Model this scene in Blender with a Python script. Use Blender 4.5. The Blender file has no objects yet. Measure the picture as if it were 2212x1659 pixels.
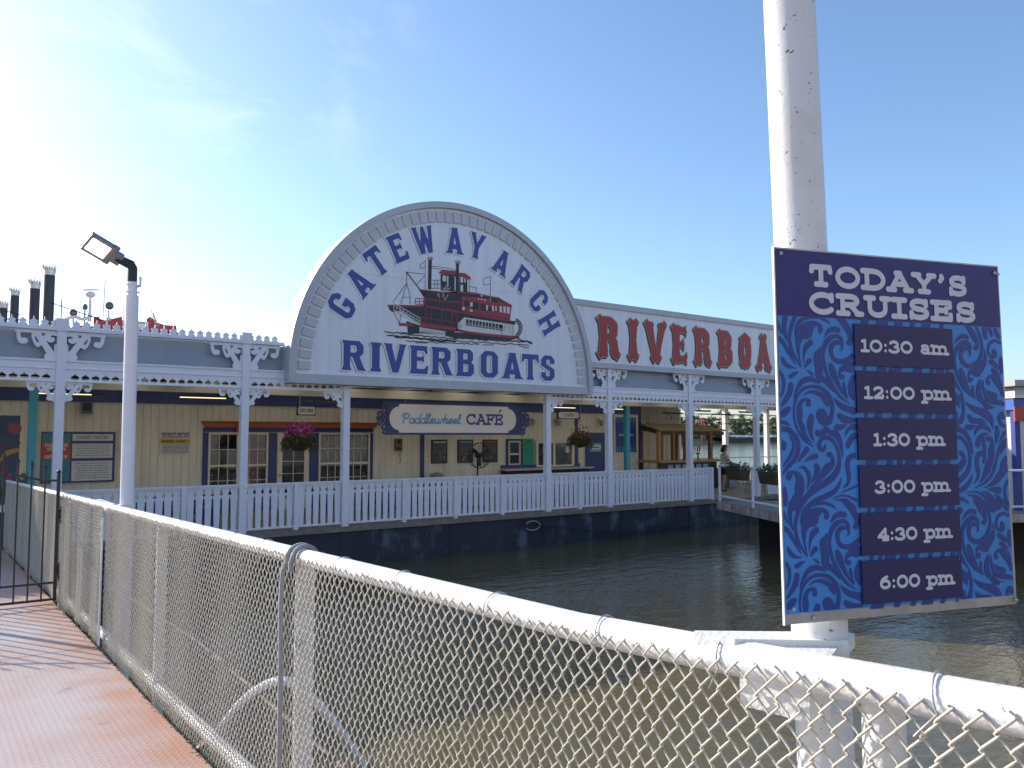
import bpy, bmesh, math, random
import numpy as np
from mathutils import Vector, Matrix
R = math.radians
random.seed(7)
sc = bpy.context.scene
COL = sc.collection

# ------------------------------------------------------------------ camera, sky, sun, exposure
YAW, PITCH, CAMZ = R(36.5), math.atan(112.5 / 1730.0), 3.12
cam_d = bpy.data.cameras.new('camera')
cam_d.sensor_width = 36.0
cam_d.lens = 36.0 * 1730.0 / 2212.0
cam_d.clip_start, cam_d.clip_end = 0.05, 5000.0
cam = bpy.data.objects.new('camera', cam_d)
COL.objects.link(cam)
cam.location = (0, 0, CAMZ)
cam.rotation_euler = (math.pi / 2 + PITCH, 0, -YAW)
sc.camera = cam

SUN_B, SUN_E = R(-26), R(25)          # bearing from +Y, elevation
world = bpy.data.worlds.new('World')
sc.world = world
world.use_nodes = True
wn, wl = world.node_tree.nodes, world.node_tree.links
wn.clear()
wout = wn.new('ShaderNodeOutputWorld')
bg = wn.new('ShaderNodeBackground')
bg.inputs['Strength'].default_value = 0.15
sky = wn.new('ShaderNodeTexSky')
sky.sky_type = 'NISHITA'
sky.sun_disc = False
sky.sun_elevation = SUN_E
sky.sun_rotation = SUN_B
sky.altitude = 140
sky.air_density = 1.0
sky.dust_density = 1.2
sky.ozone_density = 4.0
# thin cirrus wisps high in the sky on the sunny side
tc = wn.new('ShaderNodeTexCoord')
mp = wn.new('ShaderNodeMapping')
mp.inputs['Rotation'].default_value = (0, 0, R(-28))
mp.inputs['Scale'].default_value = (2.2, 9.0, 7.0)
nz = wn.new('ShaderNodeTexNoise')
nz.inputs['Scale'].default_value = 1.6
nz.inputs['Detail'].default_value = 6
nz.inputs['Roughness'].default_value = 0.6
nz.inputs['Distortion'].default_value = 0.6
rm = wn.new('ShaderNodeValToRGB')
rm.color_ramp.elements[0].position = 0.47
rm.color_ramp.elements[0].color = (0, 0, 0, 1)
rm.color_ramp.elements[1].position = 0.80
rm.color_ramp.elements[1].color = (1, 1, 1, 1)
dotn = wn.new('ShaderNodeVectorMath'); dotn.operation = 'DOT_PRODUCT'
_cb, _ce = R(16), R(25)
dotn.inputs[1].default_value = (math.sin(_cb) * math.cos(_ce), math.cos(_cb) * math.cos(_ce), math.sin(_ce))
mr = wn.new('ShaderNodeMapRange')
mr.inputs['From Min'].default_value = 0.972
mr.inputs['From Max'].default_value = 0.998
mul = wn.new('ShaderNodeMath'); mul.operation = 'MULTIPLY'
mul2 = wn.new('ShaderNodeMath'); mul2.operation = 'MULTIPLY'; mul2.inputs[1].default_value = 0.22
mixc = wn.new('ShaderNodeMixRGB')
mixc.inputs[2].default_value = (7.5, 7.3, 7.6, 1)
wl.new(tc.outputs['Generated'], mp.inputs['Vector'])
wl.new(mp.outputs['Vector'], nz.inputs['Vector'])
wl.new(nz.outputs['Fac'], rm.inputs['Fac'])
wl.new(tc.outputs['Generated'], dotn.inputs[0])
wl.new(dotn.outputs['Value'], mr.inputs['Value'])
wl.new(rm.outputs['Color'], mul.inputs[0])
wl.new(mr.outputs['Result'], mul.inputs[1])
wl.new(mul.outputs[0], mul2.inputs[0])
wl.new(mul2.outputs[0], mixc.inputs[0])
wl.new(sky.outputs['Color'], mixc.inputs[1])
wl.new(mixc.outputs['Color'], bg.inputs['Color'])
wl.new(bg.outputs['Background'], wout.inputs['Surface'])

sun_d = bpy.data.lights.new('sun', 'SUN')
sun_d.energy = 4.0
sun_d.angle = R(0.5)
sun_d.color = (1.0, 0.93, 0.82)
sun = bpy.data.objects.new('sun', sun_d)
COL.objects.link(sun)
sdir = Vector((math.sin(SUN_B) * math.cos(SUN_E), math.cos(SUN_B) * math.cos(SUN_E), math.sin(SUN_E)))
sun.rotation_euler = (-sdir).to_track_quat('-Z', 'Y').to_euler()

sc.view_settings.view_transform = 'Standard'
sc.view_settings.look = 'None'
sc.view_settings.exposure = 0.75
sc.view_settings.gamma = 1.0
sc.render.engine = 'CYCLES'
sc.cycles.max_bounces = 8
sc.cycles.diffuse_bounces = 4
sc.cycles.transparent_max_bounces = 12

# ------------------------------------------------------------------ helpers
ORG = {}

def tag(o, label=None, cat=None, group=None, kind=None):
    if label: o['label'] = label
    if cat: o['category'] = cat
    if group: o['group'] = group
    if kind: o['kind'] = kind
    return o

def thing(name, label, cat, loc=(0, 0, 0), group=None):
    o = bpy.data.objects.new(name, None)
    o.empty_display_size = 0.2
    COL.objects.link(o)
    o.location = loc
    ORG[o.name] = Vector(loc)
    return tag(o, label, cat, group)

def dup(root, loc, rz=None, label=None, scale=None):
    r = root.copy(); COL.objects.link(r)
    r.location = loc
    ORG[r.name] = Vector(loc)
    if rz is not None: r.rotation_euler = (0, 0, rz)
    if scale: r.scale = (scale,) * 3
    if label: r['label'] = label
    for ch in list(root.children):
        c = ch.copy(); COL.objects.link(c); c.parent = r
        for g in list(ch.children):
            d = g.copy(); COL.objects.link(d); d.parent = c
    return r

class MB:
    """collects shapes, then links them as one mesh object"""
    def __init__(s): s.v, s.f, s.sm = [], [], []
    def add(s, vs, fs, smooth=False):
        b = len(s.v)
        s.v.extend([tuple(p) for p in vs])
        s.f.extend([tuple(i + b for i in f) for f in fs])
        s.sm.extend([smooth] * len(fs))
        return s
    def box(s, x0, x1, y0, y1, z0, z1, M=None):
        vs = [(x, y, z) for z in (z0, z1) for y in (y0, y1) for x in (x0, x1)]
        if M is not None: vs = [M @ Vector(p) for p in vs]
        return s.add(vs, [(0, 2, 3, 1), (4, 5, 7, 6), (0, 1, 5, 4), (2, 6, 7, 3), (0, 4, 6, 2), (1, 3, 7, 5)])
    def bar(s, a, b, w, h, up=(0, 0, 1)):
        a, b = Vector(a), Vector(b)
        d = (b - a).normalized(); u = Vector(up)
        sd = d.cross(u)
        if sd.length < 1e-5: sd = d.cross(Vector((1, 0, 0)))
        sd.normalize(); u = sd.cross(d).normalized()
        vs = [p + sd * (i * w / 2) + u * (j * h / 2) for p in (a, b) for i, j in ((-1, -1), (1, -1), (1, 1), (-1, 1))]
        return s.add(vs, [(3, 2, 1, 0), (4, 5, 6, 7), (0, 1, 5, 4), (1, 2, 6, 5), (2, 3, 7, 6), (3, 0, 4, 7)])
    def tube(s, pts, r, n=8, cap=True, closed=False):
        pts = [Vector(p) for p in pts]
        rs = r if isinstance(r, (list, tuple)) else [r] * len(pts)
        m = len(pts); vs = []; fs = []
        prev = None
        for i, p in enumerate(pts):
            if closed: t = pts[(i + 1) % m] - pts[i - 1]
            else: t = pts[min(i + 1, m - 1)] - pts[max(i - 1, 0)]
            if t.length < 1e-9: t = Vector((0, 0, 1))
            t.normalize()
            if prev is None:
                ref = Vector((0, 0, 1)) if abs(t.z) < 0.9 else Vector((1, 0, 0))
                x = t.cross(ref).normalized()
            else:
                x = (prev - t * prev.dot(t))
                x = x.normalized() if x.length > 1e-6 else t.cross(Vector((0.3, 0.5, 0.8))).normalized()
            prev = x; y = t.cross(x)
            for k in range(n):
                a = 2 * math.pi * k / n
                vs.append(p + (x * math.cos(a) + y * math.sin(a)) * rs[i])
        for i in range(m if closed else m - 1):
            j = (i + 1) % m
            for k in range(n):
                k2 = (k + 1) % n
                fs.append((i * n + k, i * n + k2, j * n + k2, j * n + k))
        s.add(vs, fs, True)
        if cap and not closed:
            s.add(vs[:n], [tuple(range(n))[::-1]]); s.add(vs[-n:], [tuple(range(n))])
        return s
    def lathe(s, prof, c=(0, 0, 0), n=20, M=None):
        vs, fs = [], []
        for r_, z in prof:
            for k in range(n):
                a = 2 * math.pi * k / n
                vs.append(Vector((c[0] + r_ * math.cos(a), c[1] + r_ * math.sin(a), c[2] + z)))
        if M is not None: vs = [M @ v for v in vs]
        for i in range(len(prof) - 1):
            for k in range(n):
                k2 = (k + 1) % n
                fs.append((i * n + k, i * n + k2, (i + 1) * n + k2, (i + 1) * n + k))
        s.add(vs, fs, True)
        if prof[0][0] > 1e-4: s.add(vs[:n], [tuple(range(n))[::-1]])
        if prof[-1][0] > 1e-4: s.add(vs[-n:], [tuple(range(n))])
        return s
    def ball(s, c, r, n=10, sq=(1, 1, 1)):
        prof = [(max(1e-5, math.sin(math.pi * i / n)), -math.cos(math.pi * i / n)) for i in range(n + 1)]
        vs, fs = [], []; k_ = n + 4
        for a, b in prof:
            for k in range(k_):
                t = 2 * math.pi * k / k_
                vs.append((c[0] + r * sq[0] * a * math.cos(t), c[1] + r * sq[1] * a * math.sin(t), c[2] + r * sq[2] * b))
        for i in range(n):
            for k in range(k_):
                k2 = (k + 1) % k_
                fs.append((i * k_ + k, i * k_ + k2, (i + 1) * k_ + k2, (i + 1) * k_ + k))
        return s.add(vs, fs, True)
    def prism(s, pts, f, t):
        """polygon pts (2D) mapped by f(u,v,d) with depth 0..t"""
        n = len(pts)
        vs = [f(u, v, 0) for u, v in pts] + [f(u, v, t) for u, v in pts]
        fs = [tuple(range(n)), tuple(range(2 * n - 1, n - 1, -1))]
        for i in range(n):
            j = (i + 1) % n
            fs.append((j, i, n + i, n + j))
        return s.add(vs, fs)
    def quad(s, a, b, c, d): return s.add([a, b, c, d], [(0, 1, 2, 3)])
    def shape(s, sh, f, t=0.0):
        """flat outline shape from fill(): front at depth 0, back at depth t"""
        polys, edges = sh
        for p in polys:
            s.add([f(u, v, 0) for u, v in p], [tuple(range(len(p)))])
        if t:
            for a, b in edges:
                s.add([f(a[0], a[1], 0), f(b[0], b[1], 0), f(b[0], b[1], t), f(a[0], a[1], t)], [(0, 1, 2, 3)])
        return s
    def build(s, name, m, parent=None, local=False):
        me = bpy.data.meshes.new(name)
        o = bpy.data.objects.new(name, me)
        og = Vector((0, 0, 0))
        if parent is not None:
            og = ORG.get(parent.name, og)
        vs = s.v
        if og.length > 0 and not local: vs = [(p[0] - og[0], p[1] - og[1], p[2] - og[2]) for p in vs]
        me.from_pydata(vs, [], s.f)
        if any(s.sm): me.polygons.foreach_set('use_smooth', s.sm)
        me.materials.append(m)
        me.update()
        COL.objects.link(o)
        if parent is not None: o.parent = parent
        ORG[o.name] = og
        return o

# ---- outline shapes from distance fields
def seg_sdf(X, Y, segs):
    d = np.full(X.shape, 1e9)
    for x0, y0, r0, x1, y1, r1 in segs:
        dx, dy = x1 - x0, y1 - y0
        l2 = dx * dx + dy * dy + 1e-12
        t = np.clip(((X - x0) * dx + (Y - y0) * dy) / l2, 0, 1)
        d = np.minimum(d, np.hypot(X - x0 - t * dx, Y - y0 - t * dy) - (r0 + (r1 - r0) * t))
    return d

def poly_sdf(X, Y, pts):
    d = np.full(X.shape, 1e9); ins = np.zeros(X.shape, bool)
    n = len(pts)
    for i in range(n):
        x0, y0 = pts[i]; x1, y1 = pts[(i + 1) % n]
        dx, dy = x1 - x0, y1 - y0
        l2 = dx * dx + dy * dy + 1e-12
        t = np.clip(((X - x0) * dx + (Y - y0) * dy) / l2, 0, 1)
        d = np.minimum(d, np.hypot(X - x0 - t * dx, Y - y0 - t * dy))
        c = ((y0 > Y) != (y1 > Y))
        with np.errstate(divide='ignore', invalid='ignore'):
            xx = x0 + (Y - y0) / (dy if abs(dy) > 1e-12 else 1e-12) * dx
        ins ^= (c & (X < xx))
    return np.where(ins, -d, d)

def chain(pts, r=None):
    """[(x,y[,r])...] -> capsule list"""
    out = []
    for a, b in zip(pts[:-1], pts[1:]):
        out.append((a[0], a[1], r if r is not None else a[2], b[0], b[1], r if r is not None else b[2]))
    return out

def smooth_pts(pts, k=4):
    """Catmull-Rom through points of any dimension"""
    if len(pts) < 3: return list(pts)
    P = [np.array(p, float) for p in pts]
    P = [2 * P[0] - P[1]] + P + [2 * P[-1] - P[-2]]
    out = []
    for i in range(1, len(P) - 2):
        for j in range(k):
            t = j / k
            out.append(0.5 * ((2 * P[i]) + (-P[i - 1] + P[i + 1]) * t + (2 * P[i - 1] - 5 * P[i] + 4 * P[i + 1] - P[i + 2]) * t * t
                              + (-P[i - 1] + 3 * P[i] - 3 * P[i + 1] + P[i + 2]) * t ** 3))
    out.append(P[-2])
    return [tuple(p) for p in out]

def fill(fn, x0, x1, y0, y1, res):
    nx, ny = max(2, int(math.ceil((x1 - x0) / res)) + 1), max(2, int(math.ceil((y1 - y0) / res)) + 1)
    xs = x0 + np.arange(nx) * res; ys = y0 + np.arange(ny) * res
    X, Y = np.meshgrid(xs, ys)
    D = fn(X, Y)
    ins = D < 0
    cnt = ins[:-1, :-1].astype(int) + ins[:-1, 1:] + ins[1:, :-1] + ins[1:, 1:]
    polys, edges = [], []
    for j in range(ny - 1):
        row = cnt[j]
        full = np.flatnonzero(row == 4)
        if len(full):
            br = np.flatnonzero(np.diff(full) > 1)
            st = np.r_[full[0], full[br + 1]]; en = np.r_[full[br], full[-1]]
            for a, b in zip(st, en):
                polys.append([(xs[a], ys[j]), (xs[b + 1], ys[j]), (xs[b + 1], ys[j + 1]), (xs[a], ys[j + 1])])
        for i in np.flatnonzero((row > 0) & (row < 4)):
            c = [(i, j), (i + 1, j), (i + 1, j + 1), (i, j + 1)]
            p = []; cr = []
            for k in range(4):
                (a, b), (e, g) = c[k], c[(k + 1) % 4]
                da, db = D[b, a], D[g, e]
                if da < 0: p.append((xs[a], ys[b]))
                if (da < 0) != (db < 0):
                    t = da / (da - db)
                    q = (xs[a] + t * (xs[e] - xs[a]), ys[b] + t * (ys[g] - ys[b]))
                    p.append(q); cr.append((q, da < 0))
            if len(p) >= 3: polys.append(p)
            if len(cr) == 2:
                a, b = (cr[0][0], cr[1][0]) if cr[0][1] else (cr[1][0], cr[0][0])
                edges.append((a, b))
    return polys, edges

def on_xz(y, x0=0.0, z0=0.0, sx=1.0, sz=1.0):
    """map u,v,depth on a plane facing -Y"""
    return lambda u, v, d: (x0 + u * sx, y + d, z0 + v * sz)

# ------------------------------------------------------------------ materials
def mat(name, c, rough=0.6, metal=0.0, spec=0.5, c2=None, scale=6.0, amt=0.5, lo=0.35, hi=0.65, bump=0.0, bscale=40.0, stretch=(1, 1, 1),
        emit=None, estr=0.0, c3=None, scale3=20.0, lo3=0.62, hi3=0.70, detail=5, gen=False):
    m = bpy.data.materials.new(name); m.use_nodes = True
    nt = m.node_tree; b = nt.nodes['Principled BSDF']
    b.inputs['Roughness'].default_value = rough
    b.inputs['Metallic'].default_value = metal
    b.inputs['Specular IOR Level'].default_value = spec
    b.inputs['Base Color'].default_value = (*c, 1)
    geo = nt.nodes.new('ShaderNodeNewGeometry')
    mp_ = nt.nodes.new('ShaderNodeMapping')
    mp_.inputs['Scale'].default_value = stretch
    nt.links.new(geo.outputs['Position'], mp_.inputs['Vector'])
    def noise(sc_, lo_, hi_):
        n = nt.nodes.new('ShaderNodeTexNoise')
        n.inputs['Scale'].default_value = sc_; n.inputs['Detail'].default_value = detail
        n.inputs['Roughness'].default_value = 0.65
        nt.links.new(mp_.outputs['Vector'], n.inputs['Vector'])
        r_ = nt.nodes.new('ShaderNodeMapRange')
        r_.inputs['From Min'].default_value = lo_; r_.inputs['From Max'].default_value = hi_
        nt.links.new(n.outputs['Fac'], r_.inputs['Value'])
        return r_.outputs['Result']
    last = None
    if c2 is not None:
        mx = nt.nodes.new('ShaderNodeMixRGB')
        mx.inputs[1].default_value = (*c, 1); mx.inputs[2].default_value = (*c2, 1)
        fac = noise(scale, lo, hi)
        ml = nt.nodes.new('ShaderNodeMath'); ml.operation = 'MULTIPLY'; ml.inputs[1].default_value = amt
        nt.links.new(fac, ml.inputs[0]); nt.links.new(ml.outputs[0], mx.inputs[0])
        last = mx.outputs['Color']
    if c3 is not None:
        mx = nt.nodes.new('ShaderNodeMixRGB')
        if last is not None: nt.links.new(last, mx.inputs[1])
        else: mx.inputs[1].default_value = (*c, 1)
        mx.inputs[2].default_value = (*c3, 1)
        nt.links.new(noise(scale3, lo3, hi3), mx.inputs[0])
        last = mx.outputs['Color']
    if last is not None: nt.links.new(last, b.inputs['Base Color'])
    if bump:
        n = nt.nodes.new('ShaderNodeTexNoise')
        n.inputs['Scale'].default_value = bscale; n.inputs['Detail'].default_value = 4
        nt.links.new(mp_.outputs['Vector'], n.inputs['Vector'])
        bp = nt.nodes.new('ShaderNodeBump'); bp.inputs['Strength'].default_value = bump; bp.inputs['Distance'].default_value = 0.02
        nt.links.new(n.outputs['Fac'], bp.inputs['Height']); nt.links.new(bp.outputs['Normal'], b.inputs['Normal'])
    if emit:
        b.inputs['Emission Color'].default_value = (*emit, 1); b.inputs['Emission Strength'].default_value = estr
    return m

WHITE = mat('white_paint', (.78, .78, .78), .5, c2=(.62, .62, .60), scale=3, amt=.5)
WHITE2 = mat('white_trim', (.80, .80, .86), .45, c2=(.70, .70, .74), scale=8, amt=.4)  # faint blue in the white carries the skylight tint
RUSTW = mat('chipped_white_paint', (.80, .80, .78), .38, c2=(.66, .64, .58), scale=9, amt=.6, c3=(.20, .10, .045), scale3=38, lo3=.70, hi3=.76, bump=.25, bscale=90)
POLEW = mat('rust_spotted_white_paint', (.72, .72, .71), .38, c2=(.60, .55, .46), scale=7, amt=.55, lo=.5, hi=.75, c3=(.16, .10, .06), scale3=75, lo3=.635, hi3=.665, bump=.06, bscale=120)
RAILW = mat('rail_white_paint', (.76, .76, .74), .38, c2=(.58, .54, .47), scale=11, amt=.6, lo=.5, hi=.72, c3=(.20, .15, .11), scale3=48, lo3=.67, hi3=.70, bump=.15, bscale=90)
NAVY = mat('navy_paint', (.035, .055, .19), .45, c2=(.025, .04, .14), scale=4, amt=.6)
NAVYTEXT = mat('navy_lettering', (.045, .075, .30), .5)
GOLD = mat('tan_lettering_shadow', (.36, .29, .18), .6)
SIGNW = mat('sign_white_panel', (.80, .80, .85), .5, c2=(.68, .68, .71), scale=2.2, amt=.7, stretch=(2.2, 1, .22))  # bluish white holds some skylight colour in the paint
SIGNG = mat('sign_grey_trim', (.50, .51, .53), .5, c2=(.42, .43, .45), scale=2.5, amt=.6)
SIGNG2 = mat('sign_grey_block', (.56, .55, .57), .55, c2=(.48, .47, .49), scale=3, amt=.5)
GREYROOF = mat('grey_blue_metal', (.26, .32, .40), .45, c2=(.34, .39, .46), scale=1.2, amt=.7, stretch=(1, 1, .15))
CREAM = mat('cream_siding', (.76, .70, .56), .6, c2=(.60, .55, .43), scale=1.6, amt=.75, stretch=(1.6, 1.6, .3), c3=(.50, .45, .34), scale3=3.2, lo3=.60, hi3=.74)
CREAMT = mat('cream_trim', (.72, .66, .52), .55, c2=(.56, .51, .38), scale=5, amt=.5)
CEIL = mat('cream_ceiling', (.70, .64, .52), .6, c2=(.60, .55, .45), scale=2, amt=.5)
ORANGE = mat('orange_red_trim', (.40, .09, .03), .5, c2=(.30, .07, .03), scale=6, amt=.5)
TURQ = mat('turquoise_paint', (.06, .36, .46), .45, c2=(.05, .28, .38), scale=4, amt=.5)
RED = mat('red_lettering', (.36, .025, .03), .45)
BLACK = mat('black_paint', (.015, .015, .017), .5)
DKMETAL = mat('dark_metal', (.03, .032, .036), .45, .3)
GLASS = mat('window_glass', (.045, .05, .05), .06, c2=(.16, .16, .14), scale=2.2, amt=.8, lo=.45, hi=.7)  # dark base and paler mottling stand in for dim interior and reflections
PANEG = bpy.data.materials.new('clear_pane'); PANEG.use_nodes = True
_t = PANEG.node_tree; _t.nodes.clear(); _o = _t.nodes.new('ShaderNodeOutputMaterial'); _a = _t.nodes.new('ShaderNodeBsdfTransparent'); _a.inputs['Color'].default_value = (.86, .88, .88, 1)
_b = _t.nodes.new('ShaderNodeBsdfGlossy'); _b.inputs['Roughness'].default_value = .03; _b.inputs['Color'].default_value = (.9, .93, .95, 1); _f = _t.nodes.new('ShaderNodeFresnel'); _f.inputs['IOR'].default_value = 1.75; _m = _t.nodes.new('ShaderNodeMixShader')
_t.links.new(_f.outputs[0], _m.inputs[0]); _t.links.new(_a.outputs[0], _m.inputs[1]); _t.links.new(_b.outputs[0], _m.inputs[2]); _t.links.new(_m.outputs[0], _o.inputs['Surface'])
GLASS2 = mat('window_glass_lower', (.03, .035, .035), .06, c2=(.09, .10, .10), scale=5, amt=.8, lo=.45, hi=.7)  # darker mottled version, room darkness and reflections put into the colour
HULL = mat('peeling_navy_hull', (.012, .018, .035), .55, c2=(.022, .032, .055), scale=.9, amt=.8, c3=(.085, .115, .17), scale3=1.5, lo3=.54, hi3=.66, stretch=(1, 1, .6), bump=.2, bscale=6)
DECK = mat('worn_deck_boards', (.27, .24, .21), .75, c2=(.17, .155, .14), scale=3, amt=.8)
RUB = mat('deck_edge_strip', (.26, .22, .19), .7, c2=(.14, .12, .10), scale=5, amt=.8)
WOOD = mat('stained_wood', (.26, .13, .05), .55, c2=(.16, .08, .03), scale=6, amt=.8, stretch=(6, 6, .6))
WOODL = mat('pale_wood', (.42, .26, .11), .5, c2=(.30, .17, .07), scale=7, amt=.8, stretch=(.6, 6, 6))
WOODD = mat('dark_wood', (.09, .055, .035), .6, c2=(.05, .03, .02), scale=8, amt=.7)
TANROOF = mat('tan_board_roof', (.30, .25, .12), .7, c2=(.22, .18, .09), scale=4, amt=.8)
ALU = mat('worn_aluminium', (.42, .42, .43), .42, .6, c2=(.30, .29, .28), scale=14, amt=.8)
GALV = mat('galvanised_steel', (.48, .48, .47), .45, .5, c2=(.36, .36, .36), scale=20, amt=.7)
WIRE = mat('tan_coated_wire', (.60, .555, .46), .42, c2=(.46, .42, .35), scale=16, amt=.7, c3=(.30, .24, .17), scale3=9, lo3=.64, hi3=.72)
LEAF = mat('leaf_green', (.05, .085, .025), .6, c2=(.09, .12, .03), scale=9, amt=.9)
TREEA = mat('tree_dark_green', (.035, .065, .025), .7, c2=(.07, .11, .04), scale=.35, amt=.9)
TREEB = mat('tree_mid_green', (.055, .095, .03), .7, c2=(.10, .14, .045), scale=.4, amt=.9)
BARK = mat('bark', (.10, .075, .05), .8)
PINK = mat('pink_petals', (.50, .07, .30), .6, c2=(.38, .05, .30), scale=30, amt=.8)
REDPET = mat('red_petals', (.40, .02, .035), .6)
YELPET = mat('yellow_petals', (.45, .33, .04), .6)
COIR = mat('coir_basket', (.09, .06, .035), .9, c2=(.05, .035, .02), scale=20, amt=.8)
ROPE = mat('grey_rope', (.40, .41, .42), .8, c2=(.28, .29, .30), scale=120, amt=.9, bump=.6, bscale=160)
PALE = mat('pale_plate', (.62, .60, .54), .5)
# ------------------------------------------------------------------ lettering
def arc(cx, cy, rx, ry, a0, a1, n=14):
    return [(cx + rx * math.cos(R(a0 + (a1 - a0) * i / n)), cy + ry * math.sin(R(a0 + (a1 - a0) * i / n))) for i in range(n + 1)]
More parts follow.
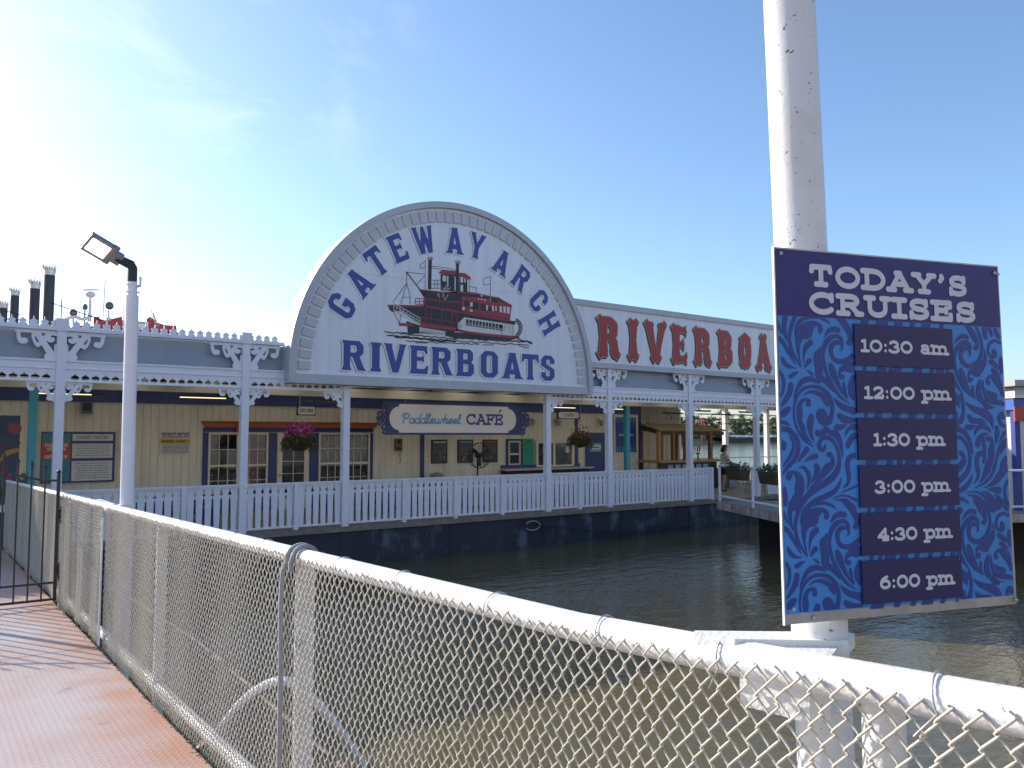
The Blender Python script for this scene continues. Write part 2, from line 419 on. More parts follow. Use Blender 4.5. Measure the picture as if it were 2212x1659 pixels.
# char: (width, strokes, slab strokes)
SK = {
 'A': (.84, [[(.04, 0), (.42, 1), (.80, 0)], [(.20, .34), (.64, .34)]], [[(-.10, 0), (.20, 0)], [(.64, 0), (.94, 0)], [(.26, 1), (.44, 1)]]),
 'B': (.70, [[(.08, 0), (.08, 1), (.38, 1)] + arc(.38, .77, .26, .23, 90, -90) + [(.08, .54)], [(.38, .54)] + arc(.40, .27, .28, .27, 90, -90) + [(.08, 0)]], [[(-.08, 0), (.2, 0)], [(-.08, 1), (.2, 1)]]),
 'C': (.82, [arc(.43, .5, .42, .5, 42, 318, 22)], [[(.76, 1), (.76, .70)]]),
 'D': (.84, [[(.10, 0), (.10, 1), (.36, 1)] + arc(.36, .5, .44, .5, 90, -90, 16) + [(.10, 0)]], [[(-.08, 0), (.1, 0)], [(-.08, 1), (.1, 1)]]),
 'E': (.74, [[(.68, 1), (.12, 1), (.12, 0), (.70, 0)], [(.12, .52), (.52, .52)]], [[(-.06, 0), (.1, 0)], [(-.06, 1), (.1, 1)], [(.68, 1), (.68, .74)], [(.70, 0), (.70, .26)], [(.52, .40), (.52, .64)]]),
 'F': (.68, [[(.66, 1), (.12, 1), (.12, 0)], [(.12, .52), (.50, .52)]], [[(-.06, 0), (.32, 0)], [(-.06, 1), (.1, 1)], [(.66, 1), (.66, .74)], [(.5, .40), (.5, .64)]]),
 'G': (.84, [arc(.44, .5, .42, .5, 45, 350, 22) + [(.84, .44), (.52, .44)]], [[(.78, 1), (.78, .70)]]),
 'H': (.80, [[(.08, 0), (.08, 1)], [(.72, 0), (.72, 1)], [(.08, .5), (.72, .5)]], [[(-.06, 0), (.22, 0)], [(-.06, 1), (.22, 1)], [(.58, 0), (.86, 0)], [(.58, 1), (.86, 1)]]),
 'I': (.40, [[(.20, 0), (.20, 1)]], [[(-.04, 0), (.44, 0)], [(-.04, 1), (.44, 1)]]),
 'K': (.74, [[(.08, 0), (.08, 1)], [(.68, 1), (.10, .42)], [(.28, .58), (.70, 0)]], [[(-.06, 0), (.22, 0)], [(-.06, 1), (.22, 1)], [(.56, 0), (.80, 0)], [(.56, 1), (.78, 1)]]),
 'L': (.64, [[(.10, 1), (.10, 0), (.60, 0)]], [[(-.06, 1), (.28, 1)], [(.60, 0), (.60, .26)]]),
 'M': (.96, [[(.08, 0), (.10, 1), (.48, .2), (.86, 1), (.88, 0)]], []),
 'N': (.80, [[(.08, 0), (.08, 1), (.72, 0), (.72, 1)]], []),
 'O': (.90, [arc(.45, .5, .42, .5, 0, 360, 28)], []),
 'P': (.68, [[(.10, 0), (.10, 1), (.36, 1)] + arc(.36, .74, .28, .26, 90, -90) + [(.10, .48)]], [[(-.06, 0), (.30, 0)], [(-.06, 1), (.1, 1)]]),
 'R': (.80, [[(.12, 0), (.12, 1), (.40, 1)] + arc(.40, .75, .27, .25, 90, -90) + [(.12, .50)], [(.40, .50), (.70, 0)]], [[(-.06, 0), (.32, 0)], [(-.06, 1), (.1, 1)], [(.64, 0), (.84, 0)]]),
 'S': (.72, [arc(.36, .755, .29, .245, 28, 270, 14) + arc(.36, .255, .32, .255, 90, -152, 14)], [[(.64, 1), (.64, .74)], [(.05, 0), (.05, .28)]]),
 'T': (.80, [[(.04, 1), (.76, 1)], [(.40, 0), (.40, 1)]], [[(.04, 1), (.02, .76)], [(.76, 1), (.78, .76)], [(.20, 0), (.60, 0)]]),
 'U': (.84, [[(.12, 1), (.12, .38)] + arc(.42, .36, .30, .36, 180, 360) + [(.72, 1)]], [[(-.04, 1), (.28, 1)], [(.58, 1), (.88, 1)]]),
 'V': (.76, [[(.04, 1), (.38, 0), (.72, 1)]], [[(-.08, 1), (.18, 1)], [(.58, 1), (.84, 1)]]),
 'W': (1.06, [[(.04, 1), (.28, 0), (.53, .85), (.78, 0), (1.02, 1)]], []),
 'Y': (.80, [[(.06, 1), (.40, .45), (.74, 1)], [(.40, .45), (.40, 0)]], [[(-.08, 1), (.20, 1)], [(.60, 1), (.88, 1)], [(.20, 0), (.60, 0)]]),
 "'": (.26, [[(.14, 1.02), (.17, .92), (.08, .74)]], []),
 '0': (.72, [arc(.36, .42, .31, .42, 0, 360, 24)], []),
 '1': (.42, [[(.04, .78), (.20, .86), (.20, 0)]], [[(.0, 0), (.42, 0)]]),
 '2': (.64, [arc(.32, .60, .25, .24, 160, -30, 12) + [(.08, .02), (.58, .02)]], [[(.58, .02), (.60, .18)]]),
 '3': (.64, [arc(.30, .62, .24, .22, 155, -75, 10) + arc(.30, .20, .29, .22, 75, -160, 12)], []),
 '4': (.70, [[(.50, 0), (.50, .86), (.04, .24), (.66, .24)]], [[(.34, 0), (.66, 0)]]),
 '5': (.64, [[(.54, .86), (.12, .86), (.10, .50)] + arc(.31, .28, .26, .26, 120, -150, 12)], []),
 '6': (.68, [arc(.35, .28, .28, .28, 0, 360, 18), arc(.62, .30, .56, .58, 105, 182, 8)], []),
 ':': (.26, [[(.13, .06), (.13, .07)], [(.13, .52), (.13, .53)]], []),
 ' ': (.34, [], []),
 '!': (.26, [[(.15, 1), (.12, .3)], [(.11, .02), (.11, .03)]], []),
 'a': (.64, [[(.10, .56)] + arc(.28, .46, .20, .18, 130, 0, 8) + [(.48, 0), (.62, 0)], arc(.27, .17, .20, .17, 40, 330, 14)], []),
 'd': (.68, [arc(.28, .31, .24, .31, 0, 360, 18), [(.54, 1), (.54, 0)]], []),
 'm': (1.06, [[(.10, 0), (.10, .64)], [(.10, .44)] + arc(.29, .42, .19, .20, 160, 0, 8) + [(.48, 0)], [(.48, .44)] + arc(.69, .42, .20, .20, 160, 0, 8) + [(.90, 0)]], [[(-.06, 0), (.26, 0)], [(-.04, .64), (.1, .64)], [(.36, 0), (.62, 0)], [(.78, 0), (1.06, 0)]]),
 'p': (.72, [[(.12, -.30), (.12, .62)], arc(.38, .31, .26, .31, 0, 360, 20)], [[(-.04, -.30), (.28, -.30)], [(-.04, .62), (.12, .62)]]),
}
SCRIPT = {   # slanted brush script: strokes only
 'P': (.78, [[(.20, 0), (.26, .95)], [(-.02, .70), (.06, .95), (.38, 1.02), (.66, .90), (.66, .62), (.40, .48), (.26, .50)]]),
 'a': (.60, [arc(.26, .26, .22, .26, 0, 360, 16), [(.48, .50), (.46, .10), (.54, 0), (.64, .06)]]),
 'd': (.60, [arc(.26, .26, .22, .26, 0, 360, 16), [(.52, 1.0), (.46, .10), (.54, 0), (.64, .06)]]),
 'l': (.38, [[(-.02, .06), (.18, .40), (.28, .90), (.18, 1.02), (.10, .85), (.12, .15), (.22, 0), (.38, .08)]]),
 'e': (.50, [[(-.04, .10), (.30, .26), (.40, .42), (.26, .52), (.08, .36), (.08, .12), (.22, 0), (.46, .10)]]),
 'w': (.86, [[(.04, .50), (.08, .10), (.20, 0), (.38, .12), (.42, .50), (.42, .12), (.54, 0), (.72, .12), (.78, .46), (.90, .42)]]),
 'h': (.64, [[(.14, 0), (.22, .95)], [(.14, .20), (.32, .50), (.46, .46), (.44, .10), (.52, 0), (.66, .08)]]),
}

def write(M, txt, f, h, rad=.1, slab=False, track=.12, font=None, slant=0.0, sx=1.0, res=None, t=0.0, center=None, grow=0.0):
    """letters as flat shapes; f(u,v,d) maps metres along/up the line; returns width"""
    fnt = font or SK
    W = sum(fnt.get(c, SK.get(c, SK[' ']))[0] * sx + track for c in txt) - track
    u = -W * h / 2 if center else 0.0
    res = res or h * .035
    for c in txt:
        g = fnt.get(c) or SK.get(c, SK[' '])
        segs = []
        for st in g[1] + ((g[2] if slab else []) if len(g) > 2 else []):
            p = smooth_pts(st, 4) if font is SCRIPT else st
            segs += chain([((x + slant * y) * sx * h, y * h) for x, y in p], rad * h + grow)
        if segs:
            q = [s[0] for s in segs] + [s[3] for s in segs]; w = [s[1] for s in segs] + [s[4] for s in segs]
            pd = rad * h + grow + res * 2
            sh = fill(lambda X, Y: seg_sdf(X, Y, segs), min(q) - pd, max(q) + pd, min(w) - pd, max(w) + pd, res)
            u0 = u
            M.shape(sh, lambda a, b, d: f(a + u0, b, d), t)
        u += (g[0] * sx + track) * h
    return W * h

# chiselled display capitals: lists of (+1/-1, polygon)
_oct = [(.17, 0), (.51, 0), (.68, .17), (.68, .83), (.51, 1), (.17, 1), (0, .83), (0, .17)]
_hole = [(.28, .17), (.40, .17), (.45, .23), (.45, .77), (.40, .83), (.28, .83), (.23, .77), (.23, .23)]
def _stem(x0, x1, e=.05): return [(x0 - e, 0), (x0 - e + .01, .06), (x0, .14), (x0, .86), (x0 - e + .01, .94), (x0 - e, 1), (x1 + e, 1), (x1 + e - .01, .94), (x1, .86), (x1, .14), (x1 + e - .01, .06), (x1 + e, 0)]
CH = {
 'G': (.68, [(1, _oct), (-1, _hole), (-1, [(.40, .46), (.80, .46), (.80, .68), (.45, .68)]), (1, [(.36, .34), (.70, .34), (.70, .52), (.36, .52)])]),
 'C': (.66, [(1, _oct), (-1, _hole), (-1, [(.42, .38), (.8, .38), (.8, .64), (.42, .64)]), (1, [(.46, .60), (.70, .60), (.70, .68), (.46, .72)])]),
 'O': (.68, [(1, _oct), (-1, _hole)]),
 'S': (.62, [(1, [(.15, 0), (.47, 0), (.62, .16), (.62, .46), (.24, .66), (.24, .80), (.29, .84), (.36, .84), (.40, .80), (.40, .68), (.62, .68), (.62, .84), (.47, 1), (.15, 1), (0, .84), (0, .58), (.39, .38), (.39, .21), (.34, .17), (.27, .17), (.22, .21), (.22, .33), (0, .33), (0, .16)])]),
 'A': (.78, [(1, [(.02, 0), (.26, .92), (.22, 1), (.54, 1), (.52, .92), (.76, 0), (.52, 0), (.48, .17), (.29, .17), (.26, 0)]), (-1, [(.33, .36), (.44, .36), (.385, .68)]), (1, [(-.06, 0), (.32, 0), (.30, .07), (-.02, .07)]), (1, [(.46, 0), (.84, 0), (.80, .07), (.48, .07)])]),
 'T': (.72, [(1, [(0, 1), (.72, 1), (.74, .68), (.66, .70), (.62, .80), (.10, .80), (.06, .70), (-.02, .68)]), (1, _stem(.25, .47))]),
 'E': (.64, [(1, [(-.05, 0), (-.04, .06), (0, .14), (0, .86), (-.04, .94), (-.05, 1), (.60, 1), (.62, .72), (.55, .72), (.48, .82), (.22, .82), (.22, .60), (.40, .60), (.44, .66), (.48, .66), (.48, .42), (.44, .42), (.40, .46), (.22, .46), (.22, .18), (.50, .18), (.58, .30), (.65, .30), (.62, 0)])]),
 'W': (1.02, [(1, [(-.04, 1), (.02, .93), (.22, 0), (.44, 0), (.52, .42), (.60, 0), (.82, 0), (1.0, .93), (1.06, 1), (.78, 1), (.80, .92), (.72, .44), (.60, 1), (.46, 1), (.32, .44), (.24, .92), (.28, 1)])]),
 'Y': (.76, [(1, [(-.04, 1), (.02, .93), (.27, .44), (.27, .12), (.23, .06), (.22, 0), (.54, 0), (.53, .06), (.49, .12), (.49, .44), (.74, .93), (.80, 1), (.50, 1), (.52, .94), (.38, .62), (.24, .94), (.27, 1)])]),
 'R': (.72, [(1, _stem(.0, .22)), (1, [(.1, 1), (.52, 1), (.66, .86), (.66, .60), (.56, .48), (.10, .44)]), (-1, [(.23, .60), (.38, .60), (.43, .65), (.43, .79), (.38, .84), (.23, .84)]), (1, [(.28, .48), (.52, .50), (.68, .10), (.76, 0), (.48, 0)]), (-1, [(.23, .04), (.43, .04), (.30, .40), (.23, .40)]) , (1, [(-.05, 0), (.27, 0), (.24, .08), (-.02, .08)])]),
 'H': (.74, [(1, _stem(.0, .22)), (1, _stem(.52, .74)), (1, [(.1, .40), (.62, .40), (.62, .58), (.1, .58)])]),
 'I': (.22, [(1, _stem(.0, .22))]),
 'V': (.76, [(1, [(-.04, 1), (.02, .93), (.28, 0), (.50, 0), (.74, .93), (.80, 1), (.50, 1), (.53, .92), (.40, .36), (.26, .92), (.29, 1)])]),
 'B': (.68, [(1, _stem(.0, .22)), (1, [(.1, 1), (.50, 1), (.62, .88), (.62, .62), (.55, .53), (.66, .43), (.66, .13), (.53, 0), (.1, 0)]), (-1, [(.23, .62), (.36, .62), (.40, .66), (.40, .80), (.36, .84), (.23, .84)]), (-1, [(.23, .16), (.38, .16), (.43, .21), (.43, .40), (.38, .45), (.23, .45)])]),
}

def ch_sdf(ch, X, Y, sx=1.0):
    d = np.full(X.shape, 1e9)
    for s, p in CH[ch][1]:
        q = poly_sdf(X, Y, [(x * sx, y) for x, y in p])
        d = np.minimum(d, q) if s > 0 else np.maximum(d, -q)
    return d

# fancy red wood-type capitals: heavy waisted strokes with lobed ends and side spikes
def _tst(x, y0, y1, w=.17, m=.125): return [(x, y0 + w, w, x, (y0 + y1) / 2, m), (x, (y0 + y1) / 2, m, x, y1 - w, w),
                                          (x - w * .62, y0 + .07, .07, x - w * .3, y0 + .2, .08), (x + w * .62, y0 + .07, .07, x + w * .3, y0 + .2, .08),
                                          (x - w * .62, y1 - .07, .07, x - w * .3, y1 - .2, .08), (x + w * .62, y1 - .07, .07, x + w * .3, y1 - .2, .08)]
def _spk(x, y, s, w=.17): return [(x + s * w * .7, y - .05, .06, x + s * (w + .09), y + .045, .006), (x + s * w * .7, y + .09, .05, x + s * (w + .09), y + .045, .006)]
def _rb(lst): return [(a[0], a[1], r, b[0], b[1], r) for a, b, r in lst]
TUSC = {
 'R': (.84, _tst(.19, 0, 1) + _spk(.19, .06, -1) + _spk(.19, .90, -1) + chain([(.25, .90, .10), (.46, .89, .11), (.60, .78, .14), (.60, .62, .13), (.48, .51, .10), (.25, .49, .08)]) + chain([(.46, .50, .09), (.60, .38, .13), (.62, .18, .15), (.66, .12, .13)]) + _spk(.62, .06, 1, .15) + [(.60, .08, .08, .7, .10, .09)]),
 'I': (.40, _tst(.20, 0, 1) + _spk(.20, .06, -1) + _spk(.20, .90, -1) + _spk(.20, .06, 1) + _spk(.20, .90, 1)),
 'V': (.84, chain([(.16, .86, .15), (.28, .45, .12), (.42, .13, .13)]) + chain([(.70, .88, .13), (.58, .45, .09), (.46, .13, .13)]) + [(.30, .1, .09, .54, .1, .09), (.42, .07, .07, .44, .07, .07), (.05, .93, .07, .27, .93, .07), (.60, .94, .06, .80, .94, .06)] + _spk(.16, .92, -1, .15) + _spk(.70, .92, 1, .13) + _spk(.44, .06, 1, .15) + _spk(.44, .06, -1, .15)),
 'E': (.72, _tst(.19, 0, 1) + _spk(.19, .06, -1) + _spk(.19, .90, -1) + chain([(.2, .90, .09), (.50, .88, .08), (.60, .84, .07), (.64, .72, .012)]) + chain([(.2, .10, .09), (.50, .12, .09), (.62, .18, .07), (.66, .30, .012)]) + chain([(.2, .50, .08), (.42, .50, .08), (.50, .50, .06)]) + [(.49, .56, .05, .53, .66, .012), (.49, .44, .05, .53, .34, .012), (.58, .92, .06, .64, 1.0, .012), (.60, .06, .06, .66, -.02, .012)]),
 'B': (.78, _tst(.19, 0, 1) + _spk(.19, .06, -1) + _spk(.19, .90, -1) + chain([(.25, .90, .10), (.46, .89, .11), (.58, .78, .13), (.57, .64, .12), (.44, .52, .10), (.25, .51, .08)]) + chain([(.44, .50, .10), (.60, .38, .14), (.60, .22, .14), (.46, .11, .11), (.25, .10, .10)])),
 'O': (.74, chain([(.37 + .22 * math.cos(R(a)), .5 + .36 * math.sin(R(a)), .13 + .02 * abs(math.cos(R(a)))) for a in range(0, 361, 15)]) + _spk(.37, .80, -1, .27) + _spk(.37, .80, 1, .27) + _spk(.37, .12, -1, .27) + _spk(.37, .12, 1, .27) + [(.37, .96, .06, .37, .94, .06), (.37, .04, .06, .37, .06, .06)]),
 'A': (.80, chain([(.38, .88, .12), (.28, .5, .10), (.16, .12, .12)]) + chain([(.42, .88, .12), (.52, .5, .13), (.66, .12, .15)]) + [(.25, .30, .06, .58, .30, .06), (.30, .93, .06, .50, .93, .06), (.06, .07, .07, .26, .07, .07), (.54, .07, .07, .78, .07, .07)] + _spk(.16, .05, -1, .14) + _spk(.66, .05, 1, .16) + _spk(.40, .92, -1, .14) + _spk(.40, .92, 1, .14)),
 'T': (.78, _tst(.39, 0, 1, .16) + chain([(.08, .88, .08), (.39, .90, .10), (.70, .88, .08)]) + [(.05, .9, .08, .02, .68, .02), (.73, .9, .08, .76, .68, .02)] + _spk(.39, .06, -1) + _spk(.39, .06, 1)),
 'S': (.70, chain([(.58, .74, .07), (.52, .86, .10), (.34, .89, .11), (.18, .78, .13), (.22, .62, .14), (.42, .48, .15), (.54, .32, .14), (.50, .16, .12), (.32, .11, .11), (.14, .16, .09), (.10, .28, .06)]) + [(.60, .76, .06, .66, .62, .01), (.08, .26, .06, .02, .40, .01)]),
}

# ------------------------------------------------------------------ the setting
wm = mat('river_water', (.105, .085, .036), .03, spec=.5, c2=(.135, .110, .050), scale=.35, amt=.7, detail=3)
nt = wm.node_tree
b_ = nt.nodes['Principled BSDF']; b_.inputs['IOR'].default_value = 1.33
geo = nt.nodes.new('ShaderNodeNewGeometry')
def _nz(sx, sy, detail, rot):
    mp_ = nt.nodes.new('ShaderNodeMapping'); mp_.inputs['Scale'].default_value = (sx, sy, 1); mp_.inputs['Rotation'].default_value = (0, 0, R(rot))
    n = nt.nodes.new('ShaderNodeTexNoise'); n.inputs['Scale'].default_value = 1.0; n.inputs['Detail'].default_value = detail; n.inputs['Roughness'].default_value = .55
    nt.links.new(geo.outputs['Position'], mp_.inputs['Vector']); nt.links.new(mp_.outputs['Vector'], n.inputs['Vector'])
    return n.outputs['Fac']
ad = nt.nodes.new('ShaderNodeMath'); ad.operation = 'MULTIPLY_ADD'; ad.inputs[1].default_value = .35
nt.links.new(_nz(6.5, 9.5, 3, 20), ad.inputs[0]); nt.links.new(_nz(1.3, 2.6, 3, -12), ad.inputs[2])
bp_ = nt.nodes.new('ShaderNodeBump'); bp_.inputs['Strength'].default_value = .40; bp_.inputs['Distance'].default_value = .06
nt.links.new(ad.outputs[0], bp_.inputs['Height']); nt.links.new(bp_.outputs['Normal'], b_.inputs['Normal'])
m = MB(); m.quad((-1500, -60, 0), (2500, -60, 0), (2500, 600, 0), (-1500, 600, 0))
tag(m.build('water', wm), 'brown rippled river water around the landing', 'water', kind='structure')

# far bank and the near levee
BANK = mat('sandy_bank', (.30, .25, .17), .9, c2=(.10, .13, .05), scale=.05, amt=.9)
m = MB()
N = 60
for i in range(N):
    x0, x1 = -400 + i * 30, -400 + (i + 1) * 30
    def bk(x): return 255 + (x - 300) * .15 + 2 * math.sin(x * .05)
    pts = [(-.5, -3), (0.9, 2), (2.2, 7), (3.2, 16), (4, 400)]
    for (za, da), (zb, db) in zip(pts[:-1], pts[1:]):
        m.quad((x0, bk(x0) + da, za), (x1, bk(x1) + da, za), (x1, bk(x1) + db, zb), (x0, bk(x0) + db, zb))
tag(m.build('far_bank', BANK), 'sandy far river bank with low green growth', 'river bank', kind='structure')
LEVEE = mat('cobbled_levee', (.34, .31, .28), .9, c2=(.24, .22, .20), scale=2, amt=.8)
m = MB(); m.quad((-400, -7, -.6), (400, -7, -.6), (400, -38, 6.5), (-400, -38, 6.5))
tag(m.build('levee', LEVEE), 'sloping cobbled levee behind the gangway', 'levee', kind='structure')

fw = MB(); fw.box(-400, 400, -46, -38, -1, 17)  # unseen wall behind the camera, added to bounce sunlight onto the facade
tag(fw.build('bounce_wall', mat('bounce_limestone', (.38, .35, .31), .9, c2=(.28, .26, .23), scale=.5, amt=.8)), 'unseen limestone wall above the levee, added to bounce sunlight onto the facade', 'wall')
# gangway deck: sloping tread plate
def gz(y): return 1.622 - .0236 * y
TREAD = mat('tread_plate_pink', (.45, .312, .285), .45, c2=(.47, .41, .40), scale=1.1, amt=.95, lo=.36, hi=.64, c3=(.20, .15, .13), scale3=2.6, lo3=.63, hi3=.72, spec=.6)
nt = TREAD.node_tree; b_ = nt.nodes['Principled BSDF']
geo = nt.nodes.new('ShaderNodeNewGeometry'); sp = nt.nodes.new('ShaderNodeSeparateXYZ'); nt.links.new(geo.outputs['Position'], sp.inputs[0])
def mth(op, a, b=None, c=None):
    n = nt.nodes.new('ShaderNodeMath'); n.operation = op
    for i, v in enumerate((a, b, c)):
        if v is None: continue
        if isinstance(v, (int, float)): n.inputs[i].default_value = v
        else: nt.links.new(v, n.inputs[i])
    return n.outputs[0]
fx = mth('PINGPONG', mth('MULTIPLY', sp.outputs['X'], 1 / .034), .5); fy = mth('PINGPONG', mth('MULTIPLY', sp.outputs['Y'], 1 / .048), .5)
dist = mth('ADD', mth('POWER', fx, 2), mth('POWER', mth('MULTIPLY', fy, 1.5), 2))
hgt = mth('SUBTRACT', 1.0, mth('MINIMUM', mth('MULTIPLY', dist, 9), 1.0))
bp_ = nt.nodes.new('ShaderNodeBump'); bp_.inputs['Strength'].default_value = .55; bp_.inputs['Distance'].default_value = .003
nt.links.new(hgt, bp_.inputs['Height']); nt.links.new(bp_.outputs['Normal'], b_.inputs['Normal'])
_n = nt.nodes.new('ShaderNodeTexNoise'); _n.inputs['Scale'].default_value = 3.2; _n.inputs['Detail'].default_value = 6
nt.links.new(geo.outputs['Position'], _n.inputs['Vector'])
edge = mth('MULTIPLY', mth('SUBTRACT', mth('ADD', mth('MULTIPLY', sp.outputs['X'], 1.0), mth('MULTIPLY', _n.outputs['Fac'], 1.0)), 1.28), 2.0)
rmx = nt.nodes.new('ShaderNodeMixRGB'); rmx.inputs[2].default_value = (.42, .20, .12, 1)
_src = b_.inputs['Base Color'].links[0].from_socket
nt.links.new(mth('MULTIPLY', mth('MINIMUM', mth('MAXIMUM', edge, 0.0), 1.0), .85), rmx.inputs[0]); nt.links.new(_src, rmx.inputs[1]); nt.links.new(rmx.outputs[0], b_.inputs['Base Color'])
m = MB()
def slab(x0, x1, y0, y1, t):
    vs = [(x, y, gz(y) - dz) for dz in (t, 0) for y in (y0, y1) for x in (x0, x1)]
    m.add(vs, [(0, 2, 3, 1), (4, 5, 7, 6), (0, 1, 5, 4), (2, 6, 7, 3), (0, 4, 6, 2), (1, 3, 7, 5)])
slab(-2.6, 1.20, -10, 7.16, .05); slab(-2.6, 1.20, 7.175, 16.9, .05)
tag(m.build('gangway_deck', TREAD), 'pink worn tread plate deck of the gangway', 'gangway', kind='structure')
# ragged rusty edge where the plate meets the fence
m = MB()
for i in range(520):
    y = -.3 + i * .032 + random.uniform(-.03, .03)
    x = 1.207 - abs(random.gauss(0, .013)); s = random.uniform(.003, .013) * (1.6 if random.random() < .08 else 1)
    k = random.randint(4, 6); a0 = random.uniform(0, 6); z = gz(y) + .0005
    ring = [(x + s * random.uniform(.5, 1.1) * math.cos(a0 + 6.283 * j / k), y + s * random.uniform(.7, 2.2) * math.sin(a0 + 6.283 * j / k), z) for j in range(k)]
    top = (x, y, z + s * random.uniform(.25, .6))
    m.add(ring + [top], [(j, (j + 1) % k, k) for j in range(k)])
DIRT = mat('rusty_debris', (.13, .085, .05), .95, c2=(.25, .20, .14), scale=25, amt=.9)
tag(m.build('rust_flakes', DIRT), 'rust flakes and grit along the edge of the gangway deck', 'grit', kind='stuff')
# steel beams under the gangway
m = MB()
for x in (-2.3, 1.0):
    m.add([(x + a, y, gz(y) - .055 - c) for y in (-9, 16.8) for c in (.32, 0) for a in (-.06, .06)], [(0, 1, 3, 2), (4, 6, 7, 5), (0, 4, 5, 1), (2, 3, 7, 6), (0, 2, 6, 4), (1, 5, 7, 3)])
gb = m.build('gangway_beams', mat('rusty_steel', (.14, .09, .06), .8, c2=(.22, .17, .13), scale=6, amt=.8))
tag(gb, 'rusty steel beams carrying the gangway deck', 'beam', kind='structure')
# ------------------------------------------------------------------ landing barge
barge = thing('landing_barge', 'long floating landing barge with peeling dark blue hull', 'barge', (12, 18, 0))
DZ = .97
m = MB(); m.box(-30, 60, 18.0, 33, -1, .88)
for x in np.arange(-29, 60, 3.1): m.box(x, x + .035, 17.985, 18.02, -.3, .88)
m.build('hull', HULL, barge)
m = MB(); m.box(-30, 60, 17.97, 33, .90, DZ); m.build('deck', DECK, barge)
m = MB(); m.box(-30, 60, 17.90, 17.96, .84, .965); m.build('rub_strip', RUB, barge)
m = MB()
m.tube([(14.0 + .26 * math.cos(R(a)), 17.96, .60 + .13 * math.sin(R(a))) for a in range(-150, 151, 20)], .024, 7)
m.build('mooring_ring', ALU, barge)
cab = MB()
cab.tube([(14.2 + t * 9, 17.93 - .25 * math.sin(t * 3.1), .60 - .45 * math.sin(t * 3.1) + .1 * t) for t in np.linspace(0, 1, 24)], .018, 6)
tag(cab.build('mooring_cable', DKMETAL), 'dark slack mooring cable drooping along the barge hull', 'cable')

# ------------------------------------------------------------------ cafe building on the barge
WY = 23.0
bld = thing('cafe_building', 'long cream building with vertical siding and navy trim on the barge', 'building', (12, WY, DZ))
m = MB(); x = -9.0
m.box(-9, 23.36, WY + .03, 28.0, DZ, 4.6)
while x < 23.3:
    m.box(x, min(x + .192, 23.36), WY, WY + .028, 1.40, 4.55); x += .2
m.build('wall', CREAM, bld)
m = MB(); m.box(-9, 23.40, WY - .05, WY + .02, 3.99, 4.42); m.build('fascia', NAVY, bld)
m = MB(); m.box(-9, 23.40, WY - .03, WY - .004, 3.965, 3.988); m.build('fascia_strip', CREAMT, bld)
m = MB(); m.box(-9, 23.38, WY - .03, WY + .02, DZ + .002, 1.39); m.build('wainscot', NAVY, bld)
for q in ((23.37, 23.47, WY - .06, WY + .1, DZ + .002, 4.5), (13.27, 13.39, WY - .06, WY - .002, 1.40, 3.985), (19.98, 20.09, WY - .06, WY - .002, 2.10, 3.985)):
    m = MB(); m.box(*q); m.build('trim_board', NAVY, bld)
# shop front: navy surround, orange cornice, two twin windows and a glazed door
m = MB()
for a, b in ((6.35, 6.48), (8.20, 8.43), (9.44, 9.72), (11.43, 11.54)): m.box(a, b, WY - .045, WY - .002, 1.40, 3.22)
m.box(6.35, 11.54, WY - .045, WY - .002, 3.24, 3.36)
m.build('shop_front_surround', NAVY, bld)
m = MB()
m.prism([(6.30, 3.50), (6.42, 3.365), (11.52, 3.365), (11.66, 3.50)], lambda u, v, d: (u, WY - .14 + d, v), .135)
m.box(6.30, 11.66, WY - .17, WY - .004, 3.503, 3.54); m.box(7.22, 7.33, WY - .19, WY - .141, 3.24, 3.545)
m.build('orange_cornice', ORANGE, bld)

def window(x0, x1, z0, z1, cols, rows_u, rows_l, meet, name='window', fr=.055, glass=GLASS, glass_l=GLASS2):
    y = WY
    m = MB()
    for a, b, c, d in ((x0, x0 + fr, z0, z1), (x1 - fr, x1, z0, z1), (x0 + fr, x1 - fr, z0, z0 + fr), (x0 + fr, x1 - fr, z1 - fr, z1)):
        m.box(a, b, y - .07, y - .003, c, d)
    f = m.build(name, CREAMT, bld)
    m = MB()
    if meet: m.box(x0 + fr, x1 - fr, y - .058, y - .008, meet - .03, meet + .03)
    for zz0, zz1, rr in ((z0 + fr, (meet or z1) - .03, rows_l), ((meet or z0) + .03, z1 - fr, rows_u)):
        if not rr: continue
        for i in range(1, cols):
            xx = x0 + fr + (x1 - x0 - 2 * fr) * i / cols
            m.box(xx - .009, xx + .009, y - .046, y - .012, zz0, zz1)
        for j in range(1, rr):
            zz = zz0 + (zz1 - zz0) * j / rr
            m.box(x0 + fr, x1 - fr, y - .042, y - .014, zz - .009, zz + .009)
    m.build('sash', CREAMT, f)
    if meet:  # flat dark panels stand in for the dim room behind the panes
        m = MB(); m.box(x0 + fr, x1 - fr, y - .008, y - .0035, z0 + fr, meet - .03); m.build('dim_room_panel', glass_l, f)
        m = MB(); m.box(x0 + fr, x1 - fr, y - .008, y - .0035, meet + .03, z1 - fr); m.build('dim_room_panel', glass, f)
        for k, (a, b) in enumerate(((z0 + fr, meet - .03), (meet + .03, z1 - fr))):
            t = random.uniform(-.004, .004)
            m = MB(); m.quad((x0 + fr, y - .028 + t, a), (x1 - fr, y - .028 - t, a), (x1 - fr, y - .024 - t, b), (x0 + fr, y - .024 + t, b)); m.build('pane', PANEG, f)
    else:
        m = MB(); m.box(x0 + fr, x1 - fr, y - .03, y - .004, z0 + fr, z1 - fr); m.build('pane', glass, f)
    return f
WF = [window(a, b, 1.42, 3.22, 3, 2, 2, 2.29) for a, b in ((6.49, 7.33), (7.34, 8.18), (9.73, 10.57), (10.58, 11.42))]
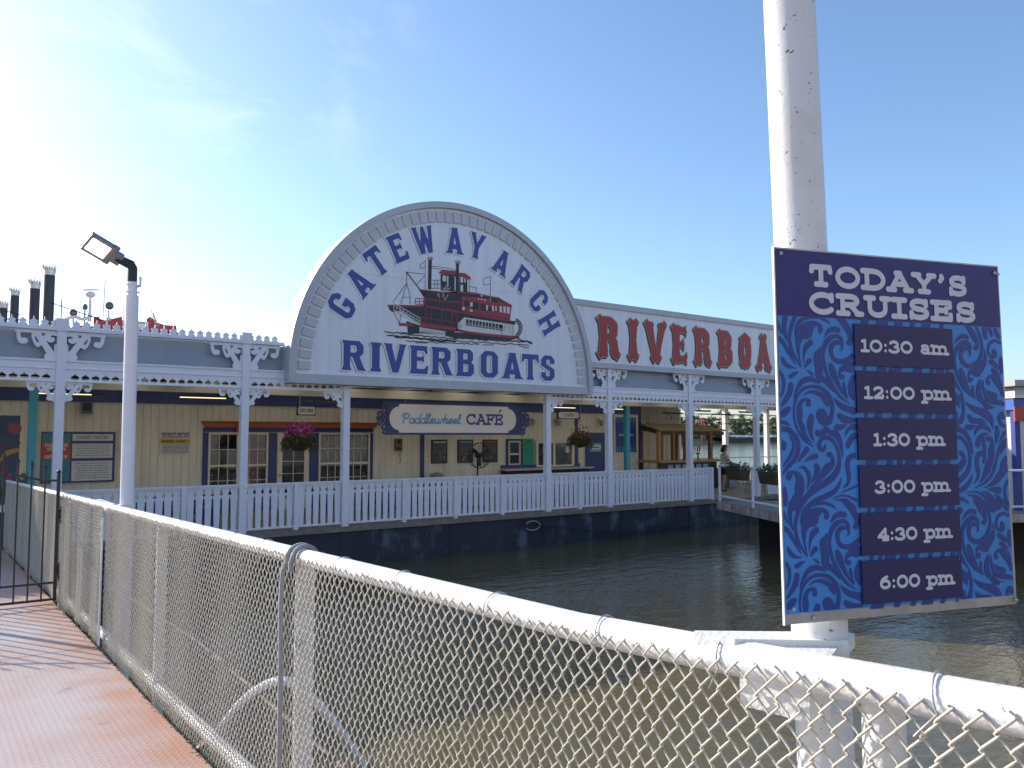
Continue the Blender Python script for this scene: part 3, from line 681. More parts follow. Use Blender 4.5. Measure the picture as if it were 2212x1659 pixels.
m = MB(); m.prism([(7.50, 1.75), (7.48, 2.55), (7.42, 2.60), (7.50, 2.86), (7.66, 2.95), (7.74, 2.88), (7.84, 2.95), (8.0, 2.86), (8.06, 2.62), (8.0, 2.55), (8.0, 1.75)], lambda u, v, d: (u, WY - .020 + d, v), .010); m.build('pink_shirt', mat('display_pink', (.42, .20, .19), .8, c2=(.32, .15, .15), scale=6, amt=.9), WF[1])
ARCM = mat('pale_arc', (.30, .33, .33), .6)
for w_, cx in ((2, 10.15), (3, 11.0)):
    m = MB(); S = chain(smooth_pts([(cx - .32, 2.42, .012), (cx - .2, 2.78, .014), (cx, 2.90, .014), (cx + .2, 2.78, .014), (cx + .32, 2.42, .012)], 5)) + chain(smooth_pts([(cx - .22, 2.42, .008), (cx - .1, 2.62, .010), (cx + .06, 2.68, .010), (cx + .2, 2.44, .008)], 4)) + chain(smooth_pts([(cx - .12, 3.1, .01), (cx - .16, 2.85, .035), (cx - .13, 2.55, .05), (cx - .10, 2.38, .012)], 4))
    m.shape(fill(lambda X, Y: seg_sdf(X, Y, S), cx - .37, cx + .37, 2.33, 3.15, .012), on_xz(WY - .016), .006); m.build('pale_arcs', ARCM, WF[w_])  # pale arc shapes set just behind the pane
m = MB(); rr = random.Random(31)
for w_, (a, b) in enumerate(((6.56, 7.27), (7.41, 8.11), (9.80, 10.50), (10.65, 11.35))):
    m = MB()
    for _ in range(16):
        x = rr.uniform(a, b - .1); z = rr.uniform(1.5, 2.05); m.box(x, x + rr.uniform(.03, .10), WY - .016, WY - .009, z, z + rr.uniform(.04, .16))
    m.build('shelf_goods', mat('shelf_goods', (.14, .13, .12), .7, c2=(.05, .09, .10), scale=9, amt=1), WF[w_])
dr = MB()
for a, b, c, d in ((8.45, 8.60, DZ + .01, 3.2), (9.27, 9.42, DZ + .01, 3.2), (8.60, 9.27, DZ + .01, 1.30), (8.60, 9.27, 3.09, 3.2)): dr.box(a, b, WY - .075, WY - .034, c, d)
dr = dr.build('shop_door', CREAMT, bld)
m = MB(); m.box(8.60, 9.27, WY - .06, WY - .034, 1.30, 3.09); m.build('pane', GLASS2, dr)
m = MB(); m.box(8.925, 8.945, WY - .072, WY - .061, 1.30, 3.09)
for k in range(1, 5): m.box(8.60, 9.27, WY - .070, WY - .061, 1.30 + k * .36 - .009, 1.30 + k * .36 + .009)
m.build('glazing_bar', CREAMT, dr)
m = MB(); m.lathe([(.028, 0), (.03, .01), (.018, .03), (.035, .05), (.03, .08), (.001, .085)], n=12, M=Matrix.Translation((8.53, WY - .075, 1.98)) @ Matrix.Rotation(R(90), 4, 'X')); m.build('door_knob', GALV, dr)
# serving counter
m = MB()
for a, b, c, d in ((16.74, 16.82, 2.10, 3.02), (17.36, 17.44, 2.10, 3.02), (16.82, 17.36, 2.955, 3.02)): m.box(a, b, WY - .05, WY - .002, c, d)
m.box(16.51, 20.20, WY - .04, WY - .002, 1.985, 2.095)
m.build('serving_surround', NAVY, bld)
window(16.83, 17.35, 2.10, 2.94, 1, 1, 1, 2.48, fr=.045)
m = MB(); m.box(18.06, 18.16, WY - .08, WY - .041, 2.0, 2.96); m.box(19.76, 19.87, WY - .08, WY - .041, 2.0, 2.96); m.box(18.16, 19.76, WY - .08, WY - .041, 2.86, 2.96); m.box(18.16, 19.76, WY - .08, WY - .041, 2.0, 2.06); m.box(18.86, 18.96, WY - .075, WY - .041, 2.06, 2.86)
sw = m.build('serving_window', CREAMT, bld)
m = MB(); m.box(18.16, 18.86, WY - .06, WY - .041, 2.06, 2.86); m.build('pane', GLASS, sw)
m = MB(); m.box(18.96, 19.76, WY - .06, WY - .041, 2.06, 2.86); m.build('pane', GLASS, sw)
m = MB(); m.box(19.48, 19.64, WY - .066, WY - .0605, 2.5, 2.74); m.build('notice_sheet', PALE, sw)
m = MB(); m.box(16.45, 20.62, WY - .36, WY - .05, 1.905, 1.965); m.build('counter_shelf', GALV, bld)
m = MB(); m.box(16.51, 20.55, WY - .14, WY - .035, 1.78, 1.90); m.build('counter_apron', BLACK, bld)
bd = MB(); bd.box(20.49, 21.58, WY - .07, WY - .031, DZ + .01, 3.25); bd = bd.build('blue_door', NAVY, bld)
m = MB(); m.box(20.67, 21.26, WY - .076, WY - .071, 2.52, 2.85); m.build('door_notice', mat('teal_notice', (.10, .36, .48), .5), bd)
m = MB()
m.prism([(20.70, 2.69), (20.76, 2.78), (21.18, 2.78), (21.24, 2.69), (21.18, 2.60), (20.76, 2.60)], lambda u, v, d: (u, WY - .080 + d, v), .0035); m.build('notice_plate', PALE, bd)
m = MB(); m.box(20.80, 21.14, WY - .084, WY - .081, 2.67, 2.71); m.build('notice_text', BLACK, bd)
m = MB(); m.tube([(21.48, WY - .07, 2.0), (21.48, WY - .12, 2.0), (21.48, WY - .12, 1.6), (21.48, WY - .07, 1.6)], .014, 6); m.build('handle', GALV, bd)

# ------------------------------------------------------------------ veranda canopy with posts and fretwork
canopy = thing('veranda_canopy', 'white veranda canopy with fretwork frieze, scroll brackets and posts', 'canopy', (12, 18, DZ))
m = MB(); m.box(-14, 46, 23.0, 28.5, 4.64, 5.16); m.box(-14, 46, 18.22, 18.42, 4.64, 4.74)
SKYL = bpy.data.materials.new('translucent_sheet'); SKYL.use_nodes = True
_t = SKYL.node_tree; _t.nodes.clear(); _o = _t.nodes.new('ShaderNodeOutputMaterial'); _a = _t.nodes.new('ShaderNodeBsdfTranslucent'); _a.inputs['Color'].default_value = (.80, .74, .60, 1)
_b = _t.nodes.new('ShaderNodeBsdfDiffuse'); _b.inputs['Color'].default_value = (.7, .68, .6, 1); _m = _t.nodes.new('ShaderNodeMixShader'); _m.inputs[0].default_value = .25
_t.links.new(_a.outputs[0], _m.inputs[1]); _t.links.new(_b.outputs[0], _m.inputs[2]); _t.links.new(_m.outputs[0], _o.inputs['Surface'])
sk = MB()
for x in np.arange(-14, 46, 1.83):
    m.box(x, x + 1.05, 18.421, 22.999, 4.64, 4.74); sk.quad((x + 1.04, 18.42, 4.70), (x + 1.84, 18.42, 4.70), (x + 1.84, 23.0, 4.70), (x + 1.04, 23.0, 4.70))
m.build('roof', CEIL, canopy); sk.build('skylight_sheet', SKYL, canopy)  # translucent sheets added along the whole roof to brighten the veranda
m = MB(); m.box(-14, 46, 18.14, 18.215, 4.60, 5.20); m.build('grey_fascia', GREYROOF, canopy)
m = MB()
for x in np.arange(-12, 45, 1.83): m.box(x, x + .09, 18.25, 22.9, 4.50, 4.638)
m.build('ceiling_joist', CEIL, canopy)
m = MB(); m.box(-14, 46, 20.42, 20.60, 4.19, 4.42); m.build('cream_beam', CREAMT, canopy)
PX = [-5.0, -1.40, 2.21, 5.85, 8.30, 14.58, 17.0, 20.68, 24.27, 27.9, 31.5, 35.1]
pm = MB(); pm.box(-.082, .082, -.082, .082, .93, 5.19); pm.box(-.10, .10, -.10, -.083, .93, 1.0)
pm_ = None
for x in PX:
    top = 4.33 if x in (8.30, 14.58) else 5.19
    m = MB(); m.box(x - .082, x + .082, 17.918, 18.082, .93, top)
    m.box(x - .088, x + .088, 17.905, 18.095, 1.96, 2.08)
    m.build('post', WHITE2, canopy)
# upper band, with pointed cresting along the part left of the arch sign
m = MB(); m.box(-14, 6.72, 17.90, 18.06, 5.20, 5.27); m.build('top_band', WHITE2, canopy)
crest = [(-.078, 0), (-.078, .03), (-.05, .05), (-.072, .085), (-.06, .105), (-.03, .122), (-.012, .14), (0, .19), (.012, .14), (.03, .122), (.06, .105), (.072, .085), (.05, .05), (.078, .03), (.078, 0)]
m = MB()
for i in range(112):
    x = -13.9 + i * .1838
    if x < 6.6: m.prism([(x + u, 5.271 + v) for u, v in crest], lambda u, v, d: (u, 17.95 + d, v), .03)
m.build('cresting', WHITE2, canopy)
m = MB()
for x in PX:
    if x < 6: m.box(x - .11, x + .11, 17.89, 18.09, 5.19, 5.44)
m.build('post_cap', WHITE2, canopy)
m = MB(); m.box(-14, 6.72, 18.22, 18.40, 5.20, 5.31); m.build('gutter', GREYROOF, canopy)
# frieze boards with onion-shaped cut-outs
onion = [(0, .118), (-.020, .090), (-.046, .076), (-.070, .056), (-.074, .030), (-.056, .004), (.056, .004), (.074, .030), (.070, .056), (.046, .076), (.020, .090)]
def frieze(a, b):
    n = max(1, int(round((b - a - .1) / .1838)))
    cs = [(a + b) / 2 + (i - (n - 1) / 2) * .1838 for i in range(n)]
    m = MB()
    zb = [4.20, 4.235]
    zs0, zs1 = 4.235, 4.235 + 20 * .1838 / 30
    m.box(a, b, 17.955, 17.985, 4.20, zs0); m.box(a, b, 17.955, 17.985, zs1, 4.615)
    prev = a
    def sdf(X, Y): return poly_sdf(X, Y, [(-u, v) for u, v in onion][::-1]) * -1
    cell = fill(sdf, -.0919, .0919 - 1e-5, 0, 20 * .1838 / 30 - 1e-5, .1838 / 30)
    for c in cs:
        m.shape(cell, lambda u, v, d: (c + u, 17.955 + d, zs0 + v), .03)
    if cs[0] - .0919 > a: m.box(a, cs[0] - .0919, 17.955, 17.985, zs0, zs1); m.box(cs[-1] + .0919, b, 17.955, 17.985, zs0, zs1)
    m.box(a, b, 17.925, 17.953, 4.585, 4.625); m.box(a, b, 17.93, 17.953, 4.44, 4.46); m.box(a, b, 17.925, 17.953, 4.185, 4.215)
    m.build('fretwork_frieze', WHITE2, canopy)
for i in range(len(PX) - 1):
    a, b = PX[i] + .083, PX[i + 1] - .083
    if PX[i] == 8.30: continue
    frieze(a, b)

def half_bracket(w, h):
    """scroll-sawn bracket outline, x from the post 0..w, y 0 (top) .. -h"""
    S = chain([(0, -.90, .10), (.10, -.86, .09), (.20, -.66, .075), (.32, -.42, .07), (.46, -.16, .07), (.55, -.02, .06)])
    S += [(.19, -.90, .085, .20, -.89, .085), (.04, -.98, .06, .16, -.93, .05)]
    S += chain([(.06, -.02, .05), (.20, -.10, .055), (.30, -.30, .06), (.40, -.46, .05), (.46, -.50, .06)])
    S += chain(smooth_pts([(.02, -.10, .05), (.14, -.08, .055), (.22, -.20, .05), (.17, -.32, .06), (.11, -.30, .06)], 4))
    S += chain([(0, -.03, .035), (.5, -.04, .045), (.85, -.05, .045), (.98, -.07, .03)])
    S += chain(smooth_pts([(.93, -.08, .04), (.92, -.26, .045), (.86, -.40, .06), (.78, -.39, .075)], 4))
    S += chain(smooth_pts([(.52, -.06, .05), (.58, -.20, .035), (.55, -.36, .03), (.50, -.48, .04)], 4))
    S += [(.0, -.5, .05, .0, -1.0, .05)]
    S = [(a * w, b * h, 1.22 * r * (w + h) / 2, c * w, d * h, 1.22 * s * (w + h) / 2) for a, b, r, c, d, s in S]
    return fill(lambda X, Y: seg_sdf(X, Y, S), -.001, w * 1.05, -h * 1.08, .0, .012)
HBU, HBL = half_bracket(.70, .57), half_bracket(.50, .36)
def bracket(name, sh, x, s, zt):
    m = MB(); m.shape(sh, lambda u, v, d: (x + s * (.083 + u), 17.965 + d, zt + v), .035)
    return m.build(name, WHITE2, canopy)
for x in PX:
    if x not in (8.30, 14.58):
        for s in (-1, 1): bracket('scroll_bracket', HBU, x, s, 5.185)
    for s in (-1, 1):
        if (x, s) not in ((8.30, 1), (14.58, -1)): bracket('scroll_bracket', HBL, x, s, 4.18)
# river-side posts of the open deck and the turquoise inner posts
for x in (31.4, 35.2, 38.85, 42.5):
    m = MB(); m.box(x - .13, x + .13, 28.0, 28.22, DZ, 4.63); m.build('river_side_post', WHITE2, canopy)
for x in (2.02, 20.25):
    m = MB(); m.box(x - .085, x + .085, 20.43, 20.59, DZ, 4.185); m.box(x - .11, x + .11, 20.41, 20.61, DZ, 1.1); m.build('turquoise_post', TURQ, canopy)

# ------------------------------------------------------------------ arch sign
SY, SCX, SCZ, SR = 17.75, 11.40, 4.63, 4.66
arch = thing('arch_sign', 'big white half round sign with blue letters and a painted paddle steamer', 'sign', (SCX, SY, 4.34))
def arch_pts(r, n=64, z0=4.34): return [(SCX + r, z0)] + [(SCX + r * math.cos(R(180 * i / n)), SCZ + r * math.sin(R(180 * i / n))) for i in range(n + 1)] + [(SCX - r, z0)]
m = MB(); m.prism(arch_pts(4.60), lambda u, v, d: (u, SY + d, v), .40)
m.build('panel', SIGNW, arch)
m = MB()
def arch_ring(ra, rb, y0, y1, z0=4.34, n=64):
    A, B = arch_pts(ra, n, z0), arch_pts(rb, n, z0)
    for i in range(len(A) - 1):
        q = [(A[i], y0), (A[i + 1], y0), (B[i + 1], y0), (B[i], y0), (A[i], y1), (A[i + 1], y1), (B[i + 1], y1), (B[i], y1)]
        m.add([(p[0], y, p[1]) for p, y in q], [(0, 1, 2, 3), (7, 6, 5, 4), (0, 4, 5, 1), (3, 2, 6, 7), (1, 5, 6, 2), (0, 3, 7, 4)])
arch_ring(4.66, 4.50, SY - .10, SY + .42)
m.build('rim', SIGNG, arch)
m = MB(); m.box(SCX - 4.49, SCX + 4.49, SY - .08, SY - .001, 4.342, 4.56); m.box(SCX - 4.49, SCX + 4.49, SY - .10, SY - .082, 4.342, 4.38); m.build('bottom_band', SIGNG, arch)
m = MB()
nb = 52
def dent(c0, c1):
    (a0, b0), (a1, b1) = c0, c1
for i in range(nb):
    a0, a1 = 180 * (i + .12) / nb, 180 * (i + .86) / nb
    q = []
    for rr, aa in ((4.13, a0), (4.42, a0), (4.42, a1), (4.13, a1)): q.append((SCX + rr * math.cos(R(aa)), SCZ + rr * math.sin(R(aa))))
    m.prism(q, lambda u, v, d: (u, SY - .045 + d, v), .044)
m.build('dentil_ring', SIGNG2, arch)
m = MB(); m.box(SCX - 4.12, SCX + 4.1, SY - .0025, SY - .0005, 7.085, 7.094); m.box(SCX - 1.2, SCX - 1.19, SY - .0025, SY - .0005, 8.3, 8.7); m.build('panel_seam', SIGNG2, arch)

GL = MB(); WL = MB(); BL = MB()
def place(ch, cx, cz, h, ang, sx=1.0):
    w = CH[ch][0] * sx
    ca, sa = math.cos(ang), math.sin(ang)
    def f(dx, dz, dy):
        def g(u, v, d):
            a, b = u * h - w * h / 2, v * h - h / 2
            return (cx + dx + a * ca - b * sa, SY - dy + d, cz + dz + a * sa + b * ca)
        return g
    res = .022
    big = fill(lambda X, Y: ch_sdf(ch, X, Y, sx) - .012, -.16, w + .16, -.08, 1.08, res)
    wht = fill(lambda X, Y: ch_sdf(ch, X, Y, sx) - .035, -.16, w + .16, -.08, 1.08, res)
    sm_ = fill(lambda X, Y: ch_sdf(ch, X, Y, sx), -.16, w + .16, -.08, 1.08, res)
    ox, oz = -.045, -.035
    GL.shape(big, f(ox * ca - oz * sa * .3, oz, .004))
    WL.shape(wht, f(ox * .25, oz * .25, .007))
    BL.shape(sm_, f(0, 0, .010))
AC = [('G', 8.05, 6.24), ('A', 8.51, 6.87), ('T', 8.96, 7.43), ('E', 9.56, 7.86), ('W', 10.30, 8.17), ('A', 11.24, 8.29), ('Y', 11.95, 8.25), ('A', 12.79, 7.91), ('R', 13.47, 7.53), ('C', 14.08, 6.98), ('H', 14.46, 6.36)]
for ch, x, z in AC:
    ang = math.atan2(z - 4.63, x - 11.30) - math.pi / 2
    place(ch, x, z, .70, ang * .97, .92 if ch != 'W' else .86)
for ch, a, b in (('R', 8.11, 8.68), ('I', 8.86, 9.07), ('V', 9.20, 9.80), ('E', 9.95, 10.45), ('R', 10.58, 11.18), ('B', 11.34, 11.88), ('O', 12.08, 12.65), ('A', 12.80, 13.48), ('T', 13.48, 14.06), ('S', 14.16, 14.65)):
    place(ch, (a + b) / 2, 5.06, .72, 0, (b - a) / .72 / CH[ch][0])
GL.build('letter_shadow', GOLD, arch); WL.build('letter_outline', SIGNW, arch); BL.build('lettering', NAVYTEXT, arch)

# painted paddle steamer
HE = np.array([[0.0017482632692851815, 8.394711982565923e-05, 7.912735653296035], [-0.00022739030515483914, -0.002150318801385455, 8.186570841870928], [-7.288150806378898e-05, 6.391437822590636e-06, 1.0]])
def ep(x, y):
    q = HE @ np.array([x, y, 1.0]); return q[0] / q[2], q[1] / q[2]
EM = {k: MB() for k in ('r', 'k', 'w', 'k2', 'r2', 'w2')}
EOFF = {'w': .004, 'k': .007, 'r': .010, 'k2': .013, 'r2': .016, 'w2': .019}
def epoly(k, pts):
    P = [ep(*p) for p in pts]
    ar = sum(P[i][0] * P[(i + 1) % len(P)][1] - P[(i + 1) % len(P)][0] * P[i][1] for i in range(len(P)))
    if ar < 0: P = P[::-1]
    xs, zs = [p[0] for p in P], [p[1] for p in P]
    sh = fill(lambda X, Y: poly_sdf(X, Y, P), min(xs) - .03, max(xs) + .03, min(zs) - .03, max(zs) + .03, .014)
    EM[k].shape(sh, lambda u, v, d: (u, SY - EOFF[k] + d, v))
def estr(k, r, *pts):
    P = [ep(*p) for p in pts]; r_ = r * .0021
    xs, zs = [p[0] for p in P], [p[1] for p in P]
    sg = chain(P, r_)
    sh = fill(lambda X, Y: seg_sdf(X, Y, sg), min(xs) - .04, max(xs) + .04, min(zs) - .04, max(zs) + .04, max(.007, r_ * .6))
    EM[k].shape(sh, lambda u, v, d: (u, SY - EOFF[k] + d, v))
epoly('k', [(565, 890), (960, 895), (1900, 1055), (1965, 1065), (1965, 1105), (1400, 1020), (1330, 1090), (1330, 1170), (1270, 1190), (905, 1130), (905, 1090), (700, 950), (600, 960), (570, 930)])
epoly('k', [(905, 710), (1140, 735), (1320, 740), (1780, 800), (1925, 890), (1905, 1058), (960, 900), (965, 800)])
epoly('k', [(760, 1060), (905, 1112), (905, 1200), (780, 1210), (770, 1130)])
epoly('k', [(1190, 1180), (1960, 1225), (2000, 1250), (1900, 1280), (1300, 1255), (1190, 1225)])
epoly('w', [(1320, 1095), (1390, 1022), (1962, 1095), (1962, 1228), (1330, 1172)])
epoly('w', [(905, 1128), (1270, 1182), (1250, 1220), (905, 1195)])
epoly('w', [(560, 1190), (900, 1180), (1270, 1225), (1900, 1275), (2110, 1290), (1900, 1310), (1200, 1280), (600, 1225)])
epoly('k', [(1003, 390), (1042, 390), (1036, 715), (998, 712)]); epoly('k', [(1310, 430), (1342, 430), (1342, 745), (1308, 742)])
for cx_, cy_ in ((1022, 392), (1326, 432)):
    for dx in (-30, -14, 2, 18, 32): estr('k', 3.5, (cx_ + dx * .5, cy_ + 4), (cx_ + dx, cy_ - 42 + abs(dx) * .3))
for q in (((970, 380), (966, 890)), ((760, 520), (965, 545)), ((865, 670), (965, 560)), ((765, 525), (765, 645), (615, 850)), ((765, 645), (700, 875)), ((765, 645), (805, 800), (800, 870)), ((720, 798), (805, 800)),
          ((620, 965), (685, 1090), (700, 985)), ((1690, 560), (1690, 800)), ((970, 400), (915, 440), (912, 482), (970, 470)), ((1690, 575), (1650, 578), (1612, 600), (1612, 665), (1650, 660), (1690, 655)),
          ((1040, 610), (1140, 610)), ((1040, 655), (1140, 655)), ((1040, 700), (1140, 700)), ((1075, 610), (1075, 700)), ((1105, 610), (1105, 700)), ((1460, 682), (1535, 690), (1535, 752)), ((1040, 455), (1200, 475), (1310, 500)), ((1040, 475), (1310, 520))):
    estr('k', 3.2, *q)
estr('k', 7, (762, 520), (900, 700), (966, 812))
epoly('k', [(1140, 545), (1310, 545), (1310, 735), (1140, 722)]); epoly('k', [(1348, 570), (1458, 590), (1458, 750), (1344, 740)])
epoly('r', [(1118, 522), (1165, 495), (1310, 508), (1310, 552), (1130, 540)]); epoly('r', [(1345, 528), (1405, 532), (1462, 570), (1478, 606), (1345, 574)])
estr('r', 8, (905, 716), (1140, 742), (1320, 748)); estr('r', 9, (1250, 742), (1500, 752), (1780, 812), (1925, 893))
epoly('r', [(1370, 790), (1560, 800), (1780, 838), (1920, 900), (1908, 1050), (1560, 985), (1370, 962)])
estr('r', 11, (560, 892), (960, 898), (1300, 955), (1900, 1060)); estr('r', 10, (965, 800), (960, 905)); estr('r', 7, (965, 820), (1370, 858))
epoly('r', [(905, 1075), (1325, 1138), (1330, 1172), (905, 1128)])
estr('r', 17, (690, 1100), (815, 1105)); estr('r', 15, (1320, 1165), (1500, 1195), (1700, 1218), (2000, 1242))
for x in (970, 1035, 1150, 1265, 1322): estr('r', 5, (x, 915 + (x - 960) * .15), (x, 1090 + (x - 960) * .15))
estr('r', 5, (925, 1020), (1320, 1085)); estr('r', 5, (1270, 985), (1325, 992))
for x in range(1000, 1370, 42): estr('r', 3.5, (x, 830 + (x - 965) * .1), (x, 900 + (x - 965) * .15))
estr('r', 4, (860, 812), (950, 815), (950, 880), (860, 875), (860, 812)); estr('r', 4, (905, 812), (905, 878)); estr('r', 4, (860, 845), (950, 848))
for a, b, c, d in ((1485, 850, 1560, 930), (1580, 870, 1640, 945), (1400, 830, 1450, 900), (1660, 900, 1700, 950), (1700, 815, 1770, 850)): epoly('k2', [(a, b), (c, b + 12), (c, d + 10), (a, d)])
for x in range(1395, 1900, 38): estr('k2', 3, (x, 945 + (x - 1395) * .16), (x, 975 + (x - 1395) * .16))
for a, b, c, d in ((1375, 905, 1403, 945), (1466, 855, 1490, 905), (1460, 935, 1490, 962), (1640, 885, 1658, 945), (1705, 890, 1725, 955), (1742, 897, 1756, 952), (1788, 897, 1815, 970), (1830, 900, 1856, 975), (1868, 905, 1900, 982), (1548, 810, 1566, 830), (1578, 770, 1600, 795), (1580, 815, 1600, 835), (1615, 820, 1636, 840)):
    epoly('w2', [(a, b), (c, b + 4), (c, d), (a, d - 4)])
for a, b, c, d in ((1158, 560, 1198, 625), (1208, 562, 1222, 690), (1232, 565, 1300, 570), (1290, 570, 1303, 730), (1355, 575, 1385, 640), (1355, 660, 1385, 738), (1398, 590, 1415, 640), (1430, 600, 1450, 740)):
    epoly('w2', [(a, b), (c, b + 3), (c, d), (a, d - 3)])
for q in (((1150, 760), (1200, 665)), ((1175, 745), (1215, 675)), ((1200, 735), (1245, 690)), ((1100, 790), (1115, 755), (1125, 815)), ((1150, 800), (1170, 765), (1180, 830)), ((1185, 830), (1220, 770)), ((1150, 700), (1240, 705)), ((1690, 790), (1690, 850))): estr('w2', 3, *q)
for q in (((620, 865), (910, 1032), (905, 1105), (618, 940), (620, 865)), ((640, 905), (905, 1068))): estr('w2', 4.5, *q)
for t in np.linspace(.1, .9, 7): estr('w2', 3.5, (620 + 288 * t, 868 + 165 * t), (620 + 288 * t, 940 + 165 * t))
for i in range(12):
    x = 1422 + i * 36 if i < 11 else 1800
    y = 1042 + i * 5.5
    epoly('k2', [(x, y), (x + 26, y + 3), (x + 26, y + 72), (x, y + 69)])
    estr('w2', 7, (x + 13, y + 50), (x + 13, y + 56))
for q in (((1335, 1100), (1370, 1108)), ((1330, 1125), (1370, 1130)), ((1328, 1150), (1370, 1160)), ((1850, 1100), (1850, 1170)), ((1895, 1105), (1895, 1170)), ((1930, 1100), (1930, 1215)), ((1815, 1100), (1815, 1225))): estr('k2', 3, *q)
for i in range(14):
    x = 930 + i * 24; estr('k2', 2.5, (x, 1145 + i * 4), (x + 4, 1180 + i * 3))
for i in range(11):
    a = R(75 - i * 14); a2 = R(75 - (i + 1) * 14)
    p = (1955 + 85 * math.cos(a), 1140 - 105 * math.sin(a)); p2 = (1955 + 85 * math.cos(a2), 1140 - 105 * math.sin(a2)); q = (1955 + 45 * math.cos(a), 1140 - 70 * math.sin(a))
    estr('k', 6, p, p2); estr('k', 4.5, p, q); estr('k', 4, q, p2)
rw = random.Random(3)
def wave(x0, x1, y0, y1, r, amp, st=26):
    n = int((x1 - x0) / st); estr('k2', r, *[(x0 + (x1 - x0) * i / n, y0 + (y1 - y0) * i / n + rw.uniform(-amp, amp)) for i in range(n + 1)])
wave(520, 1290, 1182, 1262, 6, 9); wave(550, 1200, 1215, 1290, 7, 7); wave(640, 1300, 1235, 1285, 9, 6); wave(1280, 2140, 1250, 1295, 8, 9); wave(760, 1560, 1285, 1320, 5, 7); wave(1200, 2120, 1280, 1330, 5, 10)
wave(1950, 2150, 1240, 1300, 9, 14); wave(2000, 2110, 1330, 1360, 5, 6); wave(1600, 1720, 1325, 1330, 4, 3); wave(860, 980, 1300, 1305, 4, 3); wave(700, 900, 1180, 1200, 5, 10)
EC = {'r': mat('painted_red', (.34, .035, .05), .5), 'k': mat('painted_black', (.022, .024, .03), .5), 'w': mat('painted_offwhite', (.66, .66, .62), .5)}
for k, nm in (('w', 'steamer_white'), ('k', 'steamer_black'), ('r', 'steamer_red'), ('k2', 'steamer_black'), ('r2', 'steamer_red'), ('w2', 'steamer_white')):
    if EM[k].v: EM[k].build(nm, EC[k[0]], arch)

# ------------------------------------------------------------------ long sign right of the arch
LY = 17.88
lsg = thing('long_sign', 'long white sign board with red fancy lettering beside the arch', 'sign', (22, LY, 5.18))
m = MB(); m.box(15.35, 31.5, LY, LY + .30, 5.30, 7.05); m.build('panel', SIGNW, lsg)
m = MB(); m.prism([(15.30, 7.03), (31.6, 7.03), (31.6, 7.20), (15.30, 7.20)], lambda u, v, d: (u, LY - .06 + d, v + (.0 if d < .1 else .03)), .50); m.build('cap', SIGNG, lsg)
m = MB(); m.box(15.30, 31.6, LY - .05, LY + .34, 5.18, 5.345); m.build('bottom_band', SIGNG, lsg)
m = MB()
for x in (18.85, 24.97): m.box(x, x + .012, LY - .003, LY - .0005, 5.36, 7.02)
m.build('panel_seam', SIGNG2, lsg)
RG, RK, RR_ = MB(), MB(), MB()
for ch, a, b in (('R', 16.40, 17.50), ('I', 17.74, 18.22), ('V', 18.45, 19.53), ('E', 19.70, 20.60), ('R', 20.79, 21.82), ('B', 22.02, 22.96), ('O', 23.15, 23.97), ('A', 24.15, 25.08), ('T', 25.27, 26.2), ('S', 26.4, 27.2)):
    w, S = TUSC[ch]; h = 1.27; cx_ = (a + b) / 2; a, b = cx_ - (b - a) * .42, cx_ + (b - a) * .42; sx = (b - a) / w / h
    def sd(g): return lambda X, Y: seg_sdf(X / sx, Y, S) * .9 + .012 - g
    for M_, g, dy, ox, oz in ((RK, .026, .004, -.045, -.038), (RG, .022, .008, 0, 0), (RR_, 0, .012, 0, 0)):
        sh = fill(sd(g), -.2, w * sx + .2, -.12, 1.12, .02)
        M_.shape(sh, lambda u, v, d: (a + ox + u * h, LY - dy + d, 5.515 + oz + v * h))
RK.build('letter_shadow', BLACK, lsg); RG.build('letter_outline', GOLD, lsg); RR_.build('lettering', RED, lsg)

# ------------------------------------------------------------------ white railing between the posts
RAILB = mat('railing_white', (.80, .80, .86), .5, c2=(.68, .68, .72), scale=7, amt=.6)  # slight blue put into the white for the skylight cast
bal_prof = [(.053, 1.03), (.053, 1.06), (.0545, 1.10), (.060, 1.30), (.067, 1.55), (.070, 1.70), (.074, 1.755), (.0865, 1.762), (.0865, 1.815), (.060, 1.822), (.054, 1.85), (.060, 1.88), (.076, 1.905), (.082, 1.93), (.084, 1.955), (.0865, 1.962), (.0865, 2.0)]
def bal_mesh():
    p = [(w, z - DZ) for w, z in bal_prof] + [(-w, z - DZ) for w, z in bal_prof[::-1]]
    m = MB(); m.prism(p, lambda u, v, d: (u, -.011 + d, v), .022)
    return m
bal0 = None
nbal = 0
def railing(a, b, label, mids):
    global bal0, nbal
    cx = (a + b) / 2
    t = thing('railing_section', label, 'railing', (cx, 18.0, DZ), 'white sawn baluster railing along the barge')
    m = MB(); m.box(a, b, 17.945, 18.055, 2.012, 2.05); m.box(a, b, 17.965, 18.035, 1.972, 2.01); m.build('top_rail', RAILB, t)
    m = MB(); m.box(a, b, 17.965, 18.035, 1.02, 1.062); m.build('bottom_rail', RAILB, t)
    edges = [a] + [x for x in mids] + [b]
    for x in mids:
        m = MB(); m.box(x - .05, x + .05, 17.925, 18.06, .90, 2.0115); m.build('railing_post', RAILB, t)
    for i in range(len(edges) - 1):
        x0 = edges[i] + (.05 if i else 0); x1 = edges[i + 1] - (.05 if i + 1 < len(edges) - 1 else 0)
        n = max(1, int(round((x1 - x0) / .1735)))
        for k in range(n):
            x = x0 + (k + .5) * (x1 - x0) / n
            if bal0 is None:
                bal0 = bal_mesh().build('baluster', RAILB, t, local=True); o = bal0
            else:
                o = bal0.copy(); COL.objects.link(o); o.parent = t
            o.location = (x - cx, 0, 0); nbal += 1
railing(2.30, 5.76, 'white railing section behind the lamp post with turned gaps', [3.45, 4.6])
railing(5.94, 8.21, 'short white railing section in front of the shop door', [7.08])
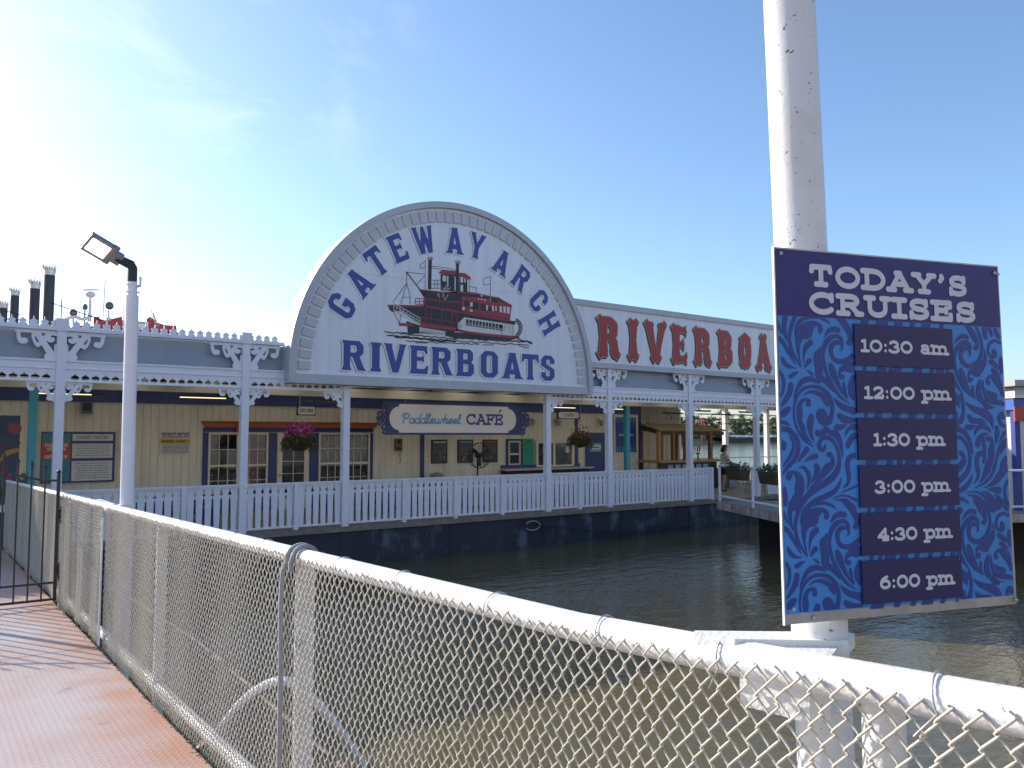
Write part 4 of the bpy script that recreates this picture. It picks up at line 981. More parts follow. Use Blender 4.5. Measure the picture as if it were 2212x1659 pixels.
railing(8.39, 14.49, 'longest white railing section, under the arch sign and in front of the fan', [9.91, 11.44, 12.96])
railing(14.67, 16.91, 'short white railing section in front of the serving window', [15.79])
railing(17.09, 20.59, 'white railing section in front of the blue door and the turquoise post', [18.84])
railing(20.77, 21.75, 'stub of white railing ending at the boarding gap', [])
m = MB(); m.box(21.70, 21.80, 17.93, 18.06, .92, 2.06); m.build('railing_post', RAILB, bpy.data.objects['railing_section.005'])
railing(24.85, 31.0, 'white railing section right of the boarding gap, partly behind the cruise board', [26.9, 28.9])
# ------------------------------------------------------------------ chain link fence along the gangway
def rt(y): return 2.737 - .0227 * y if y >= 1.445 else 2.7042 + (1.445 - y) * .063
RX, RRAD = 1.27, .034

def chain_mesh(name, y0, y1, w, hh, zt, zb, rad, sides, sub, par, x=1.228, wob=.0):
    """woven wires: each a zig-zag in the fence plane that hooks its neighbours"""
    A = w / 4
    nw = int((y1 - y0) / (2 * A))
    V, F = [], []
    rr = random.Random(5)
    ang = np.arange(sides) * 2 * math.pi / sides
    base = 0
    for i in range(nw):
        yc = y0 + i * 2 * A
        ztop, zbot = zt(yc) + rr.uniform(-.006, .006), zb(yc)
        n = int((ztop - zbot) / (hh / 2))
        k = np.arange(0, n * sub + 1)
        ph = k / sub                                   # half periods from the top
        tri = 1 - 2 * np.abs((ph % 2) - 1)              # -1..1
        soft = np.sign(tri) * (1 - (1 - np.abs(tri)) ** 1.0)
        yy = yc + (A + rad * 1.5) * np.clip(soft * 1.02, -1, 1) * (1 if i % 2 else -1)
        dirn = np.where((ph % 2) < 1, 1, -1) * (1 if i % 2 else -1)
        xo = -rad * 1.15 * np.clip(1.7 * np.sin((ph % 2) * math.pi), -1, 1) * (1 if i % 2 else -1)
        zz = ztop - ph * hh / 2
        xx = x + xo + wob * np.sin(zz * 5 + yc * 2.1) * .5 + wob * np.sin(yc * 7.3 + 1.2 * zz)
        P = np.stack([xx, yy, zz], 1)
        T = np.gradient(P, axis=0); T /= np.linalg.norm(T, axis=1)[:, None] + 1e-12
        U = np.cross(T, np.array([1., 0, 0])); U /= np.linalg.norm(U, axis=1)[:, None] + 1e-12
        W = np.cross(U, T)
        ring = P[:, None, :] + rad * (U[:, None, :] * np.cos(ang)[None, :, None] + W[:, None, :] * np.sin(ang)[None, :, None])
        m_ = len(P)
        V.append(ring.reshape(-1, 3))
        a = np.arange(m_ - 1)[:, None] * sides; b = np.arange(sides)[None, :]; b2 = (b + 1) % sides
        F.append(np.stack([a + b, a + b2, a + sides + b2, a + sides + b], 2).reshape(-1, 4) + base)
        base += m_ * sides
    V = np.concatenate(V); F = np.concatenate(F)
    og = ORG.get(par.name, Vector((0, 0, 0)))
    V = V - np.array(og)
    me = bpy.data.meshes.new(name)
    me.vertices.add(len(V)); me.vertices.foreach_set('co', V.astype(np.float32).ravel())
    me.loops.add(F.size); me.loops.foreach_set('vertex_index', F.astype(np.int32).ravel())
    me.polygons.add(len(F)); me.polygons.foreach_set('loop_start', np.arange(0, F.size, 4, dtype=np.int32))
    me.polygons.foreach_set('use_smooth', np.ones(len(F), bool))
    me.update(calc_edges=True)
    me.materials.append(WIRE)
    o = bpy.data.objects.new(name, me); COL.objects.link(o); o.parent = par
    ORG[o.name] = og
    return o

fence = thing('chain_link_fence', 'tan chain link fence with thick white pipe rail along the near gangway', 'fence', (RX, 3, gz(3)))
m = MB(); ys = [-1.2, -.4, .2, .6, .9, 1.2, 1.445, 1.7, 2.2, 3, 4, 5, 6, 7.14]
m.tube([(RX, y, rt(y) - RRAD) for y in ys], RRAD, 18); m.build('top_rail', RAILW, fence)
m = MB(); m.tube([(RX + .01, y, gz(y) + .048) for y in np.linspace(-1.2, 7.08, 12)], .034, 14); m.build('bottom_rail', RUSTW, fence)
for y, wx, wy in ((3.14, .066, .045), (5.50, .06, .045)):
    m = MB(); m.box(RX + .0 - wx / 2 + .012, RX + wx / 2 + .012, y - wy / 2, y + wy / 2, gz(y) - .3, rt(y) - .055); m.build('fence_post', RUSTW, fence)
m = MB(); m.tube([(RX + .03, .725, gz(.7) - .3), (RX + .03, .725, rt(.7) - .05)], .034, 16); m.lathe([(.034, 0), (.036, .01), (.02, .03), (.001, .034)], (RX + .03, .725, rt(.7) - .052)); m.build('fence_post', RUSTW, fence)
chain_mesh('wire_mesh', -.35, 7.10, .042, .0565, lambda y: rt(y) - .030, lambda y: gz(y) - .02, .00245, 6, 5, fence, wob=.004)
m = MB()
for y in (.62, 1.02, 1.36, 1.78, 2.30, 2.75, 3.55, 3.95, 4.5, 4.95, 5.45, 5.9, 6.3, 6.7):
    c = (RX, y, rt(y) - RRAD)
    tw = random.uniform(-.02, .02)
    m = MB(); m.tube([(RX + .0385 * math.cos(R(a)), y + tw * (a - 90) / 130, c[2] + .0385 * math.sin(R(a))) for a in range(-20, 216, 14)] + [(RX - .044, y - tw, c[2] - .055)], .0019, 5); m.build('tie_wire', GALV, fence)
m = MB(); m.tube([(1.262, 3.10, 2.30), (1.225, 3.10, 2.30)], .011, 8)
m.build('post_bolt', GALV, fence)

fence2 = thing('chain_link_fence', 'farther chain link fence stretch with white rail past the iron gate', 'fence', (RX, 10, gz(10)))
m = MB(); m.tube([(RX, 7.16, rt(7.16) - RRAD + .004)] + [(RX, y, rt(y) - RRAD + .004) for y in (8, 10, 12, 14, 16.3)], RRAD, 12); m.tube([(RX, 7.0, rt(7.0) - RRAD), (RX, 7.3, rt(7.3) - RRAD)], RRAD + .006, 12); m.build('top_rail', RAILW, fence2)
m = MB(); m.tube([(RX + .02, y, gz(y) + .045) for y in (7.24, 10, 13, 16.3)], .034, 10); m.build('bottom_rail', RUSTW, fence2)
for y in (9.72, 13.0, 16.2):
    m = MB(); m.box(RX - .02, RX + .045, y - .03, y + .03, gz(y) - .3, rt(y) - .05); m.build('fence_post', RUSTW, fence2)
chain_mesh('wire_mesh', 7.22, 16.2, .042, .0565, lambda y: rt(y) - .03, lambda y: gz(y) - .01, .0024, 4, 2, fence2, wob=.006)
for y in (7.6, 7.95, 8.3, 8.55, 8.8, 9.05, 9.2):
    m = MB(); m.tube([(RX + .038 * math.cos(R(a)), y, rt(y) - RRAD + .004 + .038 * math.sin(R(a))) for a in range(-10, 211, 20)], .0022, 5); m.build('tie_wire', GALV, fence2)
m = MB(); m.tube([(1.205, 7.10, gz(7.1) + .02), (1.205, 7.10, 2.47)], .008, 8)
for z in (2.33, 2.42): m.tube([(1.205, 7.10, z), (1.205, 7.10, z + .022)], .014, 8)
rod = m.build('gate_stop_rod', RUSTW); tag(rod, 'thin white drop rod with collars standing at the fence joint', 'rod')

# black iron gate
gate = thing('iron_gate', 'black iron gate with spear topped bars and rising top rail across the gangway', 'gate', (1.2, 9.6, gz(9.6)))
GY, GB = 9.6, gz(9.6)
def gtop(x):
    d = 1.22 - x
    d = d if d < 1.25 else 2.5 - d
    return 2.655 + .44 * max(0, d) ** 2
for leaf, (xa, xb) in enumerate(((-.02, 1.20), (-1.28, -.05))):
    n = 10
    for k in range(n + 1):
        x = xb - (xb - xa) * k / n
        end = k in (0, n)
        m = MB(); m.box(x - (.016 if end else .008), x + (.016 if end else .008), GY - (.016 if end else .008), GY + (.016 if end else .008), GB + .025, gtop(x) + (.07 if end else .09))
        z = gtop(x) + (.07 if end else .09)
        m.lathe([(.006, 0), (.016, .012), (.006, .024), (.017, .045), (.001, .10)] if not end else [(.01, 0), (.022, .012), (.022, .028), (.001, .045)], (x, GY, z), 8)
        m.build('gate_bar', DKMETAL, gate)
    m = MB()
    for k in range(24):
        x0, x1 = xa + (xb - xa) * k / 24, xa + (xb - xa) * (k + 1) / 24
        m.bar((x0, GY, gtop(x0)), (x1, GY, gtop(x1)), .022, .022)
    m.build('gate_rail', DKMETAL, gate)
    m = MB(); m.bar((xa, GY, GB + .04), (xb, GY, GB + .04), .03, .022); m.build('gate_rail', DKMETAL, gate)
    m = MB(); m.bar((xa, GY, GB + .21), (xb, GY, GB + .21), .022, .022)
    m.build('gate_rail', DKMETAL, gate)
for z in (2.30, 1.72):
    m = MB(); m.box(1.218, 1.262, GY - .03, GY + .03, z - .05, z + .05); m.tube([(1.235, GY - .035, z - .09), (1.235, GY - .035, z + .09)], .016, 8); m.build('hinge', DKMETAL, gate)

# ------------------------------------------------------------------ near white pole with the cruise board
pole = thing('tall_white_pole', 'tall rust speckled white steel pole behind the cruise board', 'pole', (1.44, .90, 0))
m = MB(); m.tube([(1.452, .896, -1.5), (1.428, .909, 2.3), (1.404, .927, 3.49), (1.372, .95, 5.2)], [.054, .053, .0505, .049], 28); m.build('shaft', POLEW, pole)
m = MB()
m.prism([(1.240, 1.074), (1.25, .985), (1.37, .885), (1.41, .850), (1.468, .872), (1.472, .884), (1.455, .90), (1.338, .995)], lambda u, v, d: (u, v, 2.715 + d), .024)
m.prism([(1.25, .975), (1.27, .842), (1.318, .832), (1.405, .866), (1.38, .905), (1.30, .96)], lambda u, v, d: (u, v, 2.62 + d), .107)
m.build('bracket_plate', RUSTW, pole)

# the board: local frame e along its width, nb out of its face
BL0 = Vector((1.2767, .8978, 0)); BE = Vector((.949, -.3153, 0)).normalized(); BN = Vector((BE.y, -BE.x, 0))
def bf(off):
    return lambda s, z, d: tuple(BL0 + BE * (s + .010 * (3.45 - z)) + BN * (off - d) + Vector((0, 0, z)))
board = thing('cruise_times_board', 'navy and blue cruise times board with swirling pattern on the white pole', 'sign', tuple(BL0 + BE * .28 + Vector((0, 0, 2.78))))
m = MB(); m.prism([(-.002, 2.777), (.557, 2.779), (.549, 3.474), (-.002, 3.474)], bf(0), .004); m.build('backing_plate', ALU, board)
m = MB(); m.prism([(-.0040, 2.776), (-.0021, 2.776), (-.0021, 3.475), (-.0040, 3.475)], bf(.0015), .005); m.build('white_edge', WHITE2, board)
HDR = mat('header_navy', (.018, .019, .155), .36, spec=.4)
FIELD = mat('field_blue', (.040, .23, .64), .34, spec=.4, c2=(.038, .21, .50), scale=9, amt=.8)
PATT = mat('pattern_blue', (.018, .050, .24), .36, spec=.4)
PLATE = mat('plate_navy', (.018, .018, .098), .42, spec=.4)
TXT = mat('board_white_lettering', (.60, .60, .66), .5)
m = MB(); m.prism([(.001, 3.345), (.547, 3.345), (.5455, 3.471), (.001, 3.471)], bf(.0012), .001); m.build('header_panel', HDR, board)
m = MB(); m.prism([(.001, 2.796), (.550, 2.797), (.5465, 3.3445), (.001, 3.3445)], bf(.0012), .001); m.build('blue_field', FIELD, board)

HB = np.array([[0.0005467545745300884, -1.1793896028854867e-05, -0.05416423238968767], [-0.00035859767557514395, -0.0003910368719763396, 3.4639311118103686], [-0.00011493515242792629, 2.2768345243684054e-05, 1.0]])
def hb(x, y):
    q = HB @ np.array([x, y, 1.0]); return q[0] / q[2], q[1] / q[2]
def tr(ox, oy, s, strokes):
    out = []
    for st in strokes:
        st = smooth_pts(st, 3)
        P = []
        for x, y, r in st:
            a, b = hb(ox + x * s, oy + y * s); c, d = hb(ox + x * s + 10, oy + y * s)
            P.append((a - .010 * (3.45 - b), b, max(.0004, r * s * math.hypot(c - a, d - b) / 10)))
        out += chain(P)
    return out
T1 = [
 [(385,840,3),(260,620,24),(180,470,32),(100,390,34),(50,360,30)], [(470,880,3),(330,640,24),(285,480,26),(270,350,28),(320,150,28),(370,20,26)], [(230,430,4),(190,280,30),(185,150,34),(210,0,42)], [(150,330,3),(110,220,18),(70,90,18)],
 [(470,870,4),(425,650,18),(415,480,38),(450,330,62),(520,230,80),(600,190,72),(700,145,34),(770,180,30),(790,230,38),(780,270,34)], [(420,420,40),(500,330,55),(570,310,72),(620,230,40)],
 [(500,810,4),(515,650,18),(550,530,38),(620,460,42)], [(520,890,3),(560,810,28),(605,760,38)], [(385,885,4),(250,850,28),(180,770,32),(155,710,20)], [(430,945,4),(360,975,28),(290,1020,30)], [(560,920,4),(610,945,18),(650,985,20)],
 [(360,370,4),(390,200,22),(450,100,28),(560,40,22),(650,20,20)], [(520,85,4),(640,45,14),(760,40,22),(880,90,18),(950,155,3)],
 [(1090,40,40),(1150,100,50),(1220,200,48),(1270,320,38),(1290,420,34),(1260,460,38)], [(850,375,3),(920,270,30),(1010,235,38),(1080,255,36)],
 [(1165,510,3),(1130,400,24),(1050,350,28),(950,380,34),(870,480,36),(835,640,20),(850,820,24),(920,1050,22),(1020,1270,4)], [(1110,605,5),(1150,560,12),(1130,480,20),(1040,455,32),(970,520,36),(965,630,30),(1010,730,32),(1110,775,34),(1230,750,36),(1310,680,34)],
 [(800,520,3),(770,600,30),(735,680,58),(745,780,62),(765,900,62),(760,1000,55),(800,1050,50),(870,1100,35),(1000,1275,5)], [(960,840,36),(990,930,52),(1040,1060,42),(1130,1250,22),(1240,1400,3)], [(1175,1130,18),(1180,1190,24),(1210,1300,14),(1245,1390,3)],
 [(930,1000,8),(1010,1200,20),(1120,1360,20),(1290,1480,3)], [(1310,830,50),(1210,860,45),(1130,910,32),(1105,970,18),(1120,1020,26),(1150,1030,38)], [(1200,870,45),(1270,900,45),(1320,890,40)], [(1330,1030,30),(1290,1150,42),(1295,1280,48),(1330,1390,20)],
 [(60,880,10),(140,980,24),(180,1100,24),(170,1250,20),(130,1350,12)], [(300,1160,38),(280,1280,42),(210,1410,34),(140,1510,15)], [(345,1400,3),(390,1250,20),(480,1110,36),(600,1060,36),(700,1090,26),(785,1140,3)],
 [(350,1659,13),(350,1520,17),(400,1350,20),(500,1230,22),(640,1185,22),(800,1220,30),(920,1330,34),(980,1500,32),(975,1659,30)], [(490,1345,3),(600,1280,18),(720,1290,30),(820,1350,34),(880,1430,42),(915,1530,5)],
 [(440,1659,44),(430,1560,40),(460,1450,30),(530,1400,22),(590,1420,28),(590,1480,38)], [(150,1640,30),(200,1590,40),(260,1560,38)], [(1010,1370,3),(1060,1440,26),(1150,1520,42),(1280,1570,48),(1340,1590,54)]]
T2 = [
 [(150,80,40),(180,60,45),(240,10,40)], [(345,0,14),(360,180,17),(430,370,19),(540,520,15),(690,620,3)], [(440,0,46),(445,100,46),(445,190,34),(490,290,42),(540,440,26),(655,560,3)], [(635,120,46),(615,230,52),(625,380,32),(685,535,3)],
 [(805,80,86),(840,165,78),(920,170,60),(975,90,30),(985,0,30)], [(1100,95,36),(1170,150,52),(1260,170,44),(1345,170,32)], [(1060,285,42),(1130,280,38),(1230,245,3)], [(1190,450,3),(1230,350,22),(1290,290,32),(1350,280,42)],
 [(735,370,36),(750,410,30),(830,370,42),(880,330,46),(960,380,34),(1030,390,50),(1090,470,42),(1130,600,26),(1160,800,3)], [(860,570,8),(865,630,20),(820,665,28),(765,610,32),(775,530,26),(830,470,26),(920,460,30),(1010,530,24),(1080,680,22),(1100,850,28),(1060,1020,42),(950,1150,46),(780,1270,42),(600,1400,38),(480,1540,42),(420,1659,46)],
 [(930,740,38),(960,740,26),(995,830,24),(980,900,42),(900,970,62),(830,1070,46),(720,1200,26),(570,1360,4)], [(1245,600,32),(1260,540,40),(1320,450,42),(1360,430,42)], [(1340,750,40),(1260,800,34),(1235,880,36),(1240,1000,36),(1265,1110,32),(1240,1220,22),(1150,1305,3)],
 [(400,885,3),(480,770,26),(560,660,42)], [(520,860,3),(610,800,28),(710,770,38)], [(430,965,3),(500,950,20),(570,1020,28),(600,1120,28),(590,1230,18),(560,1330,3)], [(720,930,38),(735,1000,42),(700,1100,28),(630,1225,3)],
 [(1135,1120,3),(1100,1230,22),(1020,1350,32),(880,1430,38),(720,1500,38),(600,1590,36),(530,1659,32)], [(260,1110,48),(280,1060,40),(340,1030,22),(410,1080,46),(450,1180,62),(440,1300,78),(430,1400,60),(380,1500,72),(330,1600,60)], [(190,1290,20),(200,1400,36),(200,1550,42)],
 [(140,200,30),(220,220,22),(300,262,3)], [(140,320,36),(240,320,40),(340,400,36),(410,520,36),(415,660,34),(370,800,36),(260,930,30),(160,1060,16)], [(245,405,3),(320,490,18),(340,590,20),(310,720,24),(230,850,20),(170,930,10)], [(170,560,46),(180,620,42)],
 [(950,1480,3),(1100,1425,10),(1230,1425,12),(1390,1500,18)], [(1100,1380,3),(1250,1320,14),(1390,1260,14)], [(1010,1490,3),(1140,1490,20),(1250,1550,36),(1340,1620,36)]]
R1 = [
 [(300,420,3),(400,290,30),(500,240,38),(580,275,38)], [(680,560,3),(660,480,26),(580,400,42),(490,400,46),(390,490,46),(320,620,36),(310,800,28),(350,1050,28),(450,1300,26),(600,1500,22),(780,1640,3)], [(620,705,5),(655,640,15),(630,560,24),(550,520,36),(470,580,42),(450,700,36),(490,830,40),(600,910,42),(730,890,42),(850,790,40),(900,650,30),(915,480,24),(890,300,26),(830,130,22),(780,40,15)],
 [(580,30,30),(650,100,46),(740,250,62),(800,370,42),(815,470,30),(785,510,46)], [(960,60,36),(980,180,44),(1000,280,38)], [(1060,60,36),(1110,160,32),(1130,230,28)], [(1200,80,26),(1240,190,36),(1290,270,32)], [(1310,400,26),(1210,350,26),(1100,400,30),(1050,520,22),(1070,640,24),(1140,710,30),(1190,660,50),(1180,590,46)],
 [(975,530,3),(985,650,26),(980,800,36),(920,900,62),(830,1010,68),(700,1020,36),(640,1060,30),(620,1150,18),(650,1230,36),(680,1200,36)], [(760,1060,60),(830,1080,55)], [(450,990,38),(480,1100,56),(540,1280,52),(640,1480,30),(770,1640,3)], [(710,1350,18),(715,1450,24),(740,1560,14),(780,1640,3)],
 [(1110,810,42),(1190,870,46),(1250,930,32),(1285,990,5)], [(1160,1000,40),(1230,1060,42),(1290,1130,22),(1310,1170,5)], [(1050,1270,46),(1030,1200,20),(1100,1140,24),(1200,1180,62),(1280,1280,72),(1340,1420,42),(1380,1560,30)], [(880,1190,3),(850,1350,46),(840,1500,56),(880,1640,52)],
 [(930,1200,3),(940,1350,20),(970,1500,30),(1020,1640,30)], [(1000,1420,3),(1090,1520,42),(1200,1580,56)], [(1330,740,26),(1340,900,40),(1350,1050,30)], [(230,1100,50),(330,1290,32),(480,1520,3)], [(250,1470,30),(360,1560,32),(440,1659,32)]]
R2 = [
 [(440,140,3),(540,250,36),(680,330,56),(850,400,72),(970,500,66),(1020,600,36),(1045,760,3)], [(520,470,38),(580,560,52),(700,575,46),(800,570,36),(910,630,3)], [(480,710,46),(560,715,46),(670,675,3)], [(640,910,3),(680,780,32),(780,690,42),(880,710,40),(960,770,26),(1010,840,3)],
 [(950,850,5),(830,880,36),(740,980,48),(710,1100,50)], [(940,960,48),(1000,960,26),(1030,1080,42),(1010,1250,66),(1015,1400,50),(960,1520,66),(930,1659,60)], [(860,930,5),(840,1020,28),(860,1150,36),(880,1230,22)], [(840,1480,26),(870,1400,26),(840,1300,46),(760,1290,42),(700,1380,42),(690,1500,40),(710,1659,40)],
 [(350,0,30),(390,200,30),(390,400,32),(340,560,52),(240,640,42)], [(200,60,40),(270,170,42),(310,290,4)], [(220,420,46),(220,520,52)], [(220,780,40),(300,760,46),(420,830,46),(510,960,36),(570,1130,26),(605,1340,3)], [(210,930,30),(330,940,36),(430,1040,30),(510,1200,30),(540,1400,30),(520,1560,32),(480,1659,32)],
 [(350,1290,50),(400,1340,32),(410,1450,52),(340,1560,62),(260,1659,52)], [(1130,720,38),(1140,830,46),(1130,960,32),(1110,1100,4)], [(1360,780,30),(1280,880,30),(1180,1050,4)], [(1360,970,30),(1250,1080,36),(1170,1250,30),(1120,1450,24),(1080,1659,24)], [(1350,1090,22),(1260,1200,22),(1210,1330,3)],
 [(1340,1400,48),(1280,1490,46),(1190,1620,4)], [(1270,480,50),(1240,430,46),(1180,490,30),(1200,600,32),(1270,680,30),(1340,680,30)], [(860,180,50),(920,250,56),(1000,275,28),(1100,275,3)], [(900,20,20),(960,110,36),(1080,160,42),(1200,170,42),(1310,215,28)], [(750,50,60),(800,120,46)]]
R3 = [
 [(480,0,32),(430,150,42),(330,270,46),(200,390,50)], [(530,200,3),(500,330,28),(420,450,42),(310,540,42),(200,600,42)], [(640,0,40),(670,130,36),(660,270,24),(570,435,3)], [(890,0,52),(840,150,52),(780,290,30),(690,390,3)], [(1030,0,30),(990,170,26),(880,330,26),(730,440,16),(550,530,3)],
 [(1300,60,62),(1190,170,66),(1070,340,56),(930,450,26),(790,505,3)], [(870,550,3),(1000,535,36),(1120,560,60)], [(350,640,3),(520,590,12),(680,610,18),(800,690,24),(900,820,30),(960,1000,26)], [(410,670,3),(540,670,22),(680,760,52),(790,880,52),(840,1010,46)],
 [(735,570,3),(880,640,30),(1000,780,52),(1070,930,52)], [(1010,640,3),(1110,700,26),(1180,790,32),(1210,880,28)], [(1350,290,22),(1270,450,26),(1255,620,26),(1290,780,30),(1360,900,32)], [(220,740,40),(340,760,34),(480,855,3)], [(260,1000,62)] * 2]
_L = tr(90, 260, .2411, T1) + tr(90, 640, .2411, T2)
_Rr = tr(760, 300, .1808, R1) + tr(780, 580, .1808, R2) + tr(790, 860, .1808, R3)
_pl = hb(206, 475)[1] - hb(238, 1230)[1]; _pr = hb(760 + 540 * .1808, 300 + 600 * .1808)[1] - hb(790 + 620 * .1808, 860 + 1380 * .1808)[1]
segs = _L + [(a, b - _pl, r, c, d - _pl, s) for a, b, r, c, d, s in _L] + _Rr + [(a, b - _pr, r, c, d - _pr, s) for a, b, r, c, d, s in _Rr]
def clipped(x0, x1):
    sg = [s for s in segs if max(s[0], s[3]) > x0 - .03 and min(s[0], s[3]) < x1 + .03 and max(s[1], s[4]) > 2.77]
    res = .0015
    def fn(X, Y):
        d = np.full(X.shape, 1e9)
        for s in sg:                                    # only the part of the grid near each stroke
            lo, hi = min(s[1], s[4]) - .035, max(s[1], s[4]) + .035
            j0, j1 = np.searchsorted(Y[:, 0], lo), np.searchsorted(Y[:, 0], hi)
            if j1 > j0: d[j0:j1] = np.minimum(d[j0:j1], seg_sdf(X[j0:j1], Y[j0:j1], [s]))
        return d
    return fill(fn, x0, x1, 2.798, 3.3435, res)
m = MB()
m.shape(clipped(.002, .183), bf(.0022)); m.shape(clipped(.405, .546), bf(.0022))
rg = random.Random(11)
for k in range(7):                                      # glimpses of pattern between the plates
    z = 3.336 - k * .0904 + .0052
    s = .19
    while s < .40:
        w = rg.uniform(.006, .03); m.quad(*[bf(.0022)(a, b, 0) for a, b in ((s, z - .006), (min(s + w, .403), z - .006), (min(s + w + .004, .404), z + .006), (s + .004, z + .006))]); s += w + rg.uniform(.006, .03)
m.build('swirl_pattern', PATT, board)
def fit(txt, W, h, track): return (W / h - track * (len(txt) - 1)) / sum(SK.get(c, SK[' '])[0] for c in txt)
m = MB()
bo = bf(.0024)
write(m, "TODAY'S", lambda u, v, d: bo(.078 + u, 3.4085 + v, d), .0330, .165, True, .44, sx=fit("TODAY'S", .378, .0330, .44), res=.0012)
write(m, 'CRUISES', lambda u, v, d: bo(.076 + u, 3.3555 + v, d), .0330, .165, True, .44, sx=fit('CRUISES', .400, .0330, .44), res=.0012)
m.build('lettering', TXT, board)
for i, (tx, s0, W) in enumerate((('10:30 am', .186, .213), ('12:00 pm', .190, .210), ('1:30 pm', .208, .172), ('3:00 pm', .206, .182), ('4:30 pm', .208, .180), ('6:00 pm', .209, .180))):
    z1 = 3.336 - .0904 * i
    jig = (.0, .0005, .0, .0, -.001, -.002)[i]
    m = MB(); m.prism([(.171 + jig, z1 - .0805), (.4125 + jig, z1 - .0805 - .001), (.4125 + jig, z1 - .001), (.171 + jig, z1)], bf(.0062), .0035); p = m.build('time_plate', PLATE, board)
    m = MB(); bo = bf(.0070)
    write(m, tx, lambda u, v, d: bo(s0 + u, z1 - .052 + v, d), .0235, .125, True, .16, sx=fit(tx, W, .0235, .16), res=.0009)
    m.build('lettering', TXT, p)
for s, z in ((.012, 3.462), (.536, 3.458), (.544, 3.456), (.060, 2.787), (.552, 2.788), (.016, 2.805)):
    m = MB(); m.ball(bf(.0024)(s, z, 0), .0042, 6); m.build('rivet', GALV, board)
m = MB(); rg = random.Random(2)
for _ in range(26):
    s, z = (rg.uniform(.44, .54), rg.uniform(2.80, 3.0)) if rg.random() < .6 else (rg.uniform(.01, .54), rg.uniform(2.80, 3.46))
    w, h = rg.uniform(.0006, .0014), rg.uniform(.002, .014) if rg.random() < .5 else rg.uniform(.001, .003)
    m.quad(*[bf(.0075)(s + a, z + b, 0) for a, b in ((0, 0), (w, .0004), (w * .8, h), (-w * .2, h * .9))])
m.build('scuffs', mat('pale_scuff', (.34, .38, .42), .7), board)

# rope looped over the rail, white hose arch, pipe and lamp post
m = MB(); zc = rt(3.18) - RRAD
def over(y, dy, r0=.047, end=205): return [(RX + r0 * math.cos(R(a)), y + dy * (a - 90) / 115, zc + r0 * math.sin(R(a))) for a in range(-25, end, 16)]
m.tube(over(3.16, .03) + [(1.212, 3.205, zc - .06), (1.209, 3.21, zc - .2), (1.211, 3.205, zc - .5), (1.209, 3.20, zc - .9), (1.205, 3.18, gz(3.2) + .03), (1.19, 3.0, gz(3) + .012), (1.17, 2.6, gz(2.6) + .012)], .0105, 9)
m.tube(over(3.115, .012, end=170) + [(1.213, 3.12, zc - .015), (1.214, 3.125, zc - .05)], .0105, 9)
tag(m.build('dock_rope', ROPE), 'grey braided rope looped over the white fence rail and hanging down', 'rope')
m = MB(); m.tube(smooth_pts([(1.34, 4.85, 1.32), (1.36, 4.55, 1.50), (1.40, 4.22, 1.76), (1.47, 3.92, 1.92), (1.56, 3.80, 1.88), (1.70, 3.82, 1.72), (1.86, 3.93, 1.52), (2.0, 4.05, 1.33), (2.1, 4.15, 1.1)], 5), .022, 10)
tag(m.build('white_hose', WHITE2), 'white arched hose looping behind the chain link fence', 'hose')
m = MB(); m.tube([(2.0, 12, 1.25), (2.0, 7.2, 1.36), (1.95, 5.0, 1.33), (1.85, 3.2, 1.36), (1.75, .5, 1.4)], .016, 8)
tag(m.build('brown_pipe', mat('brown_pipe_paint', (.20, .13, .09), .6)), 'thin brown pipe running outside the fence along the gangway', 'pipe')

lamp = thing('lamp_post', 'white lamp post with a lit black floodlight head on top', 'lamp', (1.45, 7.47, 0))
m = MB(); m.tube([(1.452, 7.47, -1), (1.45, 7.47, 2.5), (1.441, 7.47, 4.33)], [.055, .055, .053], 20); m.build('shaft', WHITE2, lamp)
m = MB(); m.box(1.27, 1.50, 7.40, 7.53, 2.515, 2.54); m.box(1.40, 1.44, 7.54, 8.6, 2.495, 2.515); m.build('bracket_arm', RUSTW, lamp)
m = MB(); m.tube([(1.44, 7.47, 4.33), (1.438, 7.47, 4.45)], .042, 12)
for z in (4.36, 4.42):
    m.tube([(1.385, 7.44, z), (1.495, 7.44, z)], .008, 6)
m.tube([(1.445, 7.46, 4.40), (1.50, 7.46, 4.42), (1.50, 7.46, 4.50)], .012, 6)
m.build('clamp_collar', WHITE2, lamp)
m = MB(); m.tube([(1.437, 7.47, 4.45), (1.437, 7.47, 4.57)], .040, 14); m.tube([(1.44, 7.47, 4.56), (1.42, 7.468, 4.60), (1.30, 7.46, 4.645)], [.042, .042, .036], 12); m.build('swivel_neck', DKMETAL, lamp)
hax = (Vector((1.08, 7.42, 4.745)) - Vector((1.30, 7.46, 4.645))).normalized(); hn = Vector((-.25, -.72, -.62)); hn = (hn - hax * hn.dot(hax)).normalized()
h0 = Vector((1.325, 7.46, 4.635))
m = MB(); m.bar(h0 + hax * .05, h0 + hax * .29, .175, .05, hn); m.bar(h0 - hax * .02, h0 + hax * .06, .10, .06, hn); m.bar(h0 + hax * .045, h0 + hax * .10, .19, .035, hn)
for k in range(6): m.bar(h0 + hax * (.09 + k * .035) - hn * .035, h0 + hax * (.10 + k * .035) - hn * .035, .15, .022, hn)
m.build('lamp_head', mat('lamp_head_grey', (.26, .26, .27), .45, .3), lamp)
m = MB(); m.bar(h0 + hax * .108 + hn * .026, h0 + hax * .262 + hn * .026, .118, .006, hn); m.build('lit_lens', mat('lit_lamp_lens', (.9, .9, .85), .3, emit=(1, .95, .82), estr=9), lamp)
